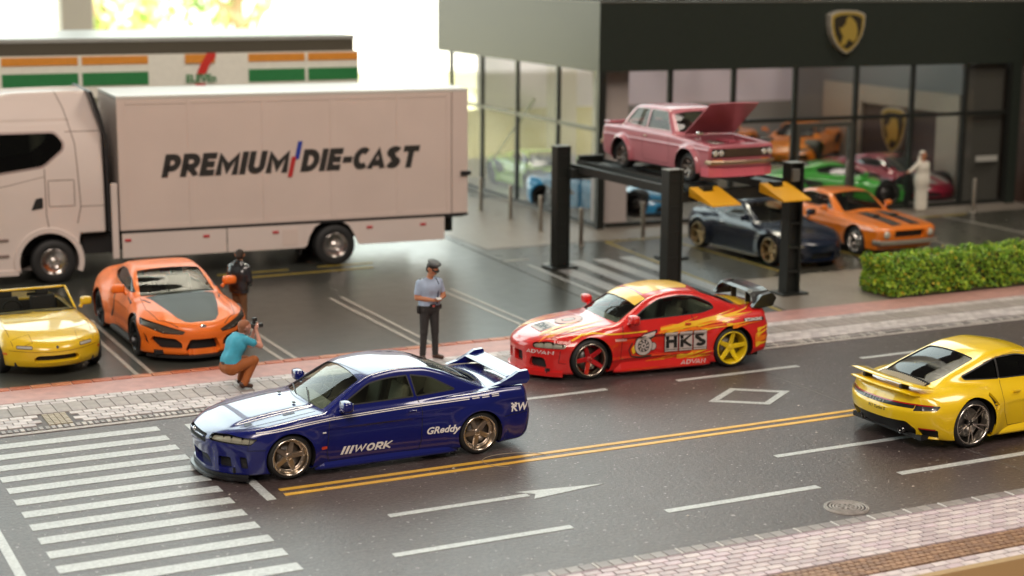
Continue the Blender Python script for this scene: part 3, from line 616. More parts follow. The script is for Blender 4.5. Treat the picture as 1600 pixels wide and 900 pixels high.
def wheel_set(R_, rr, wd, style, m_rim, m_lip=None, m_hub=None, spokes=5, dish=.05):
    """wheel centred on origin, axle along y, outer face towards +y. returns dict of meshes"""
    tyre = MB(); h = wd/2; c = .03
    tyre.lathe([(rr, -h+.01), (rr+.02, -h), (R_-.03, -h+.004), (R_-.008, -h+.03), (R_, -h+.05), (R_, h-.05), (R_-.008, h-.03), (R_-.03, h-.004), (rr+.02, h), (rr, h-.012)], 40)
    rim = MB(); rim.lathe([(rr+.004, h-.012), (rr+.004, h+.006), (rr-.012, h+.008), (rr-.02, h-.01), (rr-.03, h-.06), (rr-.045, -h+.04)], 40, mi=1)
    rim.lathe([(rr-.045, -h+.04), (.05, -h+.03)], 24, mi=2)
    fy = h-dish   # spoke face plane
    hub = .05
    def spoke(a0, w0, w1, r0, r1, y0, y1, th=.03, mi=0, skew=0.):
        ca, sa = math.cos(a0), math.sin(a0); ca1, sa1 = math.cos(a0+skew), math.sin(a0+skew); V = []
        for (r, w_, yy, c_, s_) in ((r0, w0, y0, ca, sa), (r1, w1, y1, ca1, sa1)):
            for (dy, dw, k) in ((0, -w_*.72, 0), (0, w_*.72, 0), (-th*.45, w_, 0), (-th, w_*.9, 0), (-th, -w_*.9, 0), (-th*.45, -w_, 0)): V.append((r*c_-dw*s_, yy+dy, r*s_+dw*c_))
        rim.add(V, [(0, 1, 7, 6), (1, 2, 8, 7), (2, 3, 9, 8), (3, 4, 10, 9), (4, 5, 11, 10), (5, 0, 6, 11), (0, 5, 4, 3, 2, 1)], mi)
    e = rr-.022
    if style == 'five':
        for i in range(spokes): spoke(2*math.pi*i/spokes+.3, .046, .036, .02, e, fy-.008, h-.02, .035)
        rim.lathe([(.001, fy+.006), (.045, fy+.006), (.055, fy-.004), (.06, fy-.05)], 20)
    elif style == 'dish':
        for i in range(spokes): spoke(2*math.pi*i/spokes+.3, .045, .036, .03, e-.03, fy, fy-.012, .04)
        rim.lathe([(e, fy-.02), (e-.035, fy-.012), (e-.04, fy-.04)], 36, mi=0); rim.lathe([(.001, fy+.012), (.035, fy+.012), (.05, fy+.002), (.07, fy-.05)], 20)
        for i in range(spokes*3): a = 2*math.pi*i/(spokes*3); rim.lathe([(.001, fy-.006), (.006, fy-.006), (.006, fy-.02)], 6, c=((e-.018)*math.cos(a), 0, (e-.018)*math.sin(a)), mi=1)
    elif style == 'twin':
        for i in range(spokes):
            a = 2*math.pi*i/spokes
            for q in (-1, 1): spoke(a+q*.07, .011, .010, .04, e, fy, h-.016, .022, skew=q*.10, mi=1)
        rim.lathe([(.001, fy+.004), (.035, fy+.004), (.05, fy-.004), (.055, fy-.05)], 20)
    elif style == 'disc':
        rim.lathe([(.001, fy+.02), (.05, fy+.02), (.06, fy+.0), (e*.55, fy-.01), (e*.6, fy+.01), (e*.9, fy-.03), (e, fy-.01)], 30)
        for i in range(spokes): a = 2*math.pi*i/spokes; rim.lathe([(.001, fy+.03), (.016, fy+.03), (.018, fy)], 6, c=(e*.42*math.cos(a), 0, e*.42*math.sin(a)), mi=1)
    for i in range(5): a = 2*math.pi*i/5; rim.lathe([(.001, fy+.008), (.006, fy+.008), (.007, fy-.01)], 6, c=(.034*math.cos(a), 0, .034*math.sin(a)), mi=1)
    disc = MB().lathe([(.04, -.01), (rr*.72, -.01), (rr*.72, -.035), (.04, -.035)], 28)
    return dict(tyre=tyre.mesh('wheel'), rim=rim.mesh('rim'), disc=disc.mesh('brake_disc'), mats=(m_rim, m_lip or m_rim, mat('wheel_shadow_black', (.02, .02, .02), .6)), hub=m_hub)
def put_wheel(parent, ws, x, y, z, sg, spin=0., name='wheel'):
    if not ws['tyre'].materials:
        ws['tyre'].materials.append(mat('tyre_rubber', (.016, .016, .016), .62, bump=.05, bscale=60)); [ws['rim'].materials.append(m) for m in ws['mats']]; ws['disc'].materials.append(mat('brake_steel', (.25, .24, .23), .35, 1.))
    w = obj(name, ws['tyre'], None, parent); w.location = (x, y, z); w.rotation_euler = (0, spin, 0 if sg > 0 else math.pi)
    obj('rim', ws['rim'], None, w); obj('brake_disc', ws['disc'], None, w); return w
def add_wheels(car, ws_f, ws_r, yo_f, yo_r, wd_f, wd_r):
    (xf, Rf, *_), (xr, Rr, *_) = car.sp['wheels']
    for sg in (-1, 1):
        put_wheel(car.root, ws_f, xf, sg*(yo_f-wd_f/2), Rf, sg, random.random()*3); put_wheel(car.root, ws_r, xr, sg*(yo_r-wd_r/2), Rr, sg, random.random()*3)
# ---------------------------------------------------------------- blue coupe (hero)
BLK = mat('car_black_plastic', (.012, .012, .013), .55); GBLK = mat('gloss_black', (.01, .01, .011), .30, coat=.3); CHR = mat('chrome', (.75, .75, .74), .08, 1.)
WIN = glass('window_glass', (.60, .64, .54)); WINL = glass('pale_window_glass', (.72, .78, .7)); RUB = mat('window_rubber', (.02, .02, .02), .5)
LENS = mat('lamp_lens', (.62, .60, .52), .12, .3, 1.); ALENS = mat('amber_lens', (.75, .22, .03), .2, coat=1.); RLENS = mat('red_lens', (.45, .01, .01), .15, coat=1.); WHT = mat('white_print', (.78, .76, .74), .4)
LAMPS = mat('lamp_silver', (.66, .63, .54), .35, .3); MESHG = mat('grille_mesh', (.01, .01, .01), .7)
def bump_ell(cx, cy, cz, rx, ry, rz, amt, k=.03):
    def g(a, x, y, z):
        d = (np.sqrt(((x-cx)/rx)**2+((np.abs(y)-cy)/ry)**2+((z-cz)/rz)**2)-1)*min(rx, ry, rz); return smin(a, d, k)
    return g
def carve_box(x0, x1, y0, y1, z0, z1, k=.02, sym=True):
    def g(a, x, y, z):
        yy = np.abs(y) if sym else y; d = np.maximum(np.maximum(np.maximum(x0-x, x-x1), np.maximum(y0-yy, yy-y1)), np.maximum(z0-z, z-z1)); return smax(a, -d, k)
    return g
BLUE = paint('cobalt_lacquer', (.0006, .0052, .125), .05, .25); BLUE_d = BLUE
def hood_bulge(a, x, y, z):   # raised centre of the bonnet with soft shoulders
    ay = np.abs(y); m = 1/(1+np.exp((ay-.47)/.018)); q = 1/(1+np.exp(-(x-.32)/.04))*1/(1+np.exp((x-1.38)/.06)); zz = np.clip((z-.5)/.1, 0, 1)
    return a-.032*m*q*zz
sp = dict(paint=BLUE, wheels=[(.94, .305), (3.65, .305)], arch=[.335, .332], archz=[.30, .30],
    hood=[(-.1, .58), (.0, .62), (.15, .675), (.5, .745), (1.0, .815), (1.45, .855), (2., .875), (3., .885), (3.6, .895), (4.1, .915), (4.45, .905), (4.6, .89)],
    plan=[(0, .80), (.35, .865), (.94, .885), (2.2, .875), (3.65, .895), (4.2, .87), (4.6, .84)], zs=.52, low=.045, up=.045, crown=.045, crease=[(.70, .008, .045, .02)],
    nose=[(.08, -.02), (.2, -.03), (.35, -.05), (.48, -.075), (.56, -.07), (.62, -.03), (.75, .15)], kf=(.54, 3.1), rf=.06,
    tail=[(.1, 4.40), (.25, 4.52), (.5, 4.56), (.6, 4.54), (.8, 4.50), (.95, 4.46)], kr=(.14, 3.5), rr=.06,
    floor=[(0, .10), (1, .12), (2, .13), (3.5, .13), (4.2, .14), (4.6, .22)], flare=[.03, .035], r1=.085,
    belt=.875, cab=[(1.18, .80), (1.33, .865), (1.62, 1.025), (1.9, 1.175), (2.1, 1.243), (2.55, 1.283), (2.95, 1.268), (3.25, 1.195), (3.6, 1.045), (3.88, .925), (4.05, .86)],
    cabw=[(1.2, .76), (1.6, .79), (2.3, .795), (3.2, .77), (4.0, .64)], roofx=2.6, tum=.40, tumc=.3, ck=(.22, .22), crownc=.025, rc=.042, ru=.02, extra=[hood_bulge])
c = Car('blue_coupe', 'glossy cobalt blue two-door coupe with white lettering and bronze wheels, beside the crosswalk', sp, (5.70, 20.57, 0), 0, h=.02)
wf = rpoly([(1.66, .89), (2.10, 1.125), (2.35, 1.165), (2.66, 1.172), (2.71, .905)], [.02, .06, .1, .02, .02]); wr = rpoly([(2.755, .905), (2.715, 1.172), (3.0, 1.118), (3.34, .93)], [.02, .02, .08, .03])
iw = {}
for sg in (-1, 1): iw[sg] = (c.cut(wf, 'side', sg, nmin=.3), c.cut(wr, 'side', sg, nmin=.3))
ws = rpoly([(1.30, 0), (1.33, -.36), (1.425, -.66), (1.95, -.56), (1.885, -.3), (1.865, 0), (1.885, .3), (1.95, .56), (1.425, .66), (1.33, .36)], .015, 2)
# windscreen outline is cut in plan
iws = c.cut([(1.33, 0), (1.345, -.25), (1.385, -.5), (1.45, -.675), (2.00, -.585), (1.955, -.3), (1.94, 0), (1.955, .3), (2.00, .585), (1.45, .675), (1.385, .5), (1.345, .25)][::1] if False else rpoly([(1.345, -.3), (1.45, -.68), (2.0, -.585), (1.96, .0), (2.0, .585), (1.45, .68), (1.345, .3)][:0] or [(1.34, 0), (1.36, -.33), (1.45, -.68), (2.0, -.585), (2.0, .585), (1.45, .68), (1.36, .33)], .04), 'top', zmin=.84, nmin=.1)
irw = c.cut(rpoly([(3.05, -.555), (3.05, .555), (3.66, .57), (3.83, .42), (3.85, 0), (3.83, -.42), (3.66, -.57)], .05), 'top', zmin=.88, nmin=.1)
# headlamps wrap the corner: cut from the front
ihl = {sg: c.cut(rpoly([(sg*.38, .625), (sg*.42, .545), (sg*.84, .520), (sg*.865, .60), (sg*.62, .645)], .02), 'front', xlim=.55, nmin=.12) for sg in (-1, 1)}
igr = c.cut(rpoly([(-.36, .50), (.36, .50), (.33, .60), (-.33, .60)], .03), 'front', xlim=.4, nmin=.1)
ilow = c.cut(rpoly([(-.42, .17), (.42, .17), (.36, .34), (-.36, .34)], .05), 'front', xlim=.4, nmin=.1)
isd = {sg: c.cut(rpoly([(sg*.50, .20), (sg*.66, .20), (sg*.66, .35), (sg*.52, .35)], .02), 'front', xlim=.5, nmin=.1) for sg in (-1, 1)}
ic2 = {sg: c.cut(rpoly([(sg*.745, .20), (sg*.80, .20), (sg*.80, .36), (sg*.745, .36)], .02), 'front', xlim=.6, nmin=.05) for sg in (-1, 1)}
itl = {(sg, k): c.cut(circ(sg*y, .68, .075, 20), 'rear', xlim=4.2, nmin=.1) for sg in (-1, 1) for k, y in ((0, .42), (1, .64))}
for sg in (-1, 1):
    c.panel('side_window', iw[sg][0], WIN, .012, RUB); c.panel('quarter_window', iw[sg][1], WIN, .012, RUB)
    c.ribbon(wf, .018, RUB, 'side', sg, 'window_trim', .002, True); c.ribbon(wr, .018, RUB, 'side', sg, 'window_trim', .002, True)
    hl = c.panel('headlight', ihl[sg], glass('lamp_glass', (.85, .86, .82)), .004, BLK, back=[('lamp_housing', LAMPS, .05)])
    k = MB()
    for y, r in ((.50, .045), (.60, .048), (.71, .042)): k.lathe([(.002, .05), (r*.6, .03), (r, -.015)], 16, axis='x', c=(.07+(y/.885)**3.1*.54, sg*y, .578))
    obj('reflector', k.mesh('reflector'), CHR, hl)
    c.panel('bumper_intake', isd[sg], MESHG, .05, BLUE); c.panel('bumper_slot', ic2[sg], MESHG, .03, BLUE)
    for kk in (0, 1): c.panel('tail_light', itl[(sg, kk)], RLENS, .012, BLK)
    # lamp housing behind the glass
c.panel('windscreen', iws, WINL, .012, RUB); c.panel('rear_window', irw, WIN, .012, RUB); g_ = c.panel('grille', igr, MESHG, .05, BLK); c.panel('lower_intake', ilow, MESHG, .10, BLUE)
c.finish()
k = MB(); k.tube([(-.045, -.3, .565), (-.075, 0, .565), (-.045, .3, .565)], .012, 6); obj('grille_bar', k.mesh('grille_bar'), BLUE, c.root)
k = MB(); k.lathe([(.001, -.012), (.03, -.008), (.034, .01)], 16, axis='x', c=(-.082, 0, .60)); obj('badge', k.mesh('badge'), CHR, c.root)
c.interior((.13, .125, .10), 1.5, 3.7, wheel_side=1)
# front lip: thin dark blade round the bumper foot
def lip(c, m, z0, z1, out, zq, y1=.8, x_back=.5, name='front_lip'):
    ys = np.linspace(-y1, y1, 31); V = []
    P, N = c.project([(y, zq) for y in ys], 'front', -1, 0)
    for i, y in enumerate(ys):
        o_ = Vector((N[i][0], N[i][1], 0)).normalized(); p = Vector(P[i]); a = p+o_*out; b = p-o_*.12
        V += [(a.x, a.y, z0), (a.x, a.y, z1), (b.x, b.y, z1+.012), (b.x, b.y, z0)]
    F = []
    for i in range(30):
        for j in range(4): F.append((i*4+j, i*4+(j+1) % 4, (i+1)*4+(j+1) % 4, (i+1)*4+j))
    F += [(0, 1, 2, 3), tuple(120+j for j in range(4))]
    return obj(name, MB().add(V, F).mesh(name), m, c.root)
lip(c, GBLK, .05, .085, .06, .17); lip(c, BLK, .085, .115, .015, .17, name='lip_seal')
def skirt(c, m, x0, x1, w, z0=.09, z1=.2, name='side_skirt', out=.02):
    for sg in (-1, 1):
        pr = [(w-.06, z0), (w+out-.01, z0), (w+out, z0+.02), (w+out-.005, z0+.05), (w-.02, z1), (w-.08, z1)]
        k = MB(); V = []
        for x in (x0, x0+.12, x1-.12, x1):
            e = -.03 if x in (x0, x1) else 0
            V += [(x, sg*(p[0]+e), p[1]) for p in pr]
        n = len(pr); F = [(i*n+j, i*n+(j+1) % n, (i+1)*n+(j+1) % n, (i+1)*n+j) for i in range(3) for j in range(n)]+[tuple(range(n)), tuple(3*n+j for j in range(n))]
        k.add(V, F); obj(name, k.mesh(name), m, c.root)
skirt(c, BLUE, 1.28, 3.32, .865, .085, .20)
LINE = mat('panel_gap', (.004, .005, .02), .6)
for sg in (-1, 1):
    c.ribbon([(1.50, .85), (1.47, .62), (1.44, .3), (1.47, .17)], .011, LINE, 'side', sg, 'door_gap'); c.ribbon([(2.76, .88), (2.80, .7), (2.78, .3), (2.74, .17)], .011, LINE, 'side', sg, 'door_gap'); c.ribbon([(1.47, .185), (2.74, .185)], .01, LINE, 'side', sg, 'sill_gap')
    c.ribbon([(.42, .625), (.38, .45), (.52, .45), (.6, .45)], .008, LINE, 'side', sg, 'bumper_gap'); c.ribbon([(4.0, .50), (4.25, .52), (4.5, .55)], .01, LINE, 'side', sg, 'bumper_gap')
    for dz, x1 in ((0, 4.05), (-.022, 3.6)):
        c.ribbon([(.50, .672+dz), (.9, .715+dz), (1.5, .762+dz), (2.6, .80+dz), (3.5, .82+dz)], .010, WHT, 'side', sg, 'pinstripe', .003)
        for i in range(3): c.ribbon([(3.54+i*.15, .822+dz), (3.65+i*.15, .824+dz)], .010, WHT, 'side', sg, 'pinstripe', .003)
    c.poly_decal(rpoly([(2.56, .70), (2.74, .70), (2.74, .755), (2.56, .755)], .025), mat('handle_recess', (.003, .006, .12), .3, coat=1.), 'side', sg, 'handle_recess', .002)
    k = MB(); y = .872; k.box((2.60, sg*y-.012, .715), (2.72, sg*y+.014, .742), b=.01); obj('door_handle', k.mesh('door_handle'), BLUE, c.root)
    s2 = sg
    block_text(c, 'WORK', *((1.80, 2.37) if sg < 0 else (1.80, 2.37)), .26, .365, WHT, 'side', sg, .22, .1, .3)
    fl = 1 if sg < 0 else -1
    for i in range(3):
        x = 1.625+i*.058
        if sg > 0: x = 2.42+i*.058
        c.poly_decal([(x, .255), (x+.036, .255), (x+.036+.05, .365), (x+.05, .365)] if True else [], WHT, 'side', sg, 'logo_bar', .006)
    c.text('GReddy', 3.08, .425, .13, WHT, 'side', sg, .3, .004, 1.1)
    c.text('KW', 4.25, .60, .15, WHT, 'side', sg, .2, .004, 1.0)
    for i in range(3):
        for j in range(3):
            if (i+j) % 2 == 0: c.poly_decal([(4.13+fl*0+i*.028, .61+j*.022), (4.158+i*.028, .61+j*.022), (4.158+i*.028, .632+j*.022), (4.13+i*.028, .632+j*.022)], WHT, 'side', sg, 'chequer', .005)
    c.text('GT-R', 4.42, 1.0, .001, WHT, 'side', sg, 0, 0)if False else None
    c.poly_decal(rpoly([(1.36, .36), (1.44, .36), (1.44, .40), (1.36, .40)], .015), mat('red_print', (.55, .05, .02), .35), 'side', sg, 'fender_badge', .004)
    k = MB(); k.box((1.38, sg*.885-.008, .575), (1.43, sg*.885+.004, .592), b=.004); obj('indicator', k.mesh('indicator'), mat('clear_lens', (.8, .8, .78), .2, coat=1.), c.root)
c.ribbon([(.34, -.66), (.9, -.70), (1.36, -.66)], .010, LINE, 'top', 1, 'bonnet_gap'); c.ribbon([(.34, .66), (.9, .70), (1.36, .66)], .010, LINE, 'top', 1, 'bonnet_gap')
for y in (-.3, .3): k = MB(); k.box((1.17, y-.03, .872), (1.21, y+.03, .888), b=.006); obj('washer_jet', k.mesh('washer_jet'), BLK, c.root)
for sg in (-1, 1):
    for x, w_, l in ((.42, .09, .1), (.95, .06, .16)): c.poly_decal(rpoly([(x, sg*.56-w_/2), (x+l, sg*.56-w_/2), (x+l, sg*.56+w_/2), (x, sg*.56+w_/2)], .02), mat('vent_black', (.006, .008, .03), .4), 'top', 1, 'bonnet_vent', .003)
for y0 in (-.45, .12): c.ribbon([(1.36, y0), (1.50, y0+.5)], .016, BLK, 'top', 1, 'wiper', .014)
c.mirrors(1.70, .955, .925, BLUE, (.085, .115, .07), .06)
# rear wing
for sg in (-1, 1):
    pl = [(3.86, .905), (4.03, .945), (4.20, 1.02), (4.30, 1.075), (4.44, 1.085), (4.46, 1.03), (4.47, .95), (4.42, .90), (4.2, .895)]
    k = MB().prism(pl, sg*.68, sg*.76); o = obj('wing_end_plate', k.mesh('wing_end_plate'), BLUE, c.root)
k = MB(); fo = [(4.14, 1.005), (4.19, 1.018), (4.31, 1.030), (4.43, 1.048), (4.44, 1.035), (4.31, 1.005), (4.19, .99), (4.15, .993)]; k.prism(fo, -.68, .68); obj('wing_blade', k.mesh('wing_blade'), BLUE, c.root)
k = MB(); [k.box((4.25, -.03 + y, .90), (4.45, .03 + y, 1.04), b=.01) for y in (-.3, .3)]; 
for y in (-.5,): k = MB(); k.lathe([(.04, 0), (.05, .01), (.05, .14), (.043, .15), (.04, .02)], 20, axis='x', c=(4.42, .5, .2)); obj('exhaust', k.mesh('exhaust'), CHR, c.root)
BRZ = mat('bronze_rim', (.45, .38, .31), .28, .9); BRL = mat('bronze_lip', (.74, .67, .58), .18, 1.)
wsf = wheel_set(.305, .245, .22, 'dish', BRZ, BRL, spokes=5, dish=.075); add_wheels(c, wsf, wsf, .88, .885, .22, .22)
blue_car = c
# ---------------------------------------------------------------- shared fittings for the other cars
def rear_poly(p): return p
def mir(poly): return [(-a, b) for a, b in poly]
LAMPG = glass('lamp_glass', (.85, .86, .82)); DGL = mat('dark_car_glass', (.015, .018, .017), .05, coat=1.)
def kit(c, wins=(), ws=None, rw=None, heads=(), tails=(), grilles=(), lows=(), gl=None, gls=None, head_back=None, wsz=.8, trim=RUB, gap=None, fog=()):
    gl = gl or WIN; gls = gls or WINL; J = []
    for sg in (-1, 1):
        for i, p in enumerate(wins): J.append(('side_window' if i == 0 else 'quarter_window', c.cut(p, 'side', sg, nmin=.25, zmin=c.sp['belt']-.1), gl, .012, RUB, None))
    if ws: J.append(('windscreen', c.cut(ws, 'top', zmin=wsz, nmin=.08), gls, .012, RUB, None))
    if rw: J.append(('rear_window', c.cut(rw, 'top', zmin=wsz, nmin=.08), gl, .012, RUB, None))
    for p in heads:
        for q in (p, mir(p)): J.append(('headlight', c.cut(q, 'front', xlim=.75, nmin=.1), LAMPG, .004, BLK, [('lamp_housing', head_back or LAMPS, .04)]))
    for p in tails:
        for q in (p, mir(p)): J.append(('tail_light', c.cut(q, 'rear', xlim=3.2, nmin=.1), RLENS, .01, BLK, None))
    for p, both, d, wall in grilles:
        for q in ((p, mir(p)) if both else (p,)): J.append(('grille', c.cut(q, 'front', xlim=.7, nmin=.08), MESHG, d, wall, None))
    for p, both, d, m, nm in lows:
        for q in ((p, mir(p)) if both else (p,)): J.append((nm, c.cut(q, 'rear', xlim=3.2, nmin=.05), m, d, c.paint, None))
    for nm, i, m, d, wall, back in J: c.panel(nm, i, m, d, wall, back=back)
    if trim:
        for sg in (-1, 1):
            for p in wins: c.ribbon(p, .016, trim, 'side', sg, 'window_trim', .002, True)
    c.finish()
def gaps(c, lines, m, w=.01, axis='side', nm='door_gap'):
    for sg in (-1, 1):
        for l in lines: c.ribbon([(a, b*(sg if axis == 'top' else 1)) for a, b in l], w, m, axis, sg, nm)
def handle(c, x, z, y, m, l=.11):
    for sg in (-1, 1): obj('door_handle', MB().box((x-l/2, sg*y-.012, z-.014), (x+l/2, sg*y+.016, z+.014), b=.01).mesh('door_handle'), m, c.root)
def flame(c, x0, z0, L, H, m, sg, seed, n=5, lean=.35, off=.004, name='flame_graphic'):
    """a tapering tongue with licks, printed on the flank"""
    r = random.Random(seed); top = []; bot = []; k = 7
    for i in range(k+1):
        t = i/k; x = x0+L*t; zc = z0+lean*L*t; w_ = H*(1-t)**.8*(.5+.5*math.sin(3.1*min(1, t*3+.15))) + .002
        top.append((x+(r.random()-.2)*L*.05, zc+w_/2*(1+.5*r.random()))); bot.append((x+(r.random()-.5)*L*.05, zc-w_/2*(1+.5*r.random())))
    c.poly_decal(top+bot[::-1], m, 'side', sg, name, off, .08)

# ---------------------------------------------------------------- red racing coupe
RED = paint('signal_red_lacquer', (.62, .012, .010), 0, .3); FY = mat('flame_yellow', (.85, .50, .02), .35, coat=.6); FO = mat('flame_orange', (.85, .20, .01), .35, coat=.6)
sp = dict(paint=RED, wheels=[(.94, .33), (3.52, .335)], arch=[.372, .378], archz=[.335, .345],
    hood=[(-.1, .55), (.0, .60), (.15, .665), (.5, .755), (1.0, .83), (1.45, .88), (2., .90), (3., .93), (3.6, .96), (4.0, .965), (4.35, .94), (4.6, .9)],
    plan=[(0, .78), (.35, .865), (.94, .885), (2.2, .865), (3.52, .895), (4.1, .86), (4.5, .80)], zs=.50, low=.04, up=.07, crown=.06, crease=[(.30, .012, .03)],
    nose=[(.08, .0), (.16, -.06), (.22, -.055), (.35, -.05), (.50, -.06), (.57, -.05), (.62, .0), (.75, .18)], kf=(.62, 2.5), rf=.07,
    tail=[(.1, 4.28), (.25, 4.38), (.5, 4.42), (.62, 4.42), (.8, 4.38), (.97, 4.32)], kr=(.22, 2.8), rr=.07,
    floor=[(0, .09), (1, .11), (2, .11), (3.5, .12), (4.0, .22), (4.5, .26)], flare=[.04, .045], r1=.15,
    belt=.90, cab=[(1.20, .83), (1.36, .89), (1.7, 1.08), (2.0, 1.235), (2.2, 1.29), (2.6, 1.325), (2.95, 1.305), (3.3, 1.21), (3.6, 1.09), (3.85, .985), (4.02, .90)],
    cabw=[(1.2, .74), (1.6, .78), (2.3, .79), (3.2, .76), (4.0, .60)], roofx=2.6, tum=.44, tumc=.3, ck=(.20, .20), crownc=.035, rc=.08, ru=.04)
c = Car('red_racing_coupe', 'red racing coupe with yellow flames, black rear wing, red front and yellow rear wheels', sp, (11.89, 23.64, 0), -5.1, h=.023)
win = rpoly([(1.70, .905), (1.98, 1.08), (2.25, 1.20), (2.65, 1.235), (2.95, 1.20), (3.20, 1.08), (3.25, 1.0), (3.0, .945)], [.02, .08, .1, .1, .1, .05, .05, .08])
lo = [(.08, .16), (.30, .16), (.28, .30), (.08, .30)]
kit(c, [win], rpoly([(1.37, 0), (1.39, -.33), (1.48, -.67), (2.06, -.565), (2.02, 0), (2.06, .565), (1.48, .67), (1.39, .33)][:3]+[(2.06, -.565), (2.06, .565), (1.48, .67), (1.39, .33)], .04), rpoly([(3.08, -.52), (3.08, .52), (3.66, .54), (3.80, .40), (3.80, -.40), (3.66, -.54)], .05),
    heads=[rpoly([(.44, .60), (.47, .52), (.84, .53), (.84, .60), (.62, .635)], .03)], tails=[rpoly([(.52, .70), (.52, .82), (.74, .84), (.80, .72)], .03)],
    grilles=[(rpoly([(.05, .27), (.28, .27), (.27, .44), (.05, .44)], .02), True, .07, RED), (rpoly([(.40, .22), (.66, .20), (.62, .37), (.42, .37)], .05), True, .07, RED)], wsz=.86)
LR = mat('panel_gap_red', (.12, .004, .004), .6)
for sg in (-1, 1):
    ks = MB()
    for y, r in ((.55, .045), (.66, .05), (.765, .04)): ks.lathe([(.002, .05), (r*.6, .03), (r, -.01)], 14, axis='x', c=(.05+(y/.885)**2.5*.62, sg*y, .57))
    obj('reflector', ks.mesh('reflector'), CHR, c.root)
c.interior((.08, .08, .07), 1.5, 3.6)
lip(c, RED, .075, .15, .035, .17, y1=.82); skirt(c, RED, 1.36, 3.12, .875, .085, .26, out=.03)
gaps(c, [[(1.54, .87), (1.50, .62), (1.47, .30)], [(2.80, .92), (2.86, .72), (2.84, .30)], [(1.47, .30), (2.84, .30)], [(.44, .50), (.42, .30), (.52, .29)]], LR)
gaps(c, [[(.36, .62), (.9, .70), (1.40, .66)]], LR, .01, 'top', 'bonnet_gap'); handle(c, 2.70, .80, .86, RED)
c.mirrors(1.68, .955, .955, RED, (.09, .11, .075), .07)
SIL = mat('print_silver', (.52, .45, .43), .4); BP = mat('print_black', (.02, .02, .02), .4); PP = mat('print_pink', (.85, .45, .42), .35); PG = mat('print_grey', (.30, .29, .28), .4)
for sg in (-1, 1):
    for i, (x0, z0, L, H, m, ln) in enumerate([(2.15, .70, 1.75, .16, FO, .10), (2.2, .71, 1.9, .09, FY, .13), (2.5, .76, 1.2, .06, FY, .16), (2.7, .69, .75, .07, FO, .10), (3.1, .84, .85, .06, FY, .06), (2.35, .75, .55, .04, FY, .25),
        (1.75, .125, 1.35, .12, FY, .10), (2.05, .13, 1.1, .10, FO, .18), (2.5, .24, .55, .10, FY, .2), (2.75, .30, .3, .09, FO, .35), (2.6, .17, .5, .06, FY, .3),
        (3.93, .42, .45, .20, FO, .2), (3.95, .50, .38, .08, FY, .4), (3.95, .36, .45, .08, FY, .12), (4.0, .60, .3, .06, FY, .3)]): flame(c, x0, z0, L, H, m, sg, i, lean=ln, off=.0035+.0006*i)
    c.ribbon([(.62, .66), (.8, .74), (1.0, .76), (1.3, .72), (1.6, .72), (1.95, .73)], .022, FY, 'side', sg, 'flame_graphic', .004)
    rf_ = random.Random(9)
    for i in range(16):
        x0 = rf_.uniform(2.1, 3.5); flame(c, x0, .66+.03*(x0-2)+rf_.uniform(-.02, .10), rf_.uniform(.3, .7), rf_.uniform(.02, .05), (FO, FY)[i % 2], sg, 50+i, lean=rf_.uniform(.05, .16), off=.013+.0002*i)
    for i in range(9):
        x0 = rf_.uniform(1.9, 2.9); flame(c, x0, .13+rf_.uniform(0, .12), rf_.uniform(.25, .5), rf_.uniform(.02, .045), (FO, FY)[i % 2], sg, 80+i, lean=rf_.uniform(.05, .25), off=.013+.0002*i)
    # three letter panels with black letters
    for i, ch in enumerate('HKS'):
        x0 = 2.26+i*.262 if sg < 0 else 2.26+(2-i)*.262
        c.poly_decal(bbox_poly(x0, x0+.25, .36, .68), BP, 'side', sg, 'letter_panel', .018, .04); c.poly_decal(bbox_poly(x0+.008, x0+.242, .40, .672), SIL, 'side', sg, 'letter_panel', .0255, .04); c.poly_decal(bbox_poly(x0+.008, x0+.242, .367, .39), SIL, 'side', sg, 'letter_panel', .0255, .04)
        block_text(c, ch, x0+.024, x0+.226, .425, .645, BP, 'side', sg, .23, .1, 0, off=.031)
    # turbo drawing: scroll housing with fan and swirls
    cx, cz = 1.88, .495
    for r, m, o_ in ((.165, BP, .0105), (.155, SIL, .012), (.105, BP, .013), (.095, SIL, .014), (.055, BP, .015), (.046, SIL, .016), (.018, BP, .017)): c.poly_decal(circ(cx, cz, r, 22), m, 'side', sg, 'turbo_print', o_+.004)
    for i in range(8):
        a = i*math.pi/4; c.poly_decal([(cx+.058*math.cos(a), cz+.058*math.sin(a)), (cx+.10*math.cos(a+.35), cz+.10*math.sin(a+.35)), (cx+.10*math.cos(a+.68), cz+.10*math.sin(a+.68)), (cx+.058*math.cos(a+.45), cz+.058*math.sin(a+.45))], BP, 'side', sg, 'turbo_print', .0195)
    c.poly_decal(rpoly([(cx-.16, cz+.10), (cx-.02, cz+.20), (cx+.26, cz+.25), (cx+.20, cz+.13), (cx+.1, cz+.08)], .02), BP, 'side', sg, 'turbo_print', .010); c.poly_decal(rpoly([(cx-.13, cz+.12), (cx, cz+.18), (cx+.22, cz+.225), (cx+.17, cz+.14), (cx+.05, cz+.11)], .02), SIL, 'side', sg, 'turbo_print', .0115)
    c.poly_decal(circ(cx+.17, cz-.02, .07, 16), BP, 'side', sg, 'turbo_print', .010); c.poly_decal(circ(cx+.17, cz-.02, .06, 16), SIL, 'side', sg, 'turbo_print', .0118)
    c.ribbon([(cx-.20, cz+.06), (cx-.26, cz-.05), (cx-.22, cz-.16), (cx-.05, cz-.19), (cx+.15, cz-.17)], .022, BP, 'side', sg, 'turbo_print', .009); c.poly_decal(rpoly([(cx-.22, cz-.03), (cx-.15, cz+.04), (cx-.14, cz-.10), (cx-.19, cz-.13)], .02), FY, 'side', sg, 'turbo_print', .011)
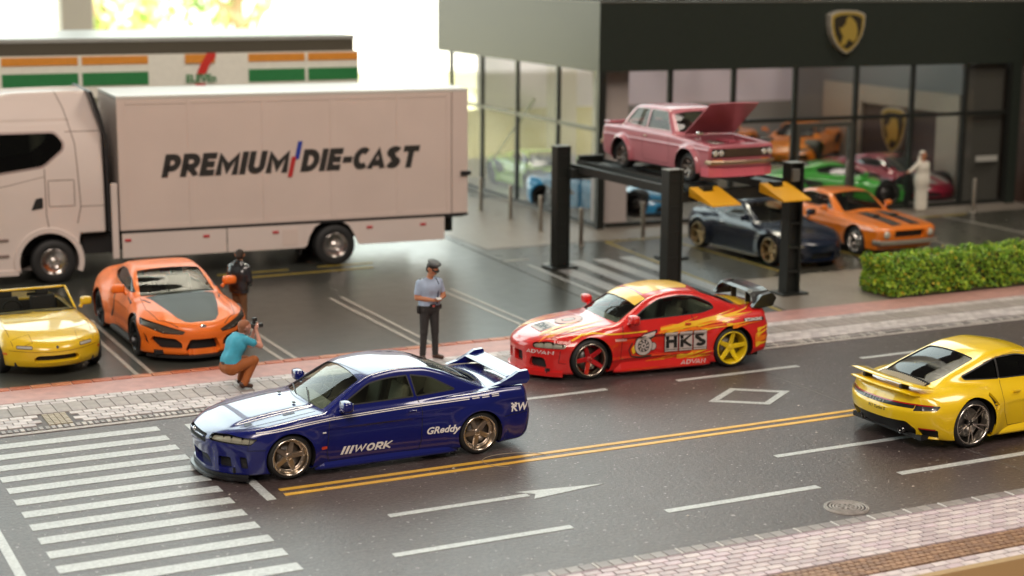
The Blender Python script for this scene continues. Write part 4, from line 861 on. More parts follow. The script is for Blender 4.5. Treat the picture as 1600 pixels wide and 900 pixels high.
    block_text(c, 'ADVAN', 2.56, 3.02, .140, .215, WHT, 'side', sg, .17, .12, .1, off=.058)
    c.poly_decal(bbox_poly(3.74, 4.14, .755, .805), BP, 'side', sg, 'print_strip', .012); c.text('BITZ.RACING', 3.93, .78, .06, WHT, 'side', sg, 0, .002, .95, off=.014)
    c.poly_decal(bbox_poly(1.37, 1.58, .60, .645), PP, 'side', sg, 'print_strip', .006); c.text('RACING', 1.475, .622, .05, BP, 'side', sg, 0, .001, 1, off=.008)
    c.text('Tuned', .47, .635, .085, PP, 'side', sg, .3, .003, 1.1, off=.006)
    block_text(c, 'ADVAN', sg*.55-.19, sg*.55+.19, .43, .49, WHT, 'front', -1, .17, .12, .1, off=.008)
c.text('ADVAN', 0, .0, .0001, WHT, 'top') if False else None
# roof and bonnet artwork
c.poly_decal(rpoly([(2.10, -.38), (2.9, -.34), (3.02, -.12), (3.02, .42), (2.10, .46)], .04), FY, 'top', 1, 'roof_stripe', .004); c.poly_decal(rpoly([(3.84, -.45), (4.15, -.35), (4.15, .35), (3.84, .45)], .05), FY, 'top', 1, 'boot_print', .004)
c.poly_decal([(1.86, -.56), (2.05, -.55), (2.05, .55), (1.86, .56), (1.83, 0)], FY, 'top', 1, 'sun_strip', .004)
for i, (x0, y0, L, H, a) in enumerate([(.25, .52, 1.1, .10, -.1), (.3, -.55, 1.1, .10, .12), (.2, .38, .8, .06, .05), (.22, -.40, .9, .06, -.08), (.55, .58, .7, .07, .02), (.6, -.62, .7, .07, 0)]):
    pts = [(x0, y0), (x0+L*.2, y0+H*.8+a*L*.2), (x0+L*.55, y0+H*.6+a*L*.55), (x0+L, y0+a*L), (x0+L*.5, y0-H*.1+a*L*.5), (x0+L*.2, y0-H*.2)]
    c.poly_decal(pts, FY if i % 2 else FO, 'top', 1, 'flame_graphic', .004+.0005*i, .1)
c.poly_decal(rpoly([(.32, -.22), (.62, -.22), (.62, .22), (.32, .22)], .02), SIL, 'top', 1, 'bonnet_print', .008); c.text('HKS', .47, 0, .20, BP, 'top', 1, 0, .01, 1.1, off=.011)
c.poly_decal(circ(.92, 0, .24, 22), PG, 'top', 1, 'bonnet_print', .008); c.poly_decal(circ(.92, 0, .21, 22), PP, 'top', 1, 'bonnet_print', .0095); c.poly_decal(circ(.92, 0, .12, 22), BP, 'top', 1, 'bonnet_print', .011); c.poly_decal(circ(.92, 0, .10, 22), SIL, 'top', 1, 'bonnet_print', .0125)
for i in range(14):
    rf_ = random.Random(i+200); x0 = rf_.uniform(.15, .6); y0 = rf_.choice((-1, 1))*rf_.uniform(.26, .62); L = rf_.uniform(.4, .8); H = rf_.uniform(.025, .05); a = -.12*(1 if y0 > 0 else -1)*rf_.random()
    c.poly_decal([(x0, y0), (x0+L*.25, y0+H+a*L*.25), (x0+L, y0+a*L), (x0+L*.4, y0-H*.6+a*L*.4)], (FO, FY)[i % 2], 'top', 1, 'flame_graphic', .0065+.0003*i, .1)
# black wing with closed ends
k = MB(); n = 15; V = []
for i in range(n):
    t = i/(n-1)*2-1; y = t*.70; zc = 1.18-.20*abs(t)**6; ch = [(4.02, -.0), (4.10, .028), (4.25, .03), (4.38, .045), (4.40, .03), (4.25, -.01), (4.10, -.02)]
    V += [(x, y, zc+dz-(.0 if abs(t) < .9 else .03)) for x, dz in ch]
m_ = 7; F = [(i*m_+j, i*m_+(j+1) % m_, (i+1)*m_+(j+1) % m_, (i+1)*m_+j) for i in range(n-1) for j in range(m_)]+[tuple(range(m_)), tuple((n-1)*m_+j for j in range(m_))]
k.add(V, F, 0, False); obj('wing_blade', k.mesh('wing_blade'), GBLK, c.root)
for sg in (-1, 1): obj('wing_end_plate', MB().prism(rpoly([(3.98, .955), (4.36, .955), (4.44, 1.10), (4.34, 1.19), (4.15, 1.15)], .03), sg*.62, sg*.72).mesh('wing_end_plate'), GBLK, c.root)
for sg in (-1, 1): obj('wing_foot', MB().box((4.1, sg*.25-.02, .94), (4.2, sg*.25+.02, 1.17), b=.01).mesh('wing_foot'), GBLK, c.root)
YEL = paint('sun_yellow_lacquer', (.86, .58, .005), 0, .3)
RIMR = mat('red_rim', (.55, .01, .015), .25, .2, 1.); RIMY = mat('yellow_rim', (.78, .56, .01), .3, 0, 1.); RLIP = mat('machined_lip', (.55, .48, .40), .25, 1.)
w1 = wheel_set(.33, .265, .23, 'five', RIMR, RLIP, dish=.06); w2 = wheel_set(.335, .275, .24, 'five', RIMY, RIMY, dish=.06)
for p in (w1, w2): p['mats'] = (p['mats'][0], p['mats'][1], p['mats'][0])
add_wheels(c, w1, w2, .89, .90, .23, .24)

# ---------------------------------------------------------------- yellow sports car seen from behind
sp = dict(paint=YEL, wheels=[(1.01, .34), (3.47, .35)], arch=[.375, .385], archz=[.345, .355],
    hood=[(-.1, .50), (.1, .60), (.4, .72), (1.0, .80), (1.5, .86), (2.4, .87), (3.2, .90), (3.6, .90), (3.9, .86), (4.2, .82), (4.45, .78), (4.7, .7)],
    plan=[(0, .80), (.5, .90), (1.01, .925), (2.2, .90), (2.8, .915), (3.47, .95), (4.0, .925), (4.5, .85)], zs=.55, low=.05, up=.13, crown=.06,
    nose=[(.1, .05), (.3, .0), (.5, .03), (.65, .2), (.8, .5)], kf=(.55, 2.4), rf=.1,
    tail=[(.12, 4.30), (.25, 4.42), (.42, 4.50), (.55, 4.52), (.63, 4.47), (.75, 4.42), (.85, 4.36)], kr=(.40, 2.6), rr=.05,
    floor=[(0, .12), (1, .13), (3.5, .14), (4.2, .17), (4.6, .2)], flare=[.03, .065], flw=.20, r1=.2,
    belt=.87, cab=[(1.10, .78), (1.35, .88), (1.75, 1.09), (2.1, 1.225), (2.5, 1.275), (2.85, 1.25), (3.2, 1.15), (3.6, 1.01), (3.95, .875), (4.2, .78)],
    cabw=[(1.1, .72), (1.6, .76), (2.3, .775), (3.0, .75), (3.6, .66), (4.2, .60)], roofx=2.5, tum=.46, tumc=.35, ck=(.25, .12), crownc=.04, rc=.10, ru=.06)
c = Car('yellow_sports_car', 'glossy yellow sports car seen from behind with a full width tail light and rear wing', sp, (19.17, 17.98, 0), 180, h=.021)
wa = rpoly([(1.72, .90), (2.1, 1.12), (2.45, 1.185), (2.82, 1.165), (2.86, .905)], [.02, .08, .1, .02, .02]); wb = rpoly([(2.875, .905), (2.835, 1.16), (3.1, 1.08), (3.45, .96), (3.42, .92)], [.01, .02, .08, .05, .04])
DG9 = glass('smoked_glass', (.10, .11, .09))
sh = rpoly([(3.10, .64), (3.17, .55), (3.24, .55), (3.38, .80), (3.30, .80)], .02)   # side intake behind the door
si = []
for sg in (-1, 1): si.append(c.cut(rpoly([(3.02, .58), (3.06, .52), (3.10, .53), (3.22, .74), (3.17, .77)], .015), 'side', sg, idx=None, nmin=.2))
for i in si: c.panel('side_intake', i, GBLK, .035, YEL)
kit(c, [wa, wb], rpoly([(1.36, -.35), (1.46, -.64), (2.08, -.54), (2.08, .54), (1.46, .64), (1.36, .35)], .04), rpoly([(3.10, -.47), (3.10, .47), (3.66, .50), (3.93, .46), (3.93, -.46), (3.66, -.50)], .05),
    heads=[circ(.60, .60, .11, 18)], grilles=[(rpoly([(.3, .2), (.75, .2), (.7, .38), (.3, .36)], .04), True, .06, YEL)], gl=DG9, gls=DG9, wsz=.86,
    lows=[(rpoly([(-.66, .60), (.66, .60), (.66, .665), (-.66, .665)], .01), False, .012, GBLK, 'tail_light_strip'), (rpoly([(.665, .57), (.905, .60), (.91, .66), (.665, .665)], .015), True, .008, GBLK, 'tail_light'),
          (rpoly([(-.62, .15), (.62, .15), (.68, .30), (.58, .41), (-.58, .41), (-.68, .30)], .03), False, .05, BLK, 'rear_diffuser'), (rpoly([(.71, .17), (.88, .17), (.91, .32), (.70, .32)], .02), True, .03, BLK, 'bumper_vent')])
LY = mat('panel_gap_yellow', (.28, .15, .01), .6)
c.interior((.05, .05, .045), 1.55, 3.3)
c.ribbon([(y, .655) for y in np.linspace(-.85, .85, 24)], .018, mat('tail_red', (.42, .01, .01), .25, coat=1.), 'rear', 1, 'tail_light_bar', .004)
for sg in (-1, 1): c.ribbon([(sg*.71, .325), (sg*.89, .325)], .02, mat('tail_red', (.42, .01, .01), .25, coat=1.), 'rear', 1, 'reflector_strip', .004); 
for sg in (-1, 1):
    for i in range(2): c.ribbon([(sg*.70, .615+i*.018), (sg*.86, .62+i*.018)], .006, CHR, 'rear', 1, 'lamp_bar', .005)
c.text('PORSCHE', 0, .622, .055, mat('print_dim_silver', (.30, .27, .25), .4), 'rear', 1, 0, .001, 1.1, off=.004, spacing=2.0)
c.text('911 Turbo S', .12, .53, .065, BP, 'rear', 1, .3, .001, 1.0, off=.004)
# louvred engine cover
k = MB()
P, N = c.project([(x, y) for x in (3.90, 4.05) for y in (-.5, .5)], 'top', 1, 0)
k.add([tuple(p+n*.004) for p, n in zip(P, N)], [(0, 1, 3, 2)]); c.poly_decal(bbox_poly(3.88, 4.08, -.50, .50), mat('deck_black', (.006, .006, .006), .8, spec=.1), 'top', 1, 'engine_cover', .004)
for i in range(22):
    y = -.46+i*.92/21; P, N = c.project([(3.93, y), (4.05, y)], 'top', 1, .012); a, b = Vector(P[0]), Vector(P[1]); o_ = MB().obox((a+b)/2, (b-a), (0, 1, 0), (0, 0, 1), (b-a).length/2, .006, .010)
    obj('louvre', o_.mesh('louvre'), mat('louvre_grey', (.50, .44, .32), .5, .1), c.root)
# rear wing
def blade(name, xs, zf, yw, m, th=.03, sweep=.06, n=17):
    V = []; q = []
    for i in range(n):
        t = i/(n-1)*2-1; y = t*yw; e = 1-.6*max(0, abs(t)-.88)/.12
        for (x, dz) in [(xs[0], 0), (xs[0]+.03, th*.5*e), ((xs[0]+xs[1])/2, th*.8*e), (xs[1]-.01, th*.7*e), (xs[1], th*.3), ((xs[0]+xs[1])/2, -th*.25*e)]: V.append((x-sweep*t*t*abs(t), y, zf(t)+dz+(x-xs[0])*.12))
    m_ = 6; F = [(i*m_+j, i*m_+(j+1) % m_, (i+1)*m_+(j+1) % m_, (i+1)*m_+j) for i in range(n-1) for j in range(m_)]+[tuple(range(m_)), tuple((n-1)*m_+j for j in range(m_))]
    k = MB().add(V, F, 0, True); return obj(name, k.mesh(name), m, c.root)
blade('rear_wing', (4.12, 4.42), lambda t: .885-.02*t**4, .74, YEL, .035, .10); blade('duck_tail', (4.10, 4.50), lambda t: .76-.03*t**4, .68, YEL, .06, .13)
for sg in (-1, 1): obj('wing_foot', MB().box((4.2, sg*.4-.03, .78), (4.34, sg*.4+.03, .89), b=.01).mesh('wing_foot'), BLK, c.root)
gaps(c, [[(1.50, .84), (1.46, .5), (1.5, .25)], [(2.86, .88), (2.92, .7), (2.90, .45), (2.80, .25)], [(1.5, .25), (2.8, .25)]], LY); handle(c, 2.66, .74, .905, YEL, .13); skirt(c, YEL, 1.42, 3.06, .90, .13, .26, out=.02)
for sg in (-1, 1):
    for dy in (0,): obj('exhaust', MB().lathe([(.05, 0), (.055, .01), (.055, .12), (.045, .12), (.042, .02)], 18, axis='x', c=(4.20, sg*.42, .24)).mesh('exhaust'), mat('dark_chrome', (.12, .12, .12), .15, 1.), c.root)
c.mirrors(1.66, .97, .95, YEL, (.08, .12, .07), .06)
c.ribbon([(3.05, .60), (2.5, .565), (2.0, .555)], .008, LY, 'top', 1, 'roof_seam') if True else None
c.ribbon([(3.05, -.60), (2.5, -.565), (2.0, -.555)], .008, LY, 'top', 1, 'roof_seam')
RT = mat('dark_alloy', (.05, .048, .045), .3, .9); RTL = mat('bright_alloy', (.7, .66, .6), .2, 1.); w3 = wheel_set(.345, .288, .25, 'twin', RT, RTL, spokes=5, dish=.05); add_wheels(c, w3, w3, .93, .955, .25, .26)
# ---------------------------------------------------------------- orange sports coupe in the parking bay
ORG = paint('satin_orange', (.84, .175, .015), 0, .42, .3)
def supra_hood(a, x, y, z):
    ay = np.abs(y); g1 = .030*np.exp(-((ay-.52)/.13)**2)*np.clip((x-.15)/.3, 0, 1)*np.clip((1.5-x)/.3, 0, 1)*np.clip((z-.5)/.1, 0, 1); return a-g1
sp = dict(paint=ORG, wheels=[(1.02, .345), (3.48, .35)], arch=[.385, .39], archz=[.35, .355],
    hood=[(-.1, .55), (.0, .62), (.15, .69), (.5, .78), (1.0, .86), (1.5, .92), (2.4, .93), (3.2, .96), (3.6, 1.0), (3.9, 1.0), (4.25, 1.02), (4.6, .98)],
    plan=[(0, .82), (.4, .90), (1.02, .925), (2.1, .86), (2.7, .88), (3.48, .95), (4.0, .92), (4.5, .84)], zs=.55, low=.05, up=.12, crown=.07, crease=[(.36, -.012, .06)],
    nose=[(.1, .05), (.2, .0), (.35, .0), (.5, -.02), (.60, .0), (.68, .06), (.8, .35)], kf=(.62, 2.3), rf=.07, tail=[(.1, 4.22), (.3, 4.36), (.6, 4.38), (.85, 4.34), (1.05, 4.30)], kr=(.25, 2.6), rr=.06,
    floor=[(0, .13), (1, .14), (3.5, .14), (4.1, .16), (4.5, .2)], flare=[.035, .05], flw=.16, r1=.16,
    belt=.93, cab=[(1.30, .86), (1.48, .92), (1.8, 1.08), (2.15, 1.24), (2.4, 1.29), (2.75, 1.31), (3.1, 1.27), (3.5, 1.16), (3.9, 1.03), (4.1, .96)], cabw=[(1.3, .74), (1.7, .78), (2.4, .77), (3.0, .73), (3.6, .62), (4.1, .56)], roofx=2.7, tum=.42, tumc=.3, ck=(.26, .2), crownc=.01, rc=.08, ru=.05,
    extra=[supra_hood, lambda a, x, y, z: a-.0*x])
c = Car('orange_sports_coupe', 'satin orange sports coupe with a dark grey bonnet panel parked facing the pavement', sp, (7.44, 26.45, 0), 90.2, h=.024)
TG = mat('bonnet_grey', (.035, .045, .045), .5, coat=.0, spec=.3, bump=.02, bscale=30)
ihd = c.cut([(.13, -.17), (.17, -.26), (.34, -.36), (.8, -.48), (1.46, -.60), (1.46, .60), (.8, .48), (.34, .36), (.17, .26), (.13, .17)], 'top', zmin=.5, nmin=.15)
c.panel('bonnet_panel', ihd, TG, .003, TG)
kit(c, [rpoly([(1.72, .95), (2.1, 1.13), (2.6, 1.215), (2.95, 1.20), (3.35, 1.07), (3.38, 1.02)], [.02, .06, .1, .08, .05, .04])], rpoly([(1.44, -.35), (1.56, -.66), (2.22, -.55), (2.22, .55), (1.56, .66), (1.44, .35)], .04), rpoly([(3.2, -.45), (3.2, .45), (3.85, .42), (3.85, -.42)], .05),
    heads=[rpoly([(.30, .545), (.34, .495), (.62, .50), (.915, .62), (.89, .715), (.58, .635)], .015)], tails=[rpoly([(.4, .78), (.4, .85), (.8, .84), (.8, .80)], .02)],
    grilles=[(rpoly([(-.22, .10), (.22, .10), (.30, .24), (.22, .41), (-.22, .41), (-.30, .24)], .03), False, .10, ORG), (rpoly([(.35, .25), (.68, .25), (.79, .37), (.76, .45), (.44, .42), (.35, .34)], .03), True, .06, ORG), (rpoly([(.80, .28), (.86, .34), (.885, .50), (.845, .44)], .01), True, .03, ORG)],
    head_back=mat('lamp_dark', (.22, .19, .17), .3, .6), wsz=.9)
if True:
    V, F = None, None
obj('bonnet_edge', MB().box((0, 0, 0), (.001, .001, .001)).mesh('bonnet_edge'), TG, c.root) if False else None
for sg in (-1, 1):
    ks = MB()
    for y in (.50, .60, .70): ks.lathe([(.002, .04), (.02, .03), (.034, -.0)], 12, axis='x', c=(.06+(y/.9)**2.3*.60, sg*y, .50+(y-.4)*.22))
    obj('reflector', ks.mesh('reflector'), CHR, c.root)
    c.poly_decal(rpoly([(2.02, .66), (2.1, .62), (2.45, .60), (2.62, .78), (2.55, .80), (2.4, .66)], .02) if False else rpoly([(1.52, .78), (1.80, .84), (1.80, .865), (1.50, .81)], .01), BLK, 'top' if False else 'side', sg, 'wing_vent', .004)
    c.ribbon([(2.72, .86), (2.62, .70), (2.66, .5), (2.85, .34)], .05, BLK, 'side', sg, 'side_blade', .004)
    c.ribbon([(1.0+.1, sg*.60), (1.36, sg*.68)], .025, BLK, 'top', 1, 'bonnet_vent', .004)
LO = mat('panel_gap_orange', (.16, .03, .005), .6)
gaps(c, [[(1.60, .90), (1.52, .6), (1.55, .25)], [(2.78, .95), (2.80, .6), (2.62, .25)], [(1.55, .25), (2.62, .25)]], LO); gaps(c, [[(.12, .40), (.40, .66), (.9, .74), (1.5, .68)]], LO, .01, 'top', 'bonnet_gap')
c.interior((.06, .055, .05), 1.7, 3.4, rear=False); c.mirrors(1.78, 1.0, 1.03, ORG, (.09, .12, .075), .08); lip(c, BLK, .09, .13, .02, .2, y1=.84); skirt(c, BLK, 1.44, 3.05, .875, .10, .2)
k = MB().lathe([(.001, -.006), (.05, -.006), (.055, .004)], 18, axis='x', c=(.02, 0, .60)); obj('badge', k.mesh('badge'), CHR, c.root)
w4 = wheel_set(.35, .255, .25, 'five', mat('black_alloy', (.02, .02, .022), .3, .6), mat('black_alloy', (.02, .02, .022), .3, .6), spokes=5, dish=.05); add_wheels(c, w4, w4, .92, .95, .25, .26)

# ---------------------------------------------------------------- yellow open roadster
YE2 = paint('mellow_yellow_lacquer', (.74, .49, .012), 0, .3)
def cockpit(a, x, y, z):
    ay = np.abs(y); d = np.maximum(np.maximum(1.72-x+.25*ay**2, x-2.85), np.maximum(ay-.60, .45-z)); return smax(a, -d, .03)
sp = dict(paint=YE2, wheels=[(.80, .285), (3.06, .285)], arch=[.325, .325], archz=[.29, .29],
    hood=[(-.1, .52), (.05, .58), (.25, .655), (.6, .72), (1.0, .765), (1.45, .80), (1.9, .81), (2.8, .80), (3.2, .78), (3.8, .74), (4.1, .7)],
    plan=[(0, .72), (.4, .80), (.8, .835), (2.0, .815), (3.06, .835), (3.6, .80), (4.0, .72)], zs=.48, low=.07, up=.09, crown=.06,
    nose=[(.15, .06), (.3, .0), (.45, .0), (.55, .05), (.7, .3)], kf=(.50, 2.3), rf=.12, tail=[(.2, 3.88), (.4, 3.95), (.6, 3.92), (.8, 3.82)], kr=(.40, 2.3), rr=.1,
    floor=[(0, .17), (1, .17), (3.5, .17), (4.0, .22)], flare=[.015, .015], r1=.16, extra=[cockpit])
c = Car('yellow_open_roadster', 'small yellow open-top roadster with rectangular front lamps parked at the left edge', sp, (5.03, 26.42, 0), 91, h=.022)
kit(c, heads=[], grilles=[(rpoly([(-.34, .26), (.34, .26), (.37, .32), (.30, .375), (-.30, .375), (-.37, .32)], .05), False, .08, YE2)], tails=[rpoly([(.42, .5), (.42, .62), (.68, .62), (.70, .52)], .04)])
for sg in (-1, 1):
    c.poly_decal(rpoly([(sg*.37, .475), (sg*.60, .475), (sg*.60, .53), (sg*.37, .53)], .03), mat('lamp_rim_dark', (.10, .06, .01), .4), 'front', -1, 'lamp_bezel', .003); c.poly_decal(rpoly([(sg*.38, .485), (sg*.59, .485), (sg*.59, .52), (sg*.38, .52)], .02), LENS, 'front', -1, 'headlight', .008)
    c.ribbon([(.18, sg*.36), (.42, sg*.37), (.42, sg*.66), (.24, sg*.62), (.18, sg*.36)], .008, LY, 'top', 1, 'lamp_lid_gap')
    c.ribbon([(.52, sg*.66), (1.0, sg*.68), (1.5, sg*.62)], .009, LY, 'top', 1, 'bonnet_gap'); c.poly_decal(rpoly([(.40, .36), (.50, .36), (.50, .40), (.40, .40)], .01), ALENS, 'side', sg, 'indicator', .004)
c.ribbon([(-.70, .44), (-.35, .435), (0, .432), (.35, .435), (.70, .44)], .008, LY, 'front', -1, 'bumper_gap'); c.poly_decal(circ(0, .50, .022, 14), CHR, 'front', -1, 'badge', .006)
gaps(c, [[(1.62, .78), (1.58, .5), (1.62, .25)], [(2.45, .78), (2.5, .5), (2.42, .25)], [(1.62, .25), (2.42, .25)]], LY)
DB = mat('cockpit_black', (.02, .019, .018), .65); k = MB().box((1.62, -.60, .25), (2.85, .60, .30)); k.box((1.58, -.62, .5), (1.85, .62, .78), b=.05); k.box((2.8, -.62, .3), (2.86, .62, .76)); [k.box((1.7, s_*.61-.01, .3), (2.85, s_*.61+.01, .76)) for s_ in (-1, 1)]; obj('cockpit_tub', k.mesh('cockpit_tub'), DB, c.root)
for sg in (-1, 1):
    k = MB().obox((2.55, sg*.31, .62), (0, 1, 0), (.25, 0, 1), (1, 0, -.25), .22, .27, .06, b=.05); k.box((2.05, sg*.31-.22, .32), (2.5, sg*.31+.22, .44), b=.05); k.obox((2.63, sg*.31, .93), (0, 1, 0), (.25, 0, 1), (1, 0, -.25), .11, .07, .04, b=.03); obj('seat', k.mesh('seat'), mat('seat_black', (.03, .028, .027), .7), c.root)
k = MB(); q = Vector((2.0, .31, .76)); n_ = Vector((-.9, 0, .42)).normalized(); a = Vector((0, 1, 0)); b = n_.cross(a); k.tube([q+(a*math.cos(t)+b*math.sin(t))*.17 for t in [2*math.pi*i/24 for i in range(25)]], .014, 6, caps=False); k.tube([q-a*.16, q+a*.16], .012, 6); obj('steering_wheel', k.mesh('steering_wheel'), BLK, c.root)
ys = np.linspace(-1, 1, 17); bot = [Vector((1.50+.16*t*t, .67*t, .775)) for t in ys]; top = [Vector((1.86+.10*t*t, .57*t, 1.14-.02*t*t)) for t in ys]
k = MB(); k.tube([bot[0]]+top+[bot[-1]], .022, 8); obj('windscreen_frame', k.mesh('windscreen_frame'), YE2, c.root)
k = MB(); k.tube([b_+Vector((.0, 0, .01)) for b_ in bot], .012, 6); obj('windscreen_seal', k.mesh('windscreen_seal'), RUB, c.root)
k = MB().add([tuple(p) for p in bot+top], [(i, i+1, 17+i+1, 17+i) for i in range(16)], 0, True); obj('windscreen', k.mesh('windscreen'), glass('roadster_glass', (.35, .37, .33)), c.root)
obj('rear_view_mirror', MB().box((1.86, -.09, 1.02), (1.885, .09, 1.07), b=.01).mesh('rear_view_mirror'), BLK, c.root)
for y0 in (-.4, .1): obj('wiper', MB().tube([(1.47, y0, .80), (1.50, y0+.45, .815)], .008, 5).mesh('wiper'), BLK, c.root)
c.mirrors(1.66, .85, .90, YE2, (.075, .095, .07), .05); w5 = wheel_set(.285, .205, .19, 'five', mat('silver_alloy', (.62, .6, .57), .25, 1.), spokes=7, dish=.03); add_wheels(c, w5, w5, .825, .825, .19, .19)

# ---------------------------------------------------------------- pink saloon on the lift
PNK = paint('dusty_pink_lacquer', (.43, .125, .155), 0, .38, .7); BARE = mat('worn_metal_edge', (.42, .33, .28), .4, .4)
def bay(a, x, y, z):
    d = np.maximum(np.maximum(.17-x, x-1.10), np.maximum(np.abs(y)-.56, .40-z)); return smax(a, -d, .01)
sp = dict(paint=PNK, wheels=[(.74, .275), (3.16, .275)], arch=[.36, .35], archz=[.30, .30],
    hood=[(-.1, .76), (.05, .775), (.4, .805), (1.0, .84), (1.4, .865), (2.5, .88), (3.3, .885), (4.0, .86), (4.2, .84)],
    plan=[(0, .74), (.3, .765), (1, .775), (3.2, .775), (3.8, .76), (4.15, .73)], zs=.60, low=.04, up=.035, crown=.02, crease=[(.66, .012, .025)],
    nose=[(.1, .08), (.3, .05), (.5, .03), (.7, .0), (.8, .02)], kf=(.06, 4), rf=.03, tail=[(.2, 4.02), (.5, 4.08), (.8, 4.05)], kr=(.08, 4), rr=.04,
    floor=[(0, .2), (1, .2), (3.5, .2), (4.1, .28)], flare=[.085, .085], flw=.05, r1=.05,
    belt=.87, cab=[(1.15, .82), (1.32, .88), (1.52, 1.10), (1.70, 1.30), (1.85, 1.345), (2.4, 1.365), (2.9, 1.34), (3.05, 1.28), (3.25, 1.10), (3.42, .90), (3.55, .83)], cabw=[(1.1, .66), (1.5, .68), (2.5, .69), (3.4, .66)], roofx=2.3, tum=.22, tumc=.1, ck=(.12, .10), crownc=.02, rc=.06, ru=.012, extra=[bay])
LIFTZ = 2.35
c = Car('pink_saloon', 'dusty pink two-door saloon with its bonnet raised, standing on the black lift', sp, (18.62, 27.12, LIFTZ), 91.5, h=.024)
wa = rpoly([(1.52, .92), (1.76, 1.27), (2.32, 1.285), (2.34, .915)], [.02, .04, .02, .02]); wb = rpoly([(2.40, .915), (2.38, 1.285), (2.88, 1.27), (3.18, .96)], [.02, .02, .05, .03])
kit(c, [wa, wb], rpoly([(1.37, -.555), (1.66, -.49), (1.66, .49), (1.37, .555)], .03), rpoly([(3.09, -.50), (3.09, .50), (3.36, .54), (3.36, -.54)], .04), grilles=[(rpoly([(-.69, .53), (.69, .53), (.69, .70), (-.69, .70)], .02), False, .025, PNK)],
    tails=[rpoly([(.40, .56), (.40, .68), (.68, .68), (.68, .56)], .02)], wsz=.9, trim=mat('window_trim_pale', (.35, .27, .25), .4, .3), gl=WINL, gls=WIN)
c.interior((.09, .06, .055), 1.55, 3.2)
CHD = mat('dull_brass_chrome', (.38, .28, .20), .3, .8)
k = MB(); [k.box((-.005, -.42, z), (.012, .42, z+.008)) for z in (.555, .580, .605, .630, .655, .680)]; obj('grille_bars', k.mesh('grille_bars'), CHD, c.root)
obj('grille_plate', MB().box((.03, -.43, .535), (.04, .43, .695)).mesh('grille_plate'), mat('grille_dark', (.03, .025, .02), .5), c.root)
for sg in (-1, 1):
    for y in (.50, .635): o_ = obj('headlight', MB().lathe([(.001, -.018), (.035, -.012), (.05, .0), (.056, .0), (.058, .02)], 18, axis='x', c=(.0, sg*y, .615)).mesh('headlight'), LENS, c.root); obj('headlight_ring', MB().lathe([(.052, -.004), (.062, -.006), (.064, .015)], 18, axis='x', c=(.0, sg*y, .615)).mesh('headlight_ring'), CHR, o_)
    c.poly_decal(rpoly([(sg*.45, .455), (sg*.66, .455), (sg*.66, .49), (sg*.45, .49)], .01), ALENS, 'front', -1, 'indicator', .006)
k = MB(); y_ = [(-.77, .16), (-.74, .03), (-.5, -.06), (0, -.08), (.5, -.06), (.74, .03), (.77, .16)]; V = []
for y, x in y_: V += [(x-.02, y, .40), (x-.035, y, .42), (x-.035, y, .46), (x-.02, y, .48), (x+.03, y, .44)]
k.add(V, [(i*5+j, i*5+(j+1) % 5, (i+1)*5+(j+1) % 5, (i+1)*5+j) for i in range(6) for j in range(5)]+[(0, 1, 2, 3, 4), tuple(30+j for j in range(5))]); obj('front_bumper', k.mesh('front_bumper'), CHD, c.root)
k = MB(); V = []
for y, x in [(-.77, .30), (-.74, .08), (-.5, -.02), (0, -.05), (.5, -.02), (.74, .08), (.77, .30)]: V += [(x, y*.99, .16), (x, y, .33), (x+.05, y*.96, .33), (x+.05, y*.96, .16)]
k.add(V, [(i*4+j, i*4+(j+1) % 4, (i+1)*4+(j+1) % 4, (i+1)*4+j) for i in range(6) for j in range(4)]+[(0, 1, 2, 3), tuple(24+j for j in range(4))]); obj('front_spoiler', k.mesh('front_spoiler'), mat('spoiler_pink', (.62, .12, .17), .4, coat=.5), c.root)
k = MB(); V = []
for y, x in [(-.75, 4.0), (-.7, 4.1), (0, 4.14), (.7, 4.1), (.75, 4.0)]: V += [(x, y, .42), (x+.03, y, .44), (x+.03, y, .5), (x, y, .52)]
k.add(V, [(i*4+j, i*4+(j+1) % 4, (i+1)*4+(j+1) % 4, (i+1)*4+j) for i in range(4) for j in range(4)]+[(0, 1, 2, 3), tuple(16+j for j in range(4))]); obj('rear_bumper', k.mesh('rear_bumper'), CHD, c.root)
# raised bonnet, hinged at the scuttle
hz = Vector((1.16, 0, .865)); ang = R(38); ln = 1.06; k = MB()
def hb(u, v, t): # u along from hinge to front, v lateral, t thickness
    w_ = .60-.03*u/ln; return Vector((hz.x-u*math.cos(ang)-t*math.sin(ang)*-1, v*w_, hz.z+u*math.sin(ang)+t*math.cos(ang)))
nu, nv = 8, 8; V = []
for t in (0, .02):
    for i in range(nu+1):
        for j in range(nv+1): v = j/nv*2-1; V.append(hb(ln*i/nu, v, t+.015*(1-v*v)))
g = lambda t, i, j: t*(nu+1)*(nv+1)+i*(nv+1)+j; F = []
for i in range(nu):
    for j in range(nv): F += [(g(0, i, j), g(0, i, j+1), g(0, i+1, j+1), g(0, i+1, j)), (g(1, i, j), g(1, i+1, j), g(1, i+1, j+1), g(1, i, j+1))]
for i in range(nu): F += [(g(0, i, 0), g(0, i+1, 0), g(1, i+1, 0), g(1, i, 0)), (g(0, i, nv), g(1, i, nv), g(1, i+1, nv), g(0, i+1, nv))]
for j in range(nv): F += [(g(0, 0, j), g(1, 0, j), g(1, 0, j+1), g(0, 0, j+1)), (g(0, nu, j), g(0, nu, j+1), g(1, nu, j+1), g(1, nu, j))]
k.add(V, F); obj('bonnet', k.mesh('bonnet'), PNK, c.root)
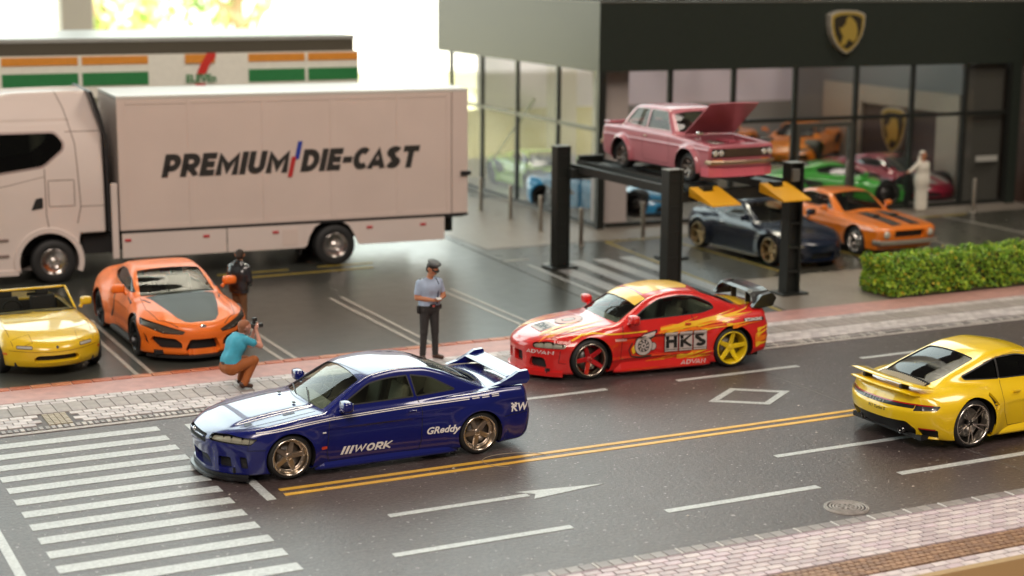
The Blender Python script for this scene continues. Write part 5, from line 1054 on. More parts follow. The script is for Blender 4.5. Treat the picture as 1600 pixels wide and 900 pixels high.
# engine bay
EP = mat('engine_pink', (.40, .08, .11), .5, coat=.3); k = MB(); k.box((.22, -.54, .38), (1.08, .54, .42)); obj('engine_bay_floor', k.mesh('engine_bay_floor'), mat('bay_dark', (.05, .02, .02), .6), c.root)
obj('engine_block', MB().box((.40, -.20, .42), (1.0, .06, .74), b=.03).box((.45, -.16, .74), (.95, .0, .80), b=.03).mesh('engine_block'), EP, c.root)
obj('radiator', MB().box((.20, -.34, .42), (.27, .34, .76), b=.01).mesh('radiator'), EP, c.root)
k = MB(); [k.tube([(.5+i*.13, .02, .68), (.5+i*.13, .16, .74), (.5+i*.13, .30, .72)], .035, 10) for i in range(4)]; obj('intake_trumpets', k.mesh('intake_trumpets'), mat('engine_alloy', (.5, .45, .42), .3, .9), c.root)
obj('battery', MB().box((.75, -.50, .45), (.98, -.30, .72), b=.02).mesh('battery'), BLK, c.root); obj('brake_reservoir', MB().lathe([(.001, .1), (.05, .1), (.05, 0), (.001, 0)], 14, axis='z', c=(1.0, .42, .70)).mesh('brake_reservoir'), WHT, c.root)
for sg in (-1, 1): obj('strut_top', MB().lathe([(.001, .06), (.05, .06), (.09, .03), (.10, 0)], 14, axis='z', c=(.72, sg*.45, .70)).mesh('strut_top'), EP, c.root)
LP_ = mat('panel_gap_pink', (.16, .03, .04), .6); gaps(c, [[(1.46, .86), (1.42, .5), (1.46, .28)], [(2.38, .88), (2.40, .5), (2.37, .28)], [(1.46, .28), (2.37, .28)]], LP_)
handle(c, 2.28, .76, .775, CHD); obj('fender_mirror', MB().tube([(.55, .62, .80), (.52, .66, .93)], .012, 6).box((.47, .60, .92), (.54, .74, .99), b=.02).mesh('fender_mirror'), CHR, c.root)
obj('boot_spoiler', MB().box((3.85, -.66, .87), (4.08, .66, .92), b=.02).mesh('boot_spoiler'), PNK, c.root)
w6 = wheel_set(.285, .205, .20, 'five', mat('gunmetal_rim', (.12, .10, .09), .3, .8), spokes=8, dish=.06); c.sp['wheels'] = [(.74, .285), (3.16, .285)]; add_wheels(c, w6, w6, .77, .77, .2, .2)

c.root.scale = (1.03, 1.03, 1.03)
# ---------------------------------------------------------------- dark blue coupe under the lift
NVY = paint('midnight_blue_lacquer', (.003, .009, .026), 0, .25, .55)
def coupe_spec(P_, L=4.3, flare=.03, w=.90, R_=.33):
    return dict(paint=P_, wheels=[(.88, R_), (3.55, R_+.005)], arch=[R_+.04]*2, archz=[R_+.005]*2,
    hood=[(-.1, .52), (.0, .58), (.15, .64), (.5, .74), (1.0, .84), (1.5, .89), (2.5, .91), (3.2, .94), (3.8, .95), (L, .92), (L+.3, .88)],
    plan=[(0, w-.08), (.4, w-.01), (.9, w), (2.2, w-.02), (3.5, w+.01), (L-.3, w-.04), (L, w-.1)], zs=.55, low=.05, up=.09, crown=.06, nose=[(.1, .05), (.3, .0), (.5, .0), (.6, .06), (.75, .3)], kf=(.55, 2.4), rf=.1,
    tail=[(.1, L-.12), (.3, L), (.6, L+.02), (.8, L-.02), (.95, L-.08)], kr=(.3, 2.6), rr=.08, floor=[(0, .12), (1, .14), (3.5, .14), (L, .2)], flare=[flare, flare+.015], flw=.14, r1=.15,
    belt=.90, cab=[(1.2, .83), (1.4, .90), (1.75, 1.08), (2.1, 1.24), (2.35, 1.29), (2.7, 1.31), (3.05, 1.27), (3.5, 1.11), (3.85, .96), (4.02, .9)], cabw=[(1.2, .74), (1.7, .77), (2.5, .77), (3.3, .70), (4.0, .56)], roofx=2.6, tum=.42, tumc=.3, ck=(.22, .2), crownc=.03, rc=.08, ru=.04)
CW = [rpoly([(1.72, .925), (2.1, 1.13), (2.6, 1.215), (3.0, 1.18), (3.35, 1.03), (3.3, .96)], [.02, .06, .1, .08, .05, .04])]; CWS = rpoly([(1.40, -.35), (1.50, -.65), (2.14, -.55), (2.14, .55), (1.50, .65), (1.40, .35)], .04); CRW = rpoly([(3.12, -.46), (3.12, .46), (3.75, .42), (3.75, -.42)], .05)
CHDL = rpoly([(.46, .50), (.52, .46), (.84, .50), (.86, .60), (.66, .60)], .03); CGR = [(rpoly([(-.36, .18), (.36, .18), (.32, .36), (-.32, .36)], .05), False, .08, None)]
def simple_coupe(name, label, P_, loc, rz, h=.035, rim=None, gl=None, group=None, inter=False, win=None, **kw):
    c = Car(name, label, coupe_spec(P_, **kw), loc, rz, h=h, group=group)
    kit(c, win or CW, CWS, CRW, heads=[CHDL], tails=[rpoly([(.4, .66), (.4, .78), (.78, .76), (.78, .68)], .03)], grilles=[(CGR[0][0], False, .08, P_), (rpoly([(.48, .2), (.72, .2), (.70, .34), (.5, .34)], .03), True, .05, P_)], gl=gl or WIN, gls=gl or WIN, wsz=.86)
    if inter: c.interior((.06, .055, .05), 1.6, 3.4, rear=False)
    c.mirrors(1.70, c.sp['plan'][2][1]+.07, .98, P_, (.08, .11, .07), .06); R_ = c.sp['wheels'][0][1]; w = wheel_set(R_, R_*.78, .23, 'five', rim, dish=.05); add_wheels(c, w, w, c.sp['plan'][2][1], c.sp['plan'][2][1]+.01, .23, .24); return c
GOLD = mat('gold_rim', (.52, .38, .20), .3, .9)
c = simple_coupe('dark_blue_coupe', 'midnight blue sports coupe on gold wheels parked beneath the black lift', NVY, (22.42, 29.32, 0), 93.5, h=.03, rim=GOLD, inter=True, R_=.34)
gaps(c, [[(1.56, .88), (1.5, .5), (1.55, .25)], [(2.80, .92), (2.84, .6), (2.74, .25)], [(1.55, .25), (2.74, .25)]], mat('panel_gap_dark', (.002, .002, .003), .6)); skirt(c, mat('sill_silver', (.35, .33, .28), .35, .6), 1.3, 3.15, .88, .12, .16)
handle(c, 2.66, .76, .87, CHR)

# ---------------------------------------------------------------- orange muscle car
OM = paint('burnt_orange_lacquer', (.80, .20, .012), 0, .35)
sp = dict(paint=OM, wheels=[(.90, .33), (3.70, .34)], arch=[.385, .39], archz=[.34, .35],
    hood=[(-.1, .70), (.0, .73), (.3, .79), (1.0, .86), (1.6, .90), (2.5, .92), (3.4, .95), (4.2, .92), (4.7, .86)],
    plan=[(0, .84), (.4, .89), (1, .90), (2.4, .885), (3.7, .92), (4.6, .86)], zs=.58, low=.05, up=.09, crown=.05, crease=[(.64, .015, .04)],
    nose=[(.15, .15), (.35, .06), (.5, .02), (.62, .0), (.72, .03), (.85, .2)], kf=(.16, 3.), rf=.05, tail=[(.2, 4.5), (.5, 4.62), (.8, 4.58), (.95, 4.5)], kr=(.14, 3), rr=.05,
    floor=[(0, .2), (1, .2), (3.5, .2), (4.6, .28)], flare=[.03, .04], r1=.08,
    belt=.91, cab=[(1.45, .85), (1.62, .92), (1.95, 1.13), (2.2, 1.27), (2.4, 1.31), (2.9, 1.325), (3.3, 1.28), (3.7, 1.12), (4.1, .98), (4.3, .9)], cabw=[(1.4, .73), (1.8, .76), (2.7, .755), (3.5, .70), (4.2, .6)], roofx=2.8, tum=.36, tumc=.3, ck=(.18, .15), crownc=.03, rc=.07, ru=.02)
c = Car('orange_muscle_car', 'orange muscle car with two black bonnet stripes parked beside the dark blue coupe', sp, (25.0, 29.55, 0), 91, h=.032)
kit(c, [rpoly([(1.95, .95), (2.28, 1.21), (2.95, 1.245), (3.3, 1.17), (3.45, .98)], [.02, .05, .08, .08, .03])], rpoly([(1.66, -.60), (2.25, -.53), (2.25, .53), (1.66, .60)], .04), rpoly([(3.4, -.46), (3.4, .46), (4.0, .44), (4.0, -.44)], .04),
    grilles=[(rpoly([(-.44, .48), (.44, .48), (.44, .66), (-.44, .66)], .03), False, .08, OM)], tails=[rpoly([(.35, .6), (.35, .74), (.76, .74), (.76, .6)], .03)], wsz=.9)
for sg in (-1, 1):
    c.poly_decal(rpoly([(.16, sg*.12), (1.45, sg*.12), (1.45, sg*.42), (.16, sg*.42)], .05), BP, 'top', 1, 'bonnet_stripe', .004); obj('headlight', MB().lathe([(.001, -.02), (.06, -.012), (.085, .0), (.09, .02)], 18, axis='x', c=(.055, sg*.63, .57)).mesh('headlight'), LENS, c.root)
    obj('bonnet_scoop', MB().box((.9, sg*.26-.10, .84), (1.2, sg*.26+.10, .905), b=.03).mesh('bonnet_scoop'), BP, c.root)
k = MB(); V = []
for y, x in [(-.90, .25), (-.84, .05), (-.5, -.04), (0, -.06), (.5, -.04), (.84, .05), (.90, .25)]: V += [(x, y, .34), (x-.03, y, .36), (x-.03, y, .43), (x, y, .45), (x+.04, y, .40)]
k.add(V, [(i*5+j, i*5+(j+1) % 5, (i+1)*5+(j+1) % 5, (i+1)*5+j) for i in range(6) for j in range(5)]+[(0, 1, 2, 3, 4), tuple(30+j for j in range(5))]); obj('front_bumper', k.mesh('front_bumper'), mat('silver_bumper', (.48, .44, .38), .3, .7), c.root)
c.interior((.05, .045, .035), 1.9, 3.6); c.mirrors(2.0, .98, .99, OM, (.07, .09, .06), .05)
w7 = wheel_set(.33, .235, .22, 'five', mat('silver_alloy', (.62, .6, .57), .25, 1.), spokes=5, dish=.05); w8 = wheel_set(.34, .235, .23, 'five', mat('silver_alloy', (.62, .6, .57), .25, 1.), spokes=5, dish=.05); add_wheels(c, w7, w8, .89, .91, .22, .23)
# ---------------------------------------------------------------- daylight window behind the table
WALLM = mat('room_wall', (.50, .46, .40), .7, noise=.05)
fr = thing('room_window', 'tall bright window with a pale post behind the models', 'window', (0, 0, 0)); WF = mat('window_frame_pale', (.60, .57, .52), .5)
WX0, WX1, WZ1 = -75, 58, 62
obj('post', MB().box((15.1, 75, -20), (16.55, 76.2, WZ1), b=.1).mesh('post'), WF, fr)
for x in (-62, -34, -10, 42.5): obj('post', MB().box((x, 75, -20), (x+1.4, 76.2, WZ1), b=.1).mesh('post'), WF, fr)
obj('head', MB().box((WX0-6, 75, WZ1+.002), (WX1+6, 76.2, WZ1+4)).mesh('head'), WF, fr)
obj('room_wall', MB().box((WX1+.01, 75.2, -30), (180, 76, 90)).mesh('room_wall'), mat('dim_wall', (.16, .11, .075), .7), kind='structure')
obj('room_wall', MB().box((WX0-80, 75.2, WZ1+4.01), (180, 76, 110)).mesh('room_wall'), WALLM, kind='structure')
# overcast daylight outside
sky = bpy.data.materials.new('daylight_sky'); sky.use_nodes = True; nt = sky.node_tree; nt.nodes.clear(); o_ = nt.nodes.new('ShaderNodeOutputMaterial'); e_ = nt.nodes.new('ShaderNodeEmission'); e_.inputs[1].default_value = 3.5; e_.inputs[0].default_value = (.90, 1.0, .95, 1); nt.links.new(e_.outputs[0], o_.inputs[0])
tc_ = nt.nodes.new('ShaderNodeTexCoord'); sx_ = nt.nodes.new('ShaderNodeSeparateXYZ'); mr_ = nt.nodes.new('ShaderNodeMapRange'); mr_.inputs[1].default_value = 10; mr_.inputs[2].default_value = 90; rp_ = nt.nodes.new('ShaderNodeValToRGB'); rp_.color_ramp.elements[0].color = (1.0, .97, .80, 1); rp_.color_ramp.elements[1].color = (.86, 1.0, .97, 1)
nt.links.new(tc_.outputs['Object'], sx_.inputs[0]); nt.links.new(sx_.outputs[2], mr_.inputs[0]); nt.links.new(mr_.outputs[0], rp_.inputs[0]); nt.links.new(rp_.outputs[0], e_.inputs[0])
k = MB(); V = []; 
for i in range(17):
    a = R(180-150*i/16-15); V += [(20+330*math.cos(a), 40+330*math.sin(a), -60), (20+330*math.cos(a), 40+330*math.sin(a), 260)]
k.add(V, [(2*i, 2*i+2, 2*i+3, 2*i+1) for i in range(16)]); obj('sky', k.mesh('sky'), sky, kind='structure')
SUNNY = mat('sunlit_ground', (.55, .52, .30), .8, noise=.2, nscale=.05); sheet('garden_ground', rect(-200, 51, 220, 330), -16, SUNNY, kind='structure')
def tree(label, x, y, z, h, r, seed, col):
    rr = random.Random(seed); t = thing('garden_tree', label, 'tree', (x, y, z), group='trees beyond the window')
    k = MB(); k.tube([(0, 0, 0), (.3, .2, h*.35), (-.2, .3, h*.7)], [.9, .6, .3], 8)
    tips = []
    for i in range(9): a = rr.random()*6.28; e = Vector((math.cos(a)*r*.7, math.sin(a)*r*.7, h*(.55+.4*rr.random()))); k.tube([(0, .1, h*(.3+.3*rr.random())), e*.6+Vector((0, 0, h*.1)), e], [.35, .22, .08], 6); tips.append(e)
    obj('trunk', k.mesh('trunk'), mat('tree_bark', (.22, .15, .09), .8), t)
    n = 2600; g = np.random.default_rng(seed); tp = np.array([list(e) for e in tips]+[[0, 0, h*.8]]*2); c_ = tp[g.integers(0, len(tp), n)]+g.normal(0, r*.24, (n, 3)); d = g.normal(0, 1, (n, 3)); d /= np.linalg.norm(d, axis=1)[:, None]; e2 = np.cross(d, g.normal(0, 1, (n, 3))); e2 /= np.linalg.norm(e2, axis=1)[:, None]; s_ = g.uniform(.35, .8, (n, 1))
    V = np.stack([c_-d*s_, c_+e2*s_*.5, c_+d*s_, c_-e2*s_*.5], 1).reshape(-1, 3); F = np.arange(4*n).reshape(-1, 4); o = obj('crown', mesh_of('crown', V, F), mat('leaf_%d' % int(col[0]*100), col, .6, noise=.4, nscale=.4), t); return t
# lamp added to brighten the trees and ground outside the window
area('garden_fill', (30, 90, 120), (50, 175, -16), 60, 1300000, (1, .98, .85), spread=80)
tree('pale green garden tree seen blurred through the window right of the post', 46.5, 150, -16, 34, 8.5, 3, (.26, .40, .14)); tree('yellow-green garden tree seen blurred at the window post', 39.5, 172, -16, 29, 6, 4, (.34, .44, .16)); tree('thin garden tree seen blurred through the window nearest the post', 47, 185, -16, 30, 5, 5, (.30, .42, .16)); tree('broad olive garden tree seen low behind the truck tail', 61, 118, -22, 17, 5, 8, (.38, .40, .18))

# ---------------------------------------------------------------- glass showroom
BA = -2.5; BO = (20.45, 36.15, 0)
DK = mat('showroom_dark', (.024, .031, .025), .34, noise=.04, bump=.01, bscale=3, spec=.32); FR = mat('showroom_frame', (.012, .014, .012), .4)
b = thing('showroom', 'dark flat-roofed glass car showroom with a shield emblem on its fascia', 'building', BO, BA)
SG = glass('showroom_glass', (.92, .92, .92), .01, 1.4)
obj('fascia', MB().box((-.06, -.06, 3.98), (13.3, .10, 5.68)).mesh('fascia'), DK, b); obj('fascia', MB().box((-.06, .101, 3.98), (.10, 10.95, 5.68)).mesh('fascia'), DK, b); obj('fascia', MB().box((.101, 10.8, 3.98), (13.3, 10.95, 5.68)).mesh('fascia'), DK, b); obj('fascia', MB().box((13.14, .101, 3.98), (13.3, 10.799, 5.68)).mesh('fascia'), DK, b)
RG_ = mat('roof_grey', (.20, .20, .18), .6)
for q in (((.101, .101), (13.139, 1.1)), ((.101, 1.101), (1.1, 10.799)), ((1.101, 9.8), (13.139, 10.799)), ((12.1, 1.101), (13.139, 9.799))): obj('roof', MB().box((*q[0], 4.6), (*q[1], 4.7)).mesh('roof'), RG_, b)  # unseen roof, middle left open so lamp light reaches the cars inside
for i in range(3): obj('roof_beam', MB().box((3.6+i*2.7, 1.101, 4.55), (3.75+i*2.7, 9.799, 4.7)).mesh('roof_beam'), FR, b)
obj('coping', MB().box((-.08, -.08, 5.682), (13.32, .12, 5.72)).box((-.08, .122, 5.682), (.12, 10.97, 5.72)).mesh('coping'), mat('coping_edge', (.12, .12, .10), .5), b)
obj('floor', MB().box((0, 0, .0), (13.2, 10.9, .05)).mesh('floor'), mat('showroom_floor', (.34, .33, .30), .25, noise=.1), b)
for u in (2.01, 3.89, 5.78, 7.72, 9.58, 11.38, 12.92): obj('mullion', MB().box((u-.06, -.04, .05), (u+.06, .07, 3.98)).mesh('mullion'), FR, b)
obj('corner_post', MB().box((-.04, -.045, .0), (.16, .13, 3.98)).mesh('corner_post'), FR, b)
for v in (2.42, 5.06, 7.56, 9.96): obj('mullion', MB().box((-.04, v-.05, .05), (.07, v+.05, 3.98)).mesh('mullion'), FR, b)
us = [.16, 2.01, 3.89, 5.78, 7.72, 9.58, 11.38, 12.92]
for a_, c_ in zip(us, us[1:]):
    obj('transom', MB().box((a_+.061, -.03, 2.56), (c_-.061, .06, 2.66)).mesh('transom'), FR, b); obj('base_rail', MB().box((a_+.061, -.03, .05), (c_-.061, .06, .14)).mesh('base_rail'), FR, b)
    obj('pane', MB().box((a_+.02, .01, .10), (c_-.02, .02, 2.6)).mesh('pane'), SG, b); obj('pane', MB().box((a_+.02, .01, 2.6), (c_-.02, .02, 4.0)).mesh('pane'), SG, b)
vs_ = [.13, 2.42, 5.06, 7.56, 9.96]
for a_, c_ in zip(vs_, vs_[1:]):
    obj('transom', MB().box((-.03, a_+.051, 2.47), (.06, c_-.051, 2.57)).mesh('transom'), mat('transom_pale', (.10, .10, .07), .4), b); obj('base_rail', MB().box((-.03, a_+.051, .05), (.06, c_-.051, .14)).mesh('base_rail'), FR, b)
    obj('pane', MB().box((.01, a_+.02, .10), (.02, c_-.02, 2.5)).mesh('pane'), SG, b); obj('pane', MB().box((.01, a_+.02, 2.5), (.02, c_-.02, 4.0)).mesh('pane'), SG, b)
d_ = obj('door', MB().box((5.84, -.07, .06), (5.96, .08, 2.50)).box((7.54, -.07, .06), (7.66, .08, 2.50)).box((5.961, -.07, 2.38), (7.539, .08, 2.50)).mesh('door'), mat('door_frame_grey', (.06, .06, .05), .4), b); obj('handle', MB().box((7.44, -.13, 1.0), (7.48, -.09, 1.5)).mesh('handle'), CHR_ if 'CHR_' in globals() else mat('chrome', (.75, .75, .74), .08, 1.), d_)
obj('wing_panel', MB().box((11.5, .2, .06), (12.9, .26, 3.95)).mesh('wing_panel'), mat('panel_olive_grey', (.10, .10, .085), .45), b)
obj('pillar_sign', MB().box((11.86, -.035, 1.24), (12.62, -.02, 1.40), b=.02).mesh('pillar_sign'), mat('sign_grey', (.40, .40, .36), .5), b)
obj('end_wall', MB().box((12.98, -.05, 0), (13.3, .10, 3.98)).mesh('end_wall'), DK, b)
# right inner wall: beige portal with dark niche
BG = mat('portal_beige', (.46, .41, .33), .6, noise=.06); NI = mat('niche_brown', (.075, .05, .045), .5)
obj('portal', MB().box((12.5, 1.6, .05), (12.62, 2.6, 2.96)).mesh('portal'), BG, b); obj('portal', MB().box((12.5, 6.4, .05), (12.62, 8.45, 2.96)).mesh('portal'), BG, b); obj('portal', MB().box((12.5, 2.601, 2.4), (12.62, 6.399, 2.96)).mesh('portal'), BG, b)
obj('niche', MB().box((12.66, 2.4, .05), (12.72, 6.6, 2.5)).mesh('niche'), NI, b); obj('side_wall', MB().box((12.73, 1.2, .05), (13.1, 10.7, 3.97)).mesh('side_wall'), mat('inner_grey', (.24, .245, .235), .6), b)
obj('back_wall', MB().box((5.6, 10.5, .05), (12.72, 10.6, 2.15)).mesh('back_wall'), mat('inner_grey', (.24, .245, .235), .6), b)
obj('back_panel', MB().box((.25, 10.5, .05), (5.59, 10.6, 2.149)).mesh('back_panel'), mat('inner_cream', (.66, .62, .44), .6, noise=.25, nscale=.8, col2=(.58, .50, .24)), b)
obj('back_light_panel', MB().box((1.1, 10.5, 2.151), (12.72, 10.6, 3.96)).mesh('back_light_panel'), mat('back_light_lavender', (.74, .70, .78), .6), b)  # added panel; its lavender paints the bright light seen through the back
COLW = mat('column_white', (.60, .53, .50), .55); obj('column', MB().box((.42, .55, .05), (1.12, 1.25, 3.97), b=.02).mesh('column'), COLW, b); obj('column', MB().box((2.9, 8.6, .05), (3.6, 9.3, 3.97), b=.02).mesh('column'), COLW, b)
obj('stair_rail', MB().tube([(.5, 7.9, .9), (.5, 5.0, 2.9)], .05, 6).mesh('stair_rail'), mat('rail_dark', (.08, .08, .06), .5), b)
# shield emblems: rim, dark field, golden rampant beast reduced to a blob-like silhouette
GLD = mat('emblem_gold', (.62, .46, .10), .35, .6); GLB = mat('emblem_black', (.03, .025, .015), .35); GLR = mat('emblem_pale_edge', (.62, .60, .52), .35, .5)
def shield(name, label, M_, W_, H_, parent=None, gold_rim=True):
    def out(s_): return [( s_*W_/2*x, s_*H_/2*y) for x, y in [(0, 1.02), (.5, 1.0), (.85, .90), (1.0, .80), (.98, .3), (.86, -.15), (.62, -.55), (.3, -.85), (0, -1.0), (-.3, -.85), (-.62, -.55), (-.86, -.15), (-.98, .3), (-1.0, .80), (-.85, .90), (-.5, 1.0)]]
    t = parent if parent is not None else None; root = thing(name, label, 'emblem', M_[0], 0); root.rotation_euler = M_[1]
    obj('rim', MB().prism(out(1), -.20, 0, 'y').mesh('rim'), GLR, root); obj('gold_border', MB().prism(out(.93), -.215, -.201, 'y').mesh('gold_border'), GLD, root); obj('field', MB().prism(out(.80), -.225, -.216, 'y').mesh('field'), GLB, root)
    bull = [(-.28, -.52), (-.10, -.48), (.02, -.26), (.22, -.40), (.34, -.22), (.36, .08), (.30, .34), (.16, .52), (.02, .62), (-.08, .52), (-.10, .34), (-.26, .16), (-.36, .20), (-.30, .0), (-.20, -.16)]
    obj('beast', MB().prism([(x*W_*.72, y*H_*.6) for x, y in bull], -.255, -.226, 'y').mesh('beast'), GLD, root)
    return root
_ba = R(BA); bx = lambda u, v, z: (BO[0]+u*math.cos(_ba)-v*math.sin(_ba), BO[1]+u*math.sin(_ba)+v*math.cos(_ba), z)
shield('shield_emblem', 'large black and gold shield emblem with a golden beast on the outer fascia', (bx(7.17, -.06, 4.90), (0, 0, _ba)), 1.10, 1.12)
shield('shield_emblem', 'gold shield emblem hung on the dark niche inside the glass showroom', (bx(12.66, 4.6, 1.66), (0, 0, _ba-math.pi/2)), 1.25, 1.4)
# bollards
STL = mat('bollard_steel', (.34, .31, .26), .3, .8, noise=.1)
def bollard(x, y, lab):
    t = thing('bollard', lab, 'bollard', (x, y, 0), group='bollards round the showroom'); obj('post', MB().lathe([(.001, .92), (.045, .915), (.055, .89), (.055, .02), (.06, 0)], 14, axis='z').mesh('post'), STL, t); obj('foot', MB().lathe([(.001, .03), (.09, .03), (.10, 0)], 14, axis='z').mesh('foot'), STL, t)
for x, y, lab in ((19.14, 40.3, 'slim steel bollard nearest the truck tail'), (19.2, 38.6, 'slim steel bollard second from the truck tail'), (18.95, 36.4, 'slim steel bollard behind the left lift post'), (18.9, 34.2, 'slim steel bollard just right of the left lift post'), (20.8, 34.5, 'slim steel bollard under the lift runway by the corner'), (31.5, 34.7, 'slim steel bollard in front of the red showroom car')): bollard(x, y, lab)
cb = thing('brown_cabinet', 'dark brown wooden cabinet wall beyond the right end of the showroom', 'cabinet', (33.9, 35.2, 0)); obj('carcass', MB().box((0.1, -2, -.3), (9, 14, 12)).mesh('carcass'), mat('dark_wood', (.050, .022, .012), .5, noise=.2, nscale=1), cb)
for i in range(2): obj('panel', MB().box((.6+i*4.2, -2.06, .2), (4.4+i*4.2, -2.0, 11), b=.02).mesh('panel'), mat('dark_wood2', (.06, .026, .014), .5, noise=.2, nscale=1), cb)

# ---------------------------------------------------------------- convenience store
st = thing('convenience_store', 'white convenience store with orange, green and red striped fascia behind the truck', 'building', (0, 40, 0))
SW = mat('store_white', (.80, .79, .70), .5, noise=.04); OS = mat('store_orange', (.70, .27, .03), .5, noise=.06); GS = mat('store_green', (.02, .20, .055), .5, noise=.06); RS = mat('store_red', (.60, .03, .02), .5)
obj('fascia', MB().box((-2, -.02, 3.40), (15.5, .25, 4.40)).mesh('fascia'), SW, st); obj('fascia', MB().box((15.25, .251, 3.40), (15.5, 5.0, 4.40)).mesh('fascia'), SW, st)
obj('parapet', MB().box((-2, .10, 4.402), (15.42, .22, 4.70)).mesh('parapet'), mat('parapet_dark', (.075, .065, .045), .5), st); obj('parapet', MB().box((15.30, .221, 4.402), (15.42, 4.9, 4.70)).mesh('parapet'), mat('parapet_dark', (.075, .065, .045), .5), st)
obj('roof', MB().box((-2, .08, 4.702), (15.44, 4.95, 4.80), b=.01).mesh('roof'), mat('store_roof', (.36, .37, .35), .35, noise=.05), st)
obj('wall', MB().box((-1.9, .3, 0), (15.3, .5, 3.399)).mesh('wall'), SW, st); obj('wall', MB().box((15.1, .501, 0), (15.3, 4.9, 3.399)).mesh('wall'), SW, st)
for i in range(9): w_ = obj('window', MB().box((-1.5+i*1.8, .24, .5), (.1+i*1.8, .299, 2.9)).mesh('window'), mat('store_window_frame', (.5, .5, .48), .4), st); obj('pane', MB().box((-1.42+i*1.8, .225, .58), (.02+i*1.8, .239, 2.82)).mesh('pane'), mat('store_glass', (.05, .06, .06), .05, coat=1.), w_)
for a_, c_ in ((-2, 6.52), (6.62, 8.38), (8.48, 10.06), (12.58, 14.05), (14.14, 15.48)):
    obj('orange_stripe', MB().box((a_, -.045, 4.18), (c_, -.021, 4.37)).mesh('orange_stripe'), OS, st); obj('green_stripe', MB().box((a_, -.045, 3.68), (c_, -.021, 3.99)).mesh('green_stripe'), GS, st)
sg_ = thing('store_sign', 'orange, red and green numeral seven sign above the store front', 'sign', (11.35, 39.95, 3.97))
obj('orange_bar', MB().box((-.38, -.02, .20), (.36, 0, .42)).mesh('orange_bar'), OS, sg_)
obj('numeral', MB().prism([(.02, .20), (.16, .44), (.38, .44), (.38, .34), (.22, .16), (.12, -.06), (-.10, -.06), (-.06, .04)], -.04, -.021, 'y').prism([(-.14, -.36), (.10, -.36), (.10, -.30), (-.14, -.30)], -.04, -.021, 'y').mesh('numeral'), RS, sg_)
V_, F_ = text_mesh('ELEVEn', .26, 0, .008, sx=1.0); mx = max(v[0] for v in V_); obj('lettering', MB().add([(x*.38/mx, -.045, y-.18) for x, y in V_], F_).mesh('lettering'), GS, sg_)

# ---------------------------------------------------------------- lift
LF = thing('car_lift', 'black four-post car lift carrying the pink saloon', 'car lift', (0, 0, 0)); LK = mat('lift_black', (.012, .014, .012), .42, bump=.02); LY_ = mat('ramp_yellow', (.72, .36, .012), .4, bump=.03); LG = mat('lift_steel', (.20, .20, .18), .4, .6)
def post(x, y, face):
    pz = 2.70; p = obj('post', MB().box((x-.17, y-.14, .05), (x-.12, y+.14, pz), b=.01).box((x+.12, y-.14, .05), (x+.17, y+.14, pz), b=.01).box((x-.1199, y-.03 if face else y-.11, .05), (x+.1199, y+.03 if face else y+.11, pz-.01)).mesh('post'), LK, LF)
    for i in range(5): obj('cross_rib', MB().box((x-.119, y-.12, .45+i*.5), (x+.119, y+.12, .50+i*.5)).mesh('cross_rib'), LK, p)
    obj('base_plate', MB().box((x-.32, y-.26, 0), (x+.32, y+.26, .05), b=.012).mesh('base_plate'), LK, p); obj('cap', MB().box((x-.18, y-.15, pz), (x+.18, y+.15, pz+.02), b=.005).mesh('cap'), LG, p)
post(17.05, 31.8, 0); post(17.05, 27.2, 0); post(19.95, 27.25, 1); post(19.95, 31.8, 1)
for y in (27.42, 31.5): obj('cross_beam', MB().box((17.1, y-.12, 2.02), (19.9, y+.12, 2.24), b=.015).mesh('cross_beam'), LK, LF)
obj('side_beam', MB().box((17.23, 27.3, 2.14), (17.33, 31.7, 2.32), b=.01).mesh('side_beam'), LK, LF)
for x0 in (17.46, 19.12):
    r_ = obj('runway', MB().box((x0, 27.25, 2.242), (x0+.66, 31.85, 2.33), b=.008).mesh('runway'), LK, LF)
    for s_ in (x0+.0, x0+.62): obj('side_lip', MB().box((s_, 27.25, 2.331), (s_+.04, 31.85, 2.38)).mesh('side_lip'), LK, r_)
    obj('stop', MB().obox((x0+.33, 31.80, 2.40), (1, 0, 0), (0, 1, .3), (0, -.3, 1), .30, .03, .08).mesh('stop'), LK, r_)
    zt, yt, yb, zb_ = 2.33, 27.24, 26.40, 2.08
    k = MB(); f2 = lambda v: Vector((v.x, v.y, v.z)); 
    def slab(xa, xb, ya, yb2):
        za = zt+(ya-yt)*(zb_-zt)/(yb-yt); zc = zt+(yb2-yt)*(zb_-zt)/(yb-yt); k.add([(xa, ya, za), (xb, ya, za), (xb, yb2, zc), (xa, yb2, zc), (xa, ya, za-.06), (xb, ya, za-.06), (xb, yb2, zc-.03), (xa, yb2, zc-.03)], [(0, 1, 2, 3), (7, 6, 5, 4), (0, 4, 5, 1), (1, 5, 6, 2), (2, 6, 7, 3), (3, 7, 4, 0)])
    slab(x0, x0+.20, yt, yt-.22); slab(x0+.46, x0+.66, yt, yt-.22); slab(x0, x0+.66, yt-.22, yb)
    # cheeks below the ramp
    for xc in (x0, x0+.63): k.add([(xc, yt, zt-.06), (xc+.03, yt, zt-.06), (xc, yb, zb_-.03), (xc+.03, yb, zb_-.03), (xc, yt, zt-.18), (xc+.03, yt, zt-.18)], [(0, 1, 3, 2), (0, 2, 4), (1, 5, 3), (2, 3, 5, 4), (0, 4, 5, 1)])
    obj('ramp', k.mesh('ramp'), LY_, LF); obj('bracket', MB().box((x0+.21, yt-.16, zt-.05), (x0+.45, yt-.0, zt+.03)).mesh('bracket'), LK, LF)
obj('motor_box', MB().box((19.78, 27.02, 2.35), (19.95, 27.10, 2.6), b=.01).mesh('motor_box'), LG, LF)

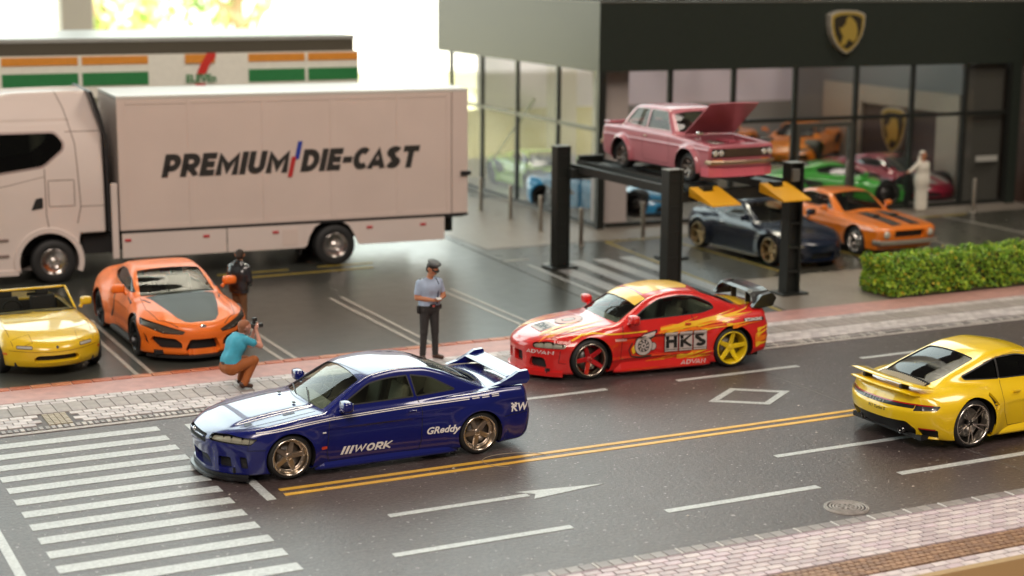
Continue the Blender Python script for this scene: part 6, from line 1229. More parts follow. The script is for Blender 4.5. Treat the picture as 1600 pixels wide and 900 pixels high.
# ---------------------------------------------------------------- hedge
hg = thing('hedge', 'low clipped green hedge along the pink pavement strip', 'hedge', (0, 0, 0))
HX0, HX1, HY0, HY1, HH = 21.50, 33, 25.92, 26.85, .76
obj('core', MB().box((HX0+.10, HY0+.10, .03), (HX1, HY1-.10, HH-.12), b=.05).mesh('core'), mat('hedge_core', (.03, .05, .012), .8, noise=.4, nscale=9), hg)
g = np.random.default_rng(11); n = 30000; w3_ = np.array([HX1-HX0, HY1-HY0, HH-.05]); U = g.random((n, 3)); s_ = g.choice(4, n, p=[.42, .34, .08, .16])
U[s_ == 0, 2] = 1; U[s_ == 1, 1] = 0; U[s_ == 2, 0] = 0; U[s_ == 3, 1] = 1
C_ = np.array([HX0, HY0, .05])+U*w3_; lump = .04*np.sin(C_[:, 0]*5.1+C_[:, 1]*3)+.035*np.sin(C_[:, 0]*11.3+C_[:, 2]*14)+.03*np.sin(C_[:, 1]*17+C_[:, 0]*7)
nrm = np.zeros((n, 3)); nrm[s_ == 0, 2] = 1; nrm[s_ == 1, 1] = -1; nrm[s_ == 2, 0] = -1; nrm[s_ == 3, 1] = 1
ed = np.minimum(np.abs(C_[:, 2]-(HH)), .12)/.12; C_ += nrm*(lump+g.normal(0, .022, n)-.02)[:, None]; C_[(s_ == 1)] += np.array([0, .05, 0])*(1-ed[s_ == 1])[:, None]; dd = nrm+g.normal(0, .75, (n, 3)); dd /= np.linalg.norm(dd, axis=1)[:, None]; t1 = np.cross(dd, g.normal(0, 1, (n, 3))); t1 /= np.linalg.norm(t1, axis=1)[:, None]; t2 = np.cross(dd, t1); ls = g.uniform(.022, .05, (n, 1))
V = np.stack([C_-t1*ls, C_+t2*ls*.55+dd*ls*.15, C_+t1*ls, C_-t2*ls*.55+dd*ls*.15], 1).reshape(-1, 3); me = mesh_of('foliage', V, np.arange(4*n).reshape(-1, 4), mi=g.choice(4, n, p=[.46, .32, .17, .05]))
obj('foliage', me, [mat('leaf_green', (.17, .36, .025), .5), mat('leaf_lime', (.40, .58, .04), .5), mat('leaf_deep', (.05, .11, .015), .5), mat('leaf_yellow', (.62, .48, .03), .5)], hg)
obj('soil', MB().box((HX0+.02, HY0+.02, .004), (HX1, HY1, .05)).mesh('soil'), mat('soil', (.06, .05, .02), .8), hg)
# ---------------------------------------------------------------- white truck
TW = mat('truck_white_lacquer', (.72, .62, .57), .3, coat=.6, noise=.03, nscale=1); TW2 = mat('box_white', (.68, .56, .50), .42, noise=.04, nscale=.8); TRK_ = mat('truck_black', (.015, .015, .016), .5)
sp = dict(paint=TW, wheels=[(0., .46)], arch=[.60], archz=[.48], hood=[(-1.9, 3.2), (-1.6, 3.35), (-1.35, 3.72), (-1.0, 3.88), (-.4, 3.95), (.9, 3.97), (1.3, 3.97)], plan=[(-1.8, 1.25), (1.3, 1.25)], zs=1.9, low=.0, up=.016, crown=.03,
    nose=[(.2, -1.62), (1.0, -1.68), (2.2, -1.66), (3.0, -1.55), (3.5, -1.45), (4.2, -1.2)], kf=(.35, 6), rf=.1, tail=[(0, 1.22), (3.0, 1.20), (3.5, 1.08), (4.1, .95)], kr=(.05, 8), rr=.1, floor=[(-1.8, .26), (.58, .26), (.66, 1.02), (1.3, 1.03)], flare=[.0], r1=.14,
    extra=[lambda a, x, y, z: a+.012*np.exp(-((z-3.35)/.03)**2)*(x < .55)])
sp['tail_max'] = 1.3
class Cab(Car): pass
c = Car('delivery_truck', 'white box truck with black lettering on its long side parked behind the cars', sp, (6.66-.09, 34.48+1.25, 0), -4.07, h=.05)
wi = rpoly([(-1.42, 3.14), (.24, 3.14), (.40, 2.92), (.38, 2.78), (-.04, 2.44), (-1.45, 2.26)], [.05, .10, .08, .08, .10, .05], 4)
iw_ = {sg: c.cut(wi, 'side', sg, nmin=.2, ymin=1.0) for sg in (-1, 1)}; iws = c.cut(rpoly([(-1.05, 2.2), (1.05, 2.2), (1.0, 3.3), (-1.0, 3.3)], .08), 'front', xlim=-1.1, nmin=.1); igr = c.cut(rpoly([(-.85, .9), (.85, .9), (.85, 2.0), (-.85, 2.0)], .05), 'front', xlim=-1.1, nmin=.1)
for sg in (-1, 1): c.panel('side_window', iw_[sg], glass('truck_glass', (.16, .17, .15)), .03, TRK_)
c.panel('windscreen', iws, glass('truck_glass', (.16, .17, .15)), .03, TRK_); c.panel('grille', igr, MESHG, .05, TRK_)
s_M = c.M; c.finish(liner=False); LTW = mat('truck_gap', (.20, .14, .12), .6)
T_ = c.root; c.extra = []
for sg in (-1, 1):
    c.ribbon(wi, .045, mat('window_trim_pale', (.35, .27, .25), .4, .3), 'side', sg, 'window_trim', .004, True); c.ribbon([(-.02, 2.40), (-.02, 1.45), (.02, 1.16)], .02, LTW, 'side', sg, 'door_gap', .003)
    c.ribbon(bbox_poly(.04, .56, 1.62, 2.16), .018, LTW, 'side', sg, 'locker_lid_gap', .003, True); c.ribbon([(.30, 3.95), (.45, 3.6), (.62, 2.9), (.68, 1.6), (.60, 1.25)], .02, LTW, 'side', sg, 'side_fairing_gap', .003); c.ribbon([(.44, 3.14), (1.15, 3.14)], .016, LTW, 'side', sg, 'fairing_gap', .003); c.ribbon([(.68, 1.60), (1.2, 1.60)], .016, LTW, 'side', sg, 'fairing_gap', .003)
    c.ribbon([(-1.5, 1.95), (-.7, 2.1), (-.02, 2.25)], .012, LTW, 'side', sg, 'crease_line', .002)
    c.poly_decal(rpoly([(-.32, 1.56), (-.08, 1.60), (-.08, 1.82), (-.22, 1.80)], .03), TRK_, 'side', sg, 'door_handle', .012); c.poly_decal(rpoly([(-.95, 3.52), (-.89, 3.52), (-.89, 3.74), (-.95, 3.74)], .02), TRK_, 'side', sg, 'hook_mark', .006)
    # wheel arch rim and steps
    k = MB(); V = []; n = 20
    for i in range(n+1):
        a = R(-20+215*i/n); 
        for r, yy in ((.60, 1.20), (.60, 1.29), (.70, 1.29), (.72, 1.24)): V.append((r*math.cos(a), sg*yy, .48+r*math.sin(a)))
    k.add(V, [(i*4+j, i*4+j+1, (i+1)*4+j+1, (i+1)*4+j) for i in range(n) for j in range(3)]+[(0, 1, 2, 3), tuple(n*4+j for j in range(4))], 0, False); obj('wheel_arch_rim', k.mesh('wheel_arch_rim'), TW, T_)
    for z in (.95, .62): obj('cab_step', MB().box((-1.45, sg*1.255-.03, z), (-.80, sg*1.255+.02, z+.05), b=.01).mesh('cab_step'), mat('step_shadow', (.25, .18, .16), .5), T_)
    obj('rub_strip', MB().box((-1.5, sg*1.265-.02, .22), (-.62, sg*1.265+.02, .34), b=.01).mesh('rub_strip'), TW, T_)
    obj('mirror_arm', MB().tube([(-1.25, sg*1.22, 3.0), (-1.22, sg*1.42, 2.98), (-1.22, sg*1.42, 2.3), (-1.25, sg*1.22, 2.3)], .025, 6).box((-1.27, sg*1.38-.03+.0, 2.35), (-1.02, sg*1.44+.03, 2.95), b=.03).mesh('mirror_arm'), TRK_, T_)
k = MB(); k.box((.72, -1.22, .62), (1.3, 1.22, 1.0)); obj('chassis', MB().box((-1.3, -.45, .5), (9.2, .45, .85)).box((.7, -1.0, .55), (1.35, 1.0, .95)).mesh('chassis'), TRK_, T_)
obj('cab_floor', MB().box((-1.4, -1.15, 1.25), (1.1, 1.15, 1.35)).mesh('cab_floor'), TRK_, T_)
dr = MB(); dr.box((-.55, -.95, 1.35), (-.05, -.4, 1.9), b=.05).box((-.15, -.95, 1.9), (0, -.4, 2.75), b=.05); obj('driver_seat', dr.mesh('driver_seat'), mat('cab_seat', (.06, .055, .05), .7), T_)
obj('rear_fairing', MB().prism([(1.22, 1.05), (1.20, 3.05), (1.05, 3.55), (.93, 3.97), (1.00, 3.97), (1.14, 3.55), (1.27, 3.05), (1.28, 1.05)], -1.235, 1.235, 'y').mesh('rear_fairing'), TRK_, T_)
# box body
bx0, bx1, z0, z1 = 1.48, 9.28, 1.04, 3.84; yb = 1.255
obj('roof', MB().box((bx0, -yb, z1-.05), (bx1, yb, z1+.02), b=.01).mesh('roof'), mat('box_roof', (.62, .60, .55), .4), T_)
for sg in (-1, 1):
    y0, y1 = (sg*yb, sg*(yb-.04)) if sg < 0 else (sg*(yb-.04), sg*yb); lo = lambda y, d: (sg*(yb-d-.03) if sg > 0 else sg*(yb-d))
    xs = [bx0, 3.0, 4.6, 6.12, 7.64, 8.82]; 
    for i, x in enumerate(xs): obj('side_post', MB().box((x-.06 if i else x, min(y0, y1), z0), (x+.06 if i else x+.18, max(y0, y1), z1-.052), b=.006).mesh('side_post'), TW2, T_)
    obj('corner_post', MB().box((8.90, min(y0, y1)-.004*sg, z0+.0), (bx1, max(y0, y1), z1-.052), b=.012).mesh('corner_post'), TW2, T_)
    xe = [bx0+.181]+[x-.061 for x in xs[1:]]; xa = [bx0+.181]+[x+.061 for x in xs[1:-1]]; xz = [x-.061 for x in xs[1:]]
    for a_, b_ in zip(xa, xz): obj('side_panel', MB().box((a_, sg*(yb-.02)-.01, z0+.10), (b_, sg*(yb-.02)+.0, z1-.16)).mesh('side_panel'), TW2, T_); obj('rail', MB().box((a_, min(y0, y1), z1-.159), (b_, max(y0, y1), z1-.052), b=.004).mesh('rail'), TW2, T_); obj('rail', MB().box((a_, min(y0, y1), z0), (b_, max(y0, y1), z0+.099), b=.004).mesh('rail'), TW2, T_)
    # skirts with an arch cut-out
    def sk(x0_, x1_): obj('side_skirt', MB().box((x0_, sg*1.235-.015, .45), (x1_, sg*1.235+.015, z0-.02), b=.006).mesh('side_skirt'), TW, T_)
    sk(1.50, 3.72); sk(3.74, 5.44); sk(6.70, 8.72)
    ar = [(5.441, .45), (5.50, .50), (5.56, .70), (5.68, .90), (5.85, .99), (6.3, .99), (6.46, .90), (6.58, .70), (6.66, .50), (6.70, .45), (6.70, 1.02), (5.441, 1.02)]
    obj('side_skirt', MB().prism(ar[:6]+[(5.85, 1.02), (5.441, 1.02)], sg*1.235-.014, sg*1.235+.014, 'y').prism(ar[5:10]+[(6.70, .45), (6.70, 1.02), (6.3, 1.02)][1:], sg*1.235-.014, sg*1.235+.014, 'y').box((5.85, sg*1.235-.013, .992), (6.3, sg*1.235+.013, 1.019)).mesh('side_skirt'), TW, T_)
    for x in (1.62, 3.28, 4.80, 6.94, 8.20): obj('marker_light', MB().box((x-.07, sg*1.255-.012, .80), (x+.07, sg*1.255+.012, .86), b=.01).mesh('marker_light'), mat('marker_red', (.50, .03, .04), .3, coat=1.), T_)
    obj('skirt_locker', MB().box((4.95, sg*1.252-.005, .52), (5.30, sg*1.252+.005, .88), b=.004).mesh('skirt_locker'), TW2, T_)
    obj('mudguard_post', MB().box((1.30, sg*1.22-.04, .45), (1.44, sg*1.22+.04, 2.05), b=.02).mesh('mudguard_post'), TW, T_); obj('mudflap', MB().box((5.35, sg*1.0-.2, .3), (5.38, sg*1.0+.2, .9)).mesh('mudflap'), TRK_, T_)
    obj('wheel_well', MB().box((5.3, sg*.9-.25, 1.021), (6.85, sg*.9+.25, 1.035)).mesh('wheel_well'), TRK_, T_)
obj('headboard', MB().box((bx0, -yb+.041, z0), (bx0+.05, yb-.041, z1-.06)).mesh('headboard'), TW2, T_); obj('rear_door', MB().box((bx1-.05, -yb+.041, z0), (bx1, -.005, z1-.06)).mesh('rear_door'), TW2, T_); obj('rear_door', MB().box((bx1-.05, .005, z0), (bx1, yb-.041, z1-.06)).mesh('rear_door'), TW2, T_); obj('box_floor', MB().box((bx0, -yb, z0-.06), (bx1, yb, z0-.001)).mesh('box_floor'), TRK_, T_)
obj('door_latch', MB().box((9.1, -yb-.05, 1.9), (9.34, -yb+.02, 2.0), b=.01).mesh('door_latch'), TRK_, T_); obj('tail_lamp', MB().box((8.82, -1.22, .95), (9.2, -1.0, 1.02)).mesh('tail_lamp'), mat('dull_grey', (.25, .24, .22), .5), T_)
# lettering, fitted between measured ends
def fit_text(txt, x0, x1, za, zb, m, y, name='lettering', shear=.22):
    W_, st = stroke_text(txt, .27, .06, shear); V = []; F = []
    for i, (V_, F_) in enumerate(st): k = len(V); V += [(x0+x/W_*(x1-x0), y-.0008*(i % 3), za+q*(zb-za)) for x, q in V_]; F += [[j+k for j in f] for f in F_]
    return obj(name, MB().add(V, F).mesh(name), m, T_)
LB = mat('letter_black', (.03, .028, .026), .45); RD_ = mat('logo_red', (.50, .03, .03), .4); BU_ = mat('logo_blue', (.02, .05, .35), .4)
yt_ = -yb-.002
fit_text('PREMIUM', 2.36, 5.19, 2.13, 2.62, LB, yt_); fit_text('DIE-CAST', 5.37, 8.14, 2.13, 2.62, LB, yt_)
obj('logo_bar', MB().prism([(5.25, 2.41), (5.35, 2.41), (5.44, 2.80), (5.34, 2.80)], yt_-.004, yt_, 'y').mesh('logo_bar'), BU_, T_); obj('logo_bar', MB().prism([(5.09, 2.03), (5.19, 2.03), (5.29, 2.47), (5.19, 2.47)], yt_-.008, yt_-.0045, 'y').mesh('logo_bar'), RD_, T_)
w9 = wheel_set(.46, .27, .30, 'disc', mat('truck_chrome', (.62, .58, .55), .15, 1.), spokes=8, dish=.06); wt = mat('truck_chrome', (.62, .58, .55), .15, 1.); w9['mats'] = (wt, wt, wt)
for sg in (-1, 1):
    put_wheel(T_, w9, .09, sg*1.08, .46, sg, .3); put_wheel(T_, w9, 6.15, sg*1.08, .46, sg, .9)
# ---------------------------------------------------------------- people: one continuous implicit body each, clothing by region
def capd(P, a, b, ra, rb):
    a = np.array(a, float); b = np.array(b, float); d = b-a; L = max((d*d).sum(), 1e-9); t = np.clip(((P-a)@d)/L, 0, 1); return np.linalg.norm(P-(a+t[:, None]*d), axis=1)-(ra+(rb-ra)*t)
def person(label, loc, rz, caps, mats_, h=.011, k=.028, cat='person', group=None):
    """caps: (group index, a, b, ra, rb[, blend])"""
    t = thing('person', label, cat, loc, rz, group)
    def ev(P, want=False):
        f = None; best = None; gi = None
        for cp in caps:
            d = capd(P, *cp[1:5]); kk = cp[5] if len(cp) > 5 else k
            if f is None: f = d; best = d.copy(); gi = np.full(len(P), cp[0])
            else: f = smin(f, d, kk); m = d < best; best[m] = d[m]; gi[m] = cp[0]
        return (f, gi) if want else f
    fn = lambda x, y, z: ev(np.stack([x, y, z], 1))
    pts = np.array([p for cp in caps for p in (cp[1], cp[2])]); lo = pts.min(0)-.16; hi = pts.max(0)+.16; lo[2] = max(lo[2], -.02)
    P, Q = nets(fn, lo, hi, h, 2); g_ = ev(P[Q].mean(1), True)[1]; me = mesh_of('body', P, Q, mi=g_)
    set_normals(me, f=fn); obj('body', me, mats_, t); return t
def hand(g, w, d, side, up=(0, 0, 1), curl=.5, s=1.):
    """palm, four unequal bent fingers and a thumb from the wrist w along d"""
    w = Vector(w); d = Vector(d).normalized(); n = Vector(up).normalized(); n = (n-d*n.dot(d)).normalized(); l = d.cross(n)*side; out = [(g, w, w+d*.05*s, .026*s, .030*s, .015), (g, w+l*.012+d*.02, w+d*.075*s+l*.02*s, .02*s, .018*s, .012), (g, w-l*.012+d*.02, w+d*.075*s-l*.02*s, .02*s, .018*s, .012)]
    for i, (o, ln) in enumerate(((-.028, .060), (-.010, .074), (.010, .070), (.028, .054))):
        a = w+d*.075*s+l*o*s; b = a+(d-n*curl*.5).normalized()*ln*.5*s; e = b+(d-n*curl*1.6).normalized()*ln*.5*s; out += [(g, a, b, .0105*s, .0095*s, .006), (g, b, e, .0095*s, .008*s, .006)]
    a = w+d*.03*s+l*.028*s; b = a+(d*.6+l).normalized()*.035*s; out += [(g, a, b, .013*s, .0105*s, .008), (g, b, b+(d+l*.2-n*.3).normalized()*.03*s, .0105*s, .009*s, .006)]
    return [(o[0], tuple(o[1]), tuple(o[2]), *o[3:]) for o in out]
def head(g, c, f, s=1., hair=None, up=(0, 0, 1)):
    """head centre c looking along f; nose, brow, chin, ears"""
    c = Vector(c); f = Vector(f).normalized(); u = Vector(up).normalized(); u = (u-f*u.dot(f)).normalized(); l = u.cross(f); T_ = lambda a, b, e: tuple(c+f*a*s+l*b*s+u*e*s)
    out = [(g, T_(-.015, 0, .03), T_(.015, 0, .03), .088*s, .085*s), (g, T_(.02, 0, -.03), T_(.045, 0, -.075), .066*s, .040*s, .03), (g, T_(.085, 0, .015), T_(.105, 0, -.022), .010*s, .016*s, .012), (g, T_(.078, -.035, .035), T_(.078, .035, .035), .016*s, .016*s, .012),
           (g, T_(.083, -.018, -.052), T_(.083, .018, -.052), .010*s, .010*s, .01), (g, T_(-.005, .085, .0), T_(-.012, .092, .03), .014*s, .018*s, .01), (g, T_(-.005, -.085, .0), T_(-.012, -.092, .03), .014*s, .018*s, .01)]
    if hair is not None: out += [(hair, T_(-.03, 0, .05), T_(-.0, 0, .062), .090*s, .082*s, .01), (hair, T_(-.045, 0, -.01), T_(-.035, 0, .04), .072*s, .08*s, .01)]
    return out, T_
SK = mat('skin_tan', (.48, .20, .10), .55, noise=.1); SK2 = mat('skin_fair', (.62, .30, .22), .55, noise=.1)
def eyes(T_, par):
    k = MB()
    for s_ in (-1, 1): c_ = T_(.092, s_*.032, .012); k.lathe([(.001, .009), (.009, 0), (.001, -.009)], 8, axis='z', c=c_)
    obj('eyes', k.mesh('eyes'), mat('eye_dark', (.02, .015, .012), .3), par)
# --- police officer, looking down at a notepad. faces -y (towards the road), a little to the right
hd, T_ = head(0, (.03, -.05, 1.615), (.45, -.85, -.45), 1., 4)
SHB = mat('shirt_pale_blue', (.36, .45, .60), .7, noise=.12); TRG = mat('trousers_charcoal', (.030, .027, .027), .75, noise=.15); SHO = mat('shoes_brown', (.06, .025, .015), .4); HAI = mat('hair_dark', (.03, .018, .012), .7)
cp = [(2, (-.07, 0, .93), (.07, 0, .93), .125, .125), (2, (-.09, 0, .90), (-.115, -.01, .50), .098, .068), (2, (-.115, -.01, .50), (-.13, .01, .10), .066, .055), (2, (.09, 0, .90), (.10, -.02, .50), .098, .068), (2, (.10, -.02, .50), (.115, -.0, .10), .066, .055),
      (3, (-.13, .03, .045), (-.16, -.13, .035), .048, .036, .015), (3, (.115, .02, .045), (.19, -.12, .035), .048, .036, .015),
      (1, (-.06, 0, 1.05), (.06, 0, 1.05), .125, .125, .05), (1, (-.07, 0, 1.03), (-.08, -.01, 1.30), .120, .125, .05), (1, (.07, 0, 1.03), (.08, -.01, 1.30), .120, .125, .05), (1, (-.09, -.01, 1.30), (.09, -.01, 1.30), .125, .125, .08), (1, (-.14, 0, 1.40), (.14, 0, 1.40), .07, .07, .06), (0, (0, 0, 1.42), (.01, -.02, 1.53), .052, .050, .03),
      (1, (-.195, 0, 1.38), (-.235, -.0, 1.22), .068, .060, .03), (0, (-.235, 0, 1.24), (-.25, -.01, 1.13), .046, .042), (0, (-.25, -.01, 1.13), (-.02, -.21, 1.10), .042, .028), (1, (.195, 0, 1.38), (.25, -.0, 1.22), .068, .060, .03), (0, (.25, 0, 1.24), (.265, -.03, 1.13), .046, .042), (0, (.265, -.03, 1.13), (.10, -.22, 1.11), .042, .028)]
cp += hd+hand(0, (-.02, -.21, 1.10), (1, -.15, 0), 1, (0, 0, -1), .7)+hand(0, (.10, -.22, 1.11), (-.8, -.3, -.1), -1, (0, 0, -1), .9)
cp = [c_ if len(c_) > 5 else (*c_, .02) for c_ in cp]
pm = person('police officer in pale blue shirt and peaked cap looking down at a notepad', (10.98, 25.02, .024), 4, cp, [SK, SHB, TRG, SHO, HAI], h=.0115)
eyes(T_, pm)
ax = (Vector(T_(0, 0, 1))-Vector(T_(0, 0, 0))).normalized(); q = ax.to_track_quat('Z', 'Y').to_matrix(); cc = Vector(T_(-.01, 0, .085))
def capped(prof, n=24): k = MB().lathe(prof, n, axis='z'); k.V = [tuple(cc+q@Vector(v)) for v in k.V]; return k
GC = mat('cap_grey', (.10, .11, .115), .6); obj('cap_crown', capped([(.088, -.03), (.092, .015), (.122, .045), (.128, .06), (.10, .078), (.04, .084), (.001, .084)]).mesh('cap_crown'), GC, pm)
obj('cap_band', capped([(.092, -.035), (.096, -.03), (.097, .012), (.093, .02)]).mesh('cap_band'), mat('cap_band_black', (.012, .012, .012), .3), pm)
f_ = Vector(T_(1, 0, 0))-Vector(T_(0, 0, 0)); l_ = Vector(T_(0, 1, 0))-Vector(T_(0, 0, 0)); k = MB(); V = []
for i in range(9):
    a = -1.0+2.0*i/8; 
    for r in (.086, .145-.03*abs(a)**2): V.append(cc+(f_*math.cos(a)+l_*math.sin(a))*r+ax*(-.030-(r-.086)*.55))
k.add(V+[v-ax*.006 for v in V], [(2*i, 2*i+1, 2*i+3, 2*i+2) for i in range(8)]+[(18+2*i, 18+2*i+2, 18+2*i+3, 18+2*i+1) for i in range(8)]+[(2*i+1, 18+2*i+1, 18+2*i+3, 2*i+3) for i in range(8)]); obj('cap_peak', k.mesh('cap_peak'), mat('cap_band_black', (.012, .012, .012), .3), pm)
def belt(name, cx, cy, z, rx, ry, hh, m, par, n=24, tilt=0):
    k = MB(); V = []; 
    for i in range(n): a = 2*math.pi*i/n; [V.append((cx+rx*math.cos(a), cy+ry*math.sin(a), z+s_*hh+tilt*math.cos(a))) for s_ in (-1, 1)]
    k.add(V, [(2*i, (2*i+2) % (2*n), (2*i+3) % (2*n), 2*i+1) for i in range(n)], 0, True); return obj(name, k.mesh(name), m, par)
DBL = mat('belt_black', (.012, .012, .012), .4); belt('belt', 0, 0, .985, .195, .140, .030, DBL, pm)
obj('holster', MB().box((-.225, -.03, .84), (-.175, .06, .99), b=.015).mesh('holster'), DBL, pm); obj('pouch', MB().box((.175, -.07, .90), (.215, .03, .99), b=.012).mesh('pouch'), DBL, pm); obj('buckle', MB().box((-.02, -.155, .965), (.03, -.14, 1.005), b=.004).mesh('buckle'), mat('chrome', (.75, .75, .74), .08, 1.), pm)
k = MB().tube([(.10, -.06, 1.46), (.115, -.13, 1.38), (.10, -.145, 1.20), (.08, -.140, 1.02)], .010, 6); obj('shoulder_cord', k.mesh('shoulder_cord'), mat('cord_navy', (.015, .02, .05), .6), pm)
for s_ in (-1, 1): obj('shoulder_board', MB().obox((s_*.155, 0, 1.465), (1, 0, -.25*s_), (0, 1, 0), (.25*s_, 0, 1), .05, .026, .006, b=.004).mesh('shoulder_board'), DBL, pm)
nt_ = obj('notepad', MB().obox((.045, -.275, 1.135), (1, 0, 0), (0, .8, .35), (0, -.35, .8), .045, .032, .005).mesh('notepad'), mat('paper_white', (.75, .74, .72), .6), None); tag(nt_, 'small white notepad held in the police officer\'s hands', 'notepad'); nt_.location = (10.98, 25.02, .024); nt_.rotation_euler = (0, 0, R(4))

# --- crouching photographer, facing +x. local x forward
hd, T_ = head(0, (.10, 0, .985), (1, 0, .05), 1., 4)
TEA = mat('tshirt_teal', (.05, .36, .50), .7, noise=.15); RUST = mat('trousers_rust', (.34, .095, .018), .7, noise=.15); HGR = mat('hair_ginger', (.30, .11, .05), .7, noise=.2)
cp = [(2, (-.21, -.075, .37), (-.21, .075, .37), .125, .125), (2, (-.20, -.10, .37), (.16, -.16, .46), .108, .082), (2, (.16, -.16, .46), (-.02, -.15, .10), .080, .058), (2, (-.20, .10, .37), (.17, .15, .40), .108, .082), (2, (.17, .15, .40), (.08, .15, .10), .080, .056),
      (3, (-.06, -.15, .085), (.10, -.16, .04), .045, .036, .015), (3, (.06, .15, .06), (.22, .16, .04), .045, .036, .015), (3, (-.07, -.15, .09), (-.05, -.15, .06), .04, .04, .015),
      (1, (-.19, -.05, .50), (-.19, .05, .50), .120, .120, .05), (1, (-.19, -.06, .48), (-.06, -.07, .76), .118, .118, .05), (1, (-.19, .06, .48), (-.06, .07, .76), .118, .118, .05), (1, (-.06, -.07, .74), (-.06, .07, .74), .120, .120, .09), (1, (.0, -.13, .84), (.0, .13, .84), .068, .068, .06), (0, (.03, 0, .86), (.07, 0, .94), .052, .052, .03),
      (1, (.01, -.17, .83), (.13, -.20, .77), .068, .062, .03), (0, (.10, -.20, .78), (.27, -.20, .70), .045, .042), (0, (.27, -.20, .70), (.255, -.10, .94), .042, .028), (1, (.01, .17, .83), (.12, .20, .73), .068, .062, .03), (0, (.10, .20, .73), (.29, .17, .64), .045, .042), (0, (.29, .17, .64), (.30, .07, .88), .042, .028)]
cp += hd+hand(0, (.255, -.10, .94), (.1, .35, 1), 1, (-1, 0, 0), .8)+hand(0, (.30, .07, .88), (.15, -.3, 1), -1, (-1, 0, 0), .8)
cp = [c_ if len(c_) > 5 else (*c_, .02) for c_ in cp]
ph = person('photographer in teal t-shirt and rust trousers crouching on the pavement with a camera', (7.47, 24.52, .024), 12, cp, [SK2, TEA, RUST, SHO, HGR], h=.0115); eyes(T_, ph)
belt('belt', -.195, 0, .455, .138, .185, .022, mat('belt_brown', (.05, .03, .02), .5), ph)
cmr = thing('camera', 'black camera raised to the crouching photographer\'s face', 'camera', (7.47, 24.52, .024), 12)
CB = mat('camera_black', (.015, .015, .016), .4); obj('camera_body', MB().box((.235, -.08, .955), (.30, .08, 1.045), b=.012).box((.24, -.03, 1.045), (.295, .03, 1.075), b=.008).mesh('camera_body'), CB, cmr)
obj('lens', MB().lathe([(.001, 0), (.038, 0), (.040, .12), (.034, .125), (.030, .11), (.001, .11)], 18, axis='x', c=(.30, 0, .995)).mesh('lens'), CB, cmr); obj('flash', MB().box((.245, -.03, 1.076), (.32, .03, 1.14), b=.01).mesh('flash'), CB, cmr); obj('lens_ring', MB().lathe([(.041, .02), (.0425, .025), (.0425, .035), (.041, .04)], 18, axis='x', c=(.30, 0, .995)).mesh('lens_ring'), mat('chrome', (.75, .75, .74), .08, 1.), cmr)

# --- man in black leather jacket seen from behind
hd, T_ = head(0, (.10, .03, 1.58), (.9, .35, -.35), 1., 4)
JK = mat('jacket_black_leather', (.02, .02, .022), .28, coat=.5, bump=.3, bscale=14); BT = mat('trousers_brown', (.16, .075, .03), .75, noise=.2)
cp = [(2, (-.01, -.06, .90), (-.01, .06, .90), .125, .125), (2, (0, -.08, .88), (.02, -.09, .48), .096, .066), (2, (.02, -.09, .48), (-.02, -.10, .09), .064, .05), (2, (0, .08, .88), (.05, .09, .48), .096, .066), (2, (.05, .09, .48), (.02, .10, .09), .064, .05), (3, (-.05, -.10, .045), (.12, -.11, .035), .046, .036, .015), (3, (-.01, .10, .045), (.16, .11, .035), .046, .036, .015),
      (1, (-.01, -.07, .98), (-.01, .07, .98), .140, .140, .05), (1, (-.01, -.07, .95), (0, -.09, 1.25), .135, .138, .05), (1, (-.01, .07, .95), (0, .09, 1.25), .135, .138, .05), (1, (.0, -.09, 1.24), (.0, .09, 1.24), .140, .140, .08), (1, (.02, -.14, 1.37), (.02, .14, 1.37), .082, .082, .06), (1, (.0, -.05, 1.44), (.0, .05, 1.44), .07, .07, .04), (0, (.03, 0, 1.42), (.08, .02, 1.50), .052, .05, .03),
      (1, (.02, -.20, 1.35), (.0, -.25, 1.10), .072, .062, .03), (1, (0, -.25, 1.10), (.20, -.14, .98), .060, .045), (1, (.02, .20, 1.35), (.02, .25, 1.10), .072, .062, .03), (1, (.02, .25, 1.10), (.22, .12, .98), .060, .045)]
cp += hd+hand(0, (.20, -.14, .98), (1, .5, 0), 1, (0, 0, -1), .6)+hand(0, (.22, .12, .98), (1, -.5, 0), -1, (0, 0, -1), .6); cp = [c_ if len(c_) > 5 else (*c_, .02) for c_ in cp]
pj_ = person('man in black leather jacket and brown trousers standing behind the orange sports coupe', (8.68, 28.45, 0), 40, cp, [SK, JK, BT, SHO, HAI], h=.013); belt('jacket_hem', -.01, 0, .87, .150, .215, .022, JK, pj_)

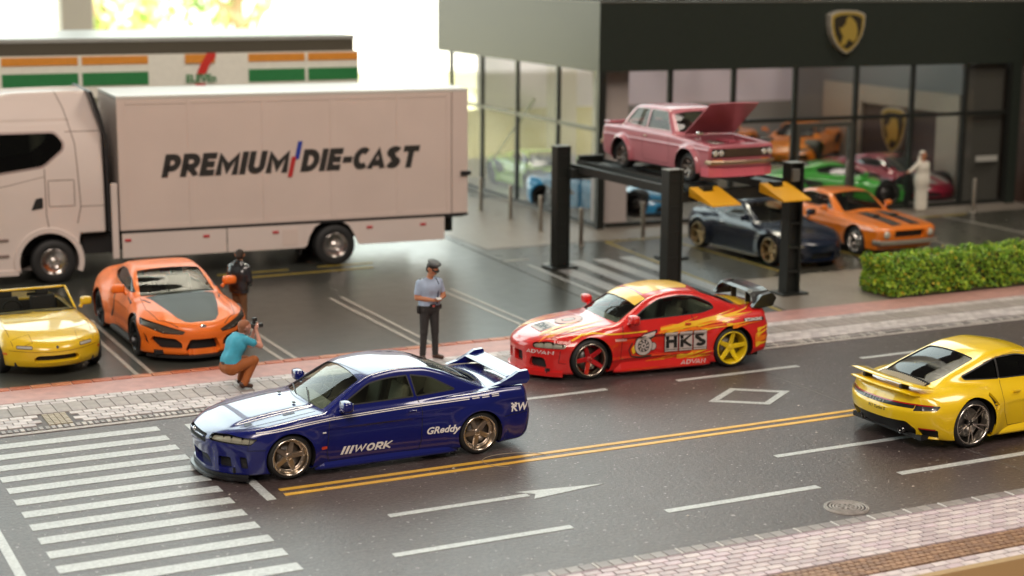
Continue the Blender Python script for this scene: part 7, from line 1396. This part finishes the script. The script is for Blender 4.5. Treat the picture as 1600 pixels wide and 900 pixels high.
# --- man in white robe before the showroom, one arm held out
hd, T_ = head(0, (0, -.01, 1.60), (-.3, -1, -.1), 1.)
WR = mat('robe_white', (.70, .66, .56), .75, noise=.06)
cp = [(1, (-.03, 0, .12), (.03, 0, .12), .150, .150), (1, (-.04, 0, .12), (-.06, 0, 1.25), .155, .125), (1, (.04, 0, .12), (.06, 0, 1.25), .155, .125), (1, (-.04, 0, .9), (.04, 0, .9), .145, .145, .2), (1, (-.08, 0, 1.28), (.08, 0, 1.28), .125, .125, .12), (1, (-.14, 0, 1.38), (.14, 0, 1.38), .07, .07, .06), (0, (0, 0, 1.42), (0, -.01, 1.52), .05, .05, .03),
      (1, (-.19, 0, 1.37), (-.42, -.06, 1.27), .065, .055, .03), (1, (-.42, -.06, 1.27), (-.62, -.12, 1.20), .055, .050), (1, (.19, 0, 1.37), (.24, .02, 1.10), .065, .055, .03), (1, (.24, .02, 1.10), (.20, -.05, .86), .055, .045), (2, (-.07, 0, .03), (-.08, -.10, .03), .04, .03, .01), (2, (.07, 0, .03), (.08, -.10, .03), .04, .03, .01),
      (1, (0, .03, 1.66), (0, .015, 1.64), .098, .098, .01), (1, (-.06, .06, 1.55), (-.10, .06, 1.40), .06, .05, .03), (1, (.06, .06, 1.55), (.10, .06, 1.40), .06, .05, .03)]
cp += hd+hand(0, (-.62, -.12, 1.20), (-1, -.2, -.1), 1, (0, 0, 1), .3)+hand(0, (.20, -.05, .86), (-.1, -.1, -1), -1, (0, 1, 0), .4); cp = [c_ if len(c_) > 5 else (*c_, .02) for c_ in cp]
pr = person('man in long white robe and headscarf pointing, standing before the glass showroom', (30.15, 35.30, .006), 5, cp, [SK, WR, SHO], h=.016); eyes(T_, pr)
k = MB(); k.tube([(.105*math.cos(a), .015+.105*math.sin(a), 1.675) for a in [2*math.pi*i/20 for i in range(21)]], .012, 6, caps=False); obj('head_cord', k.mesh('head_cord'), mat('cord_black', (.01, .01, .01), .6), pr)

for o in (pm, ph, cmr, pj_, pr, nt_): o.scale = (.955, .955, .955)
for o in (pm, nt_): o.location.x -= .05
pj_.scale = (.89, .89, .88)
# ---------------------------------------------------------------- cars inside the showroom
DKG = mat('dark_car_glass', (.015, .018, .017), .05, coat=1.); DRK = mat('dark_alloy', (.05, .048, .045), .3, .9)
def wedge(P_):
    q = coupe_spec(P_, 4.35, .05, .95, .33); q['hood'] = [(-.1, .38), (.0, .42), (.3, .52), (.9, .68), (1.3, .74), (2.2, .80), (3.0, .88), (3.6, .90), (4.1, .88), (4.5, .84)]; q['nose'] = [(.1, .0), (.25, .0), (.4, .1), (.6, .4)]; q['belt'] = .80; q['floor'] = [(0, .10), (1, .11), (3.5, .12), (4.35, .18)]
    q['cab'] = [(1.0, .68), (1.2, .76), (1.6, .95), (1.95, 1.09), (2.25, 1.15), (2.6, 1.15), (3.0, 1.09), (3.5, .98), (3.9, .88), (4.1, .8)]; q['cabw'] = [(1, .72), (1.6, .76), (2.4, .72), (3.2, .62), (4, .55)]; q['tum'] = .6; q['crease'] = [(.55, .02, .05), (.32, -.02, .06)]; return q
def supercar(name, label, P_, loc, rz, P2=None):
    c = Car(name, label, wedge(P_), loc, rz, h=.045)
    kit(c, [rpoly([(1.45, .83), (1.95, 1.03), (2.45, 1.07), (2.85, .98), (2.75, .87)], .04)], rpoly([(1.18, -.35), (1.30, -.62), (1.98, -.48), (1.98, .48), (1.30, .62), (1.18, .35)], .04), rpoly([(2.95, -.42), (2.95, .42), (3.6, .40), (3.6, -.40)], .05), heads=[rpoly([(.42, .42), (.75, .50), (.82, .46), (.55, .37)], .02)],
        grilles=[(rpoly([(.2, .14), (.78, .14), (.72, .30), (.3, .24)], .03), True, .06, P_), (rpoly([(-.17, .16), (.17, .16), (.17, .22), (-.17, .22)], .02), False, .05, P_)], tails=[rpoly([(.4, .62), (.4, .70), (.8, .72), (.8, .64)], .02)], gl=DKG, gls=DKG, wsz=.7)
    for sg in (-1, 1): c.poly_decal([(3.05, .40), (3.35, .78), (2.75, .66), (2.6, .5)], BLK, 'side', sg, 'side_intake', .004)
    if P2: 
        for sg in (-1, 1): c.poly_decal([(.9, sg*.15), (1.1, sg*.15), (1.05, sg*.5), (.35, sg*.45), (.2, sg*.2)], P2, 'top', 1, 'bonnet_panel', .005)
    c.mirrors(1.55, 1.03, .90, P_, (.07, .1, .05), .08); w = wheel_set(.33, .27, .25, 'twin', DRK, DRK, spokes=5, dish=.04); add_wheels(c, w, w, .96, .97, .25, .26); return c
GRN = paint('lime_green_lacquer', (.06, .50, .05), 0, .3); SLV = paint('silver_lacquer', (.50, .50, .48), .6, .3); BLU2 = paint('sky_blue_lacquer', (.02, .26, .52), 0, .3); LIM = paint('acid_green_lacquer', (.28, .52, .04), 0, .3); CRM = paint('crimson_lacquer', (.34, .01, .04), 0, .3); ORG2 = paint('bright_orange_lacquer', (.85, .25, .012), 0, .3)
supercar('green_supercar', 'bright green wedge supercar with silver bonnet behind the glass beside the white-robed man', GRN, bx(10.5, 1.15, .05), 157, SLV)
supercar('silver_supercar', 'silver supercar inside the showroom behind the door frame', SLV, bx(8.5, 3.6, .05), 157, LIM)
supercar('crimson_supercar', 'crimson red supercar at the right end inside the showroom', CRM, bx(11.6, .75, .05), 104, SLV)
supercar('blue_supercar', 'sky blue supercar inside the showroom glass behind the lift', BLU2, bx(3.0, 1.15, .05), 126)
supercar('lime_supercar', 'lime green supercar by the left side glass of the showroom', LIM, bx(1.9, 5.4, .05), 88)
# orange pair on a raised display floor
pl_ = thing('display_platform', 'grey raised display platform inside the showroom carrying two orange cars', 'platform', BO, BA); obj('deck', MB().box((5.2, 5.6, .05), (12.4, 10.2, .62), b=.02).mesh('deck'), mat('inner_grey', (.24, .245, .235), .6), pl_); obj('edge_strip', MB().box((5.2, 5.56, .50), (12.4, 5.6, .62)).mesh('edge_strip'), mat('portal_beige', (.46, .41, .33), .6), pl_)
supercar('orange_supercar', 'orange supercar on the display platform nearest the showroom door', ORG2, bx(9.3, 5.9, .63), 38); supercar('orange_supercar', 'orange supercar on the display platform seen behind the pink car', ORG2, bx(6.4, 6.3, .63), 40)
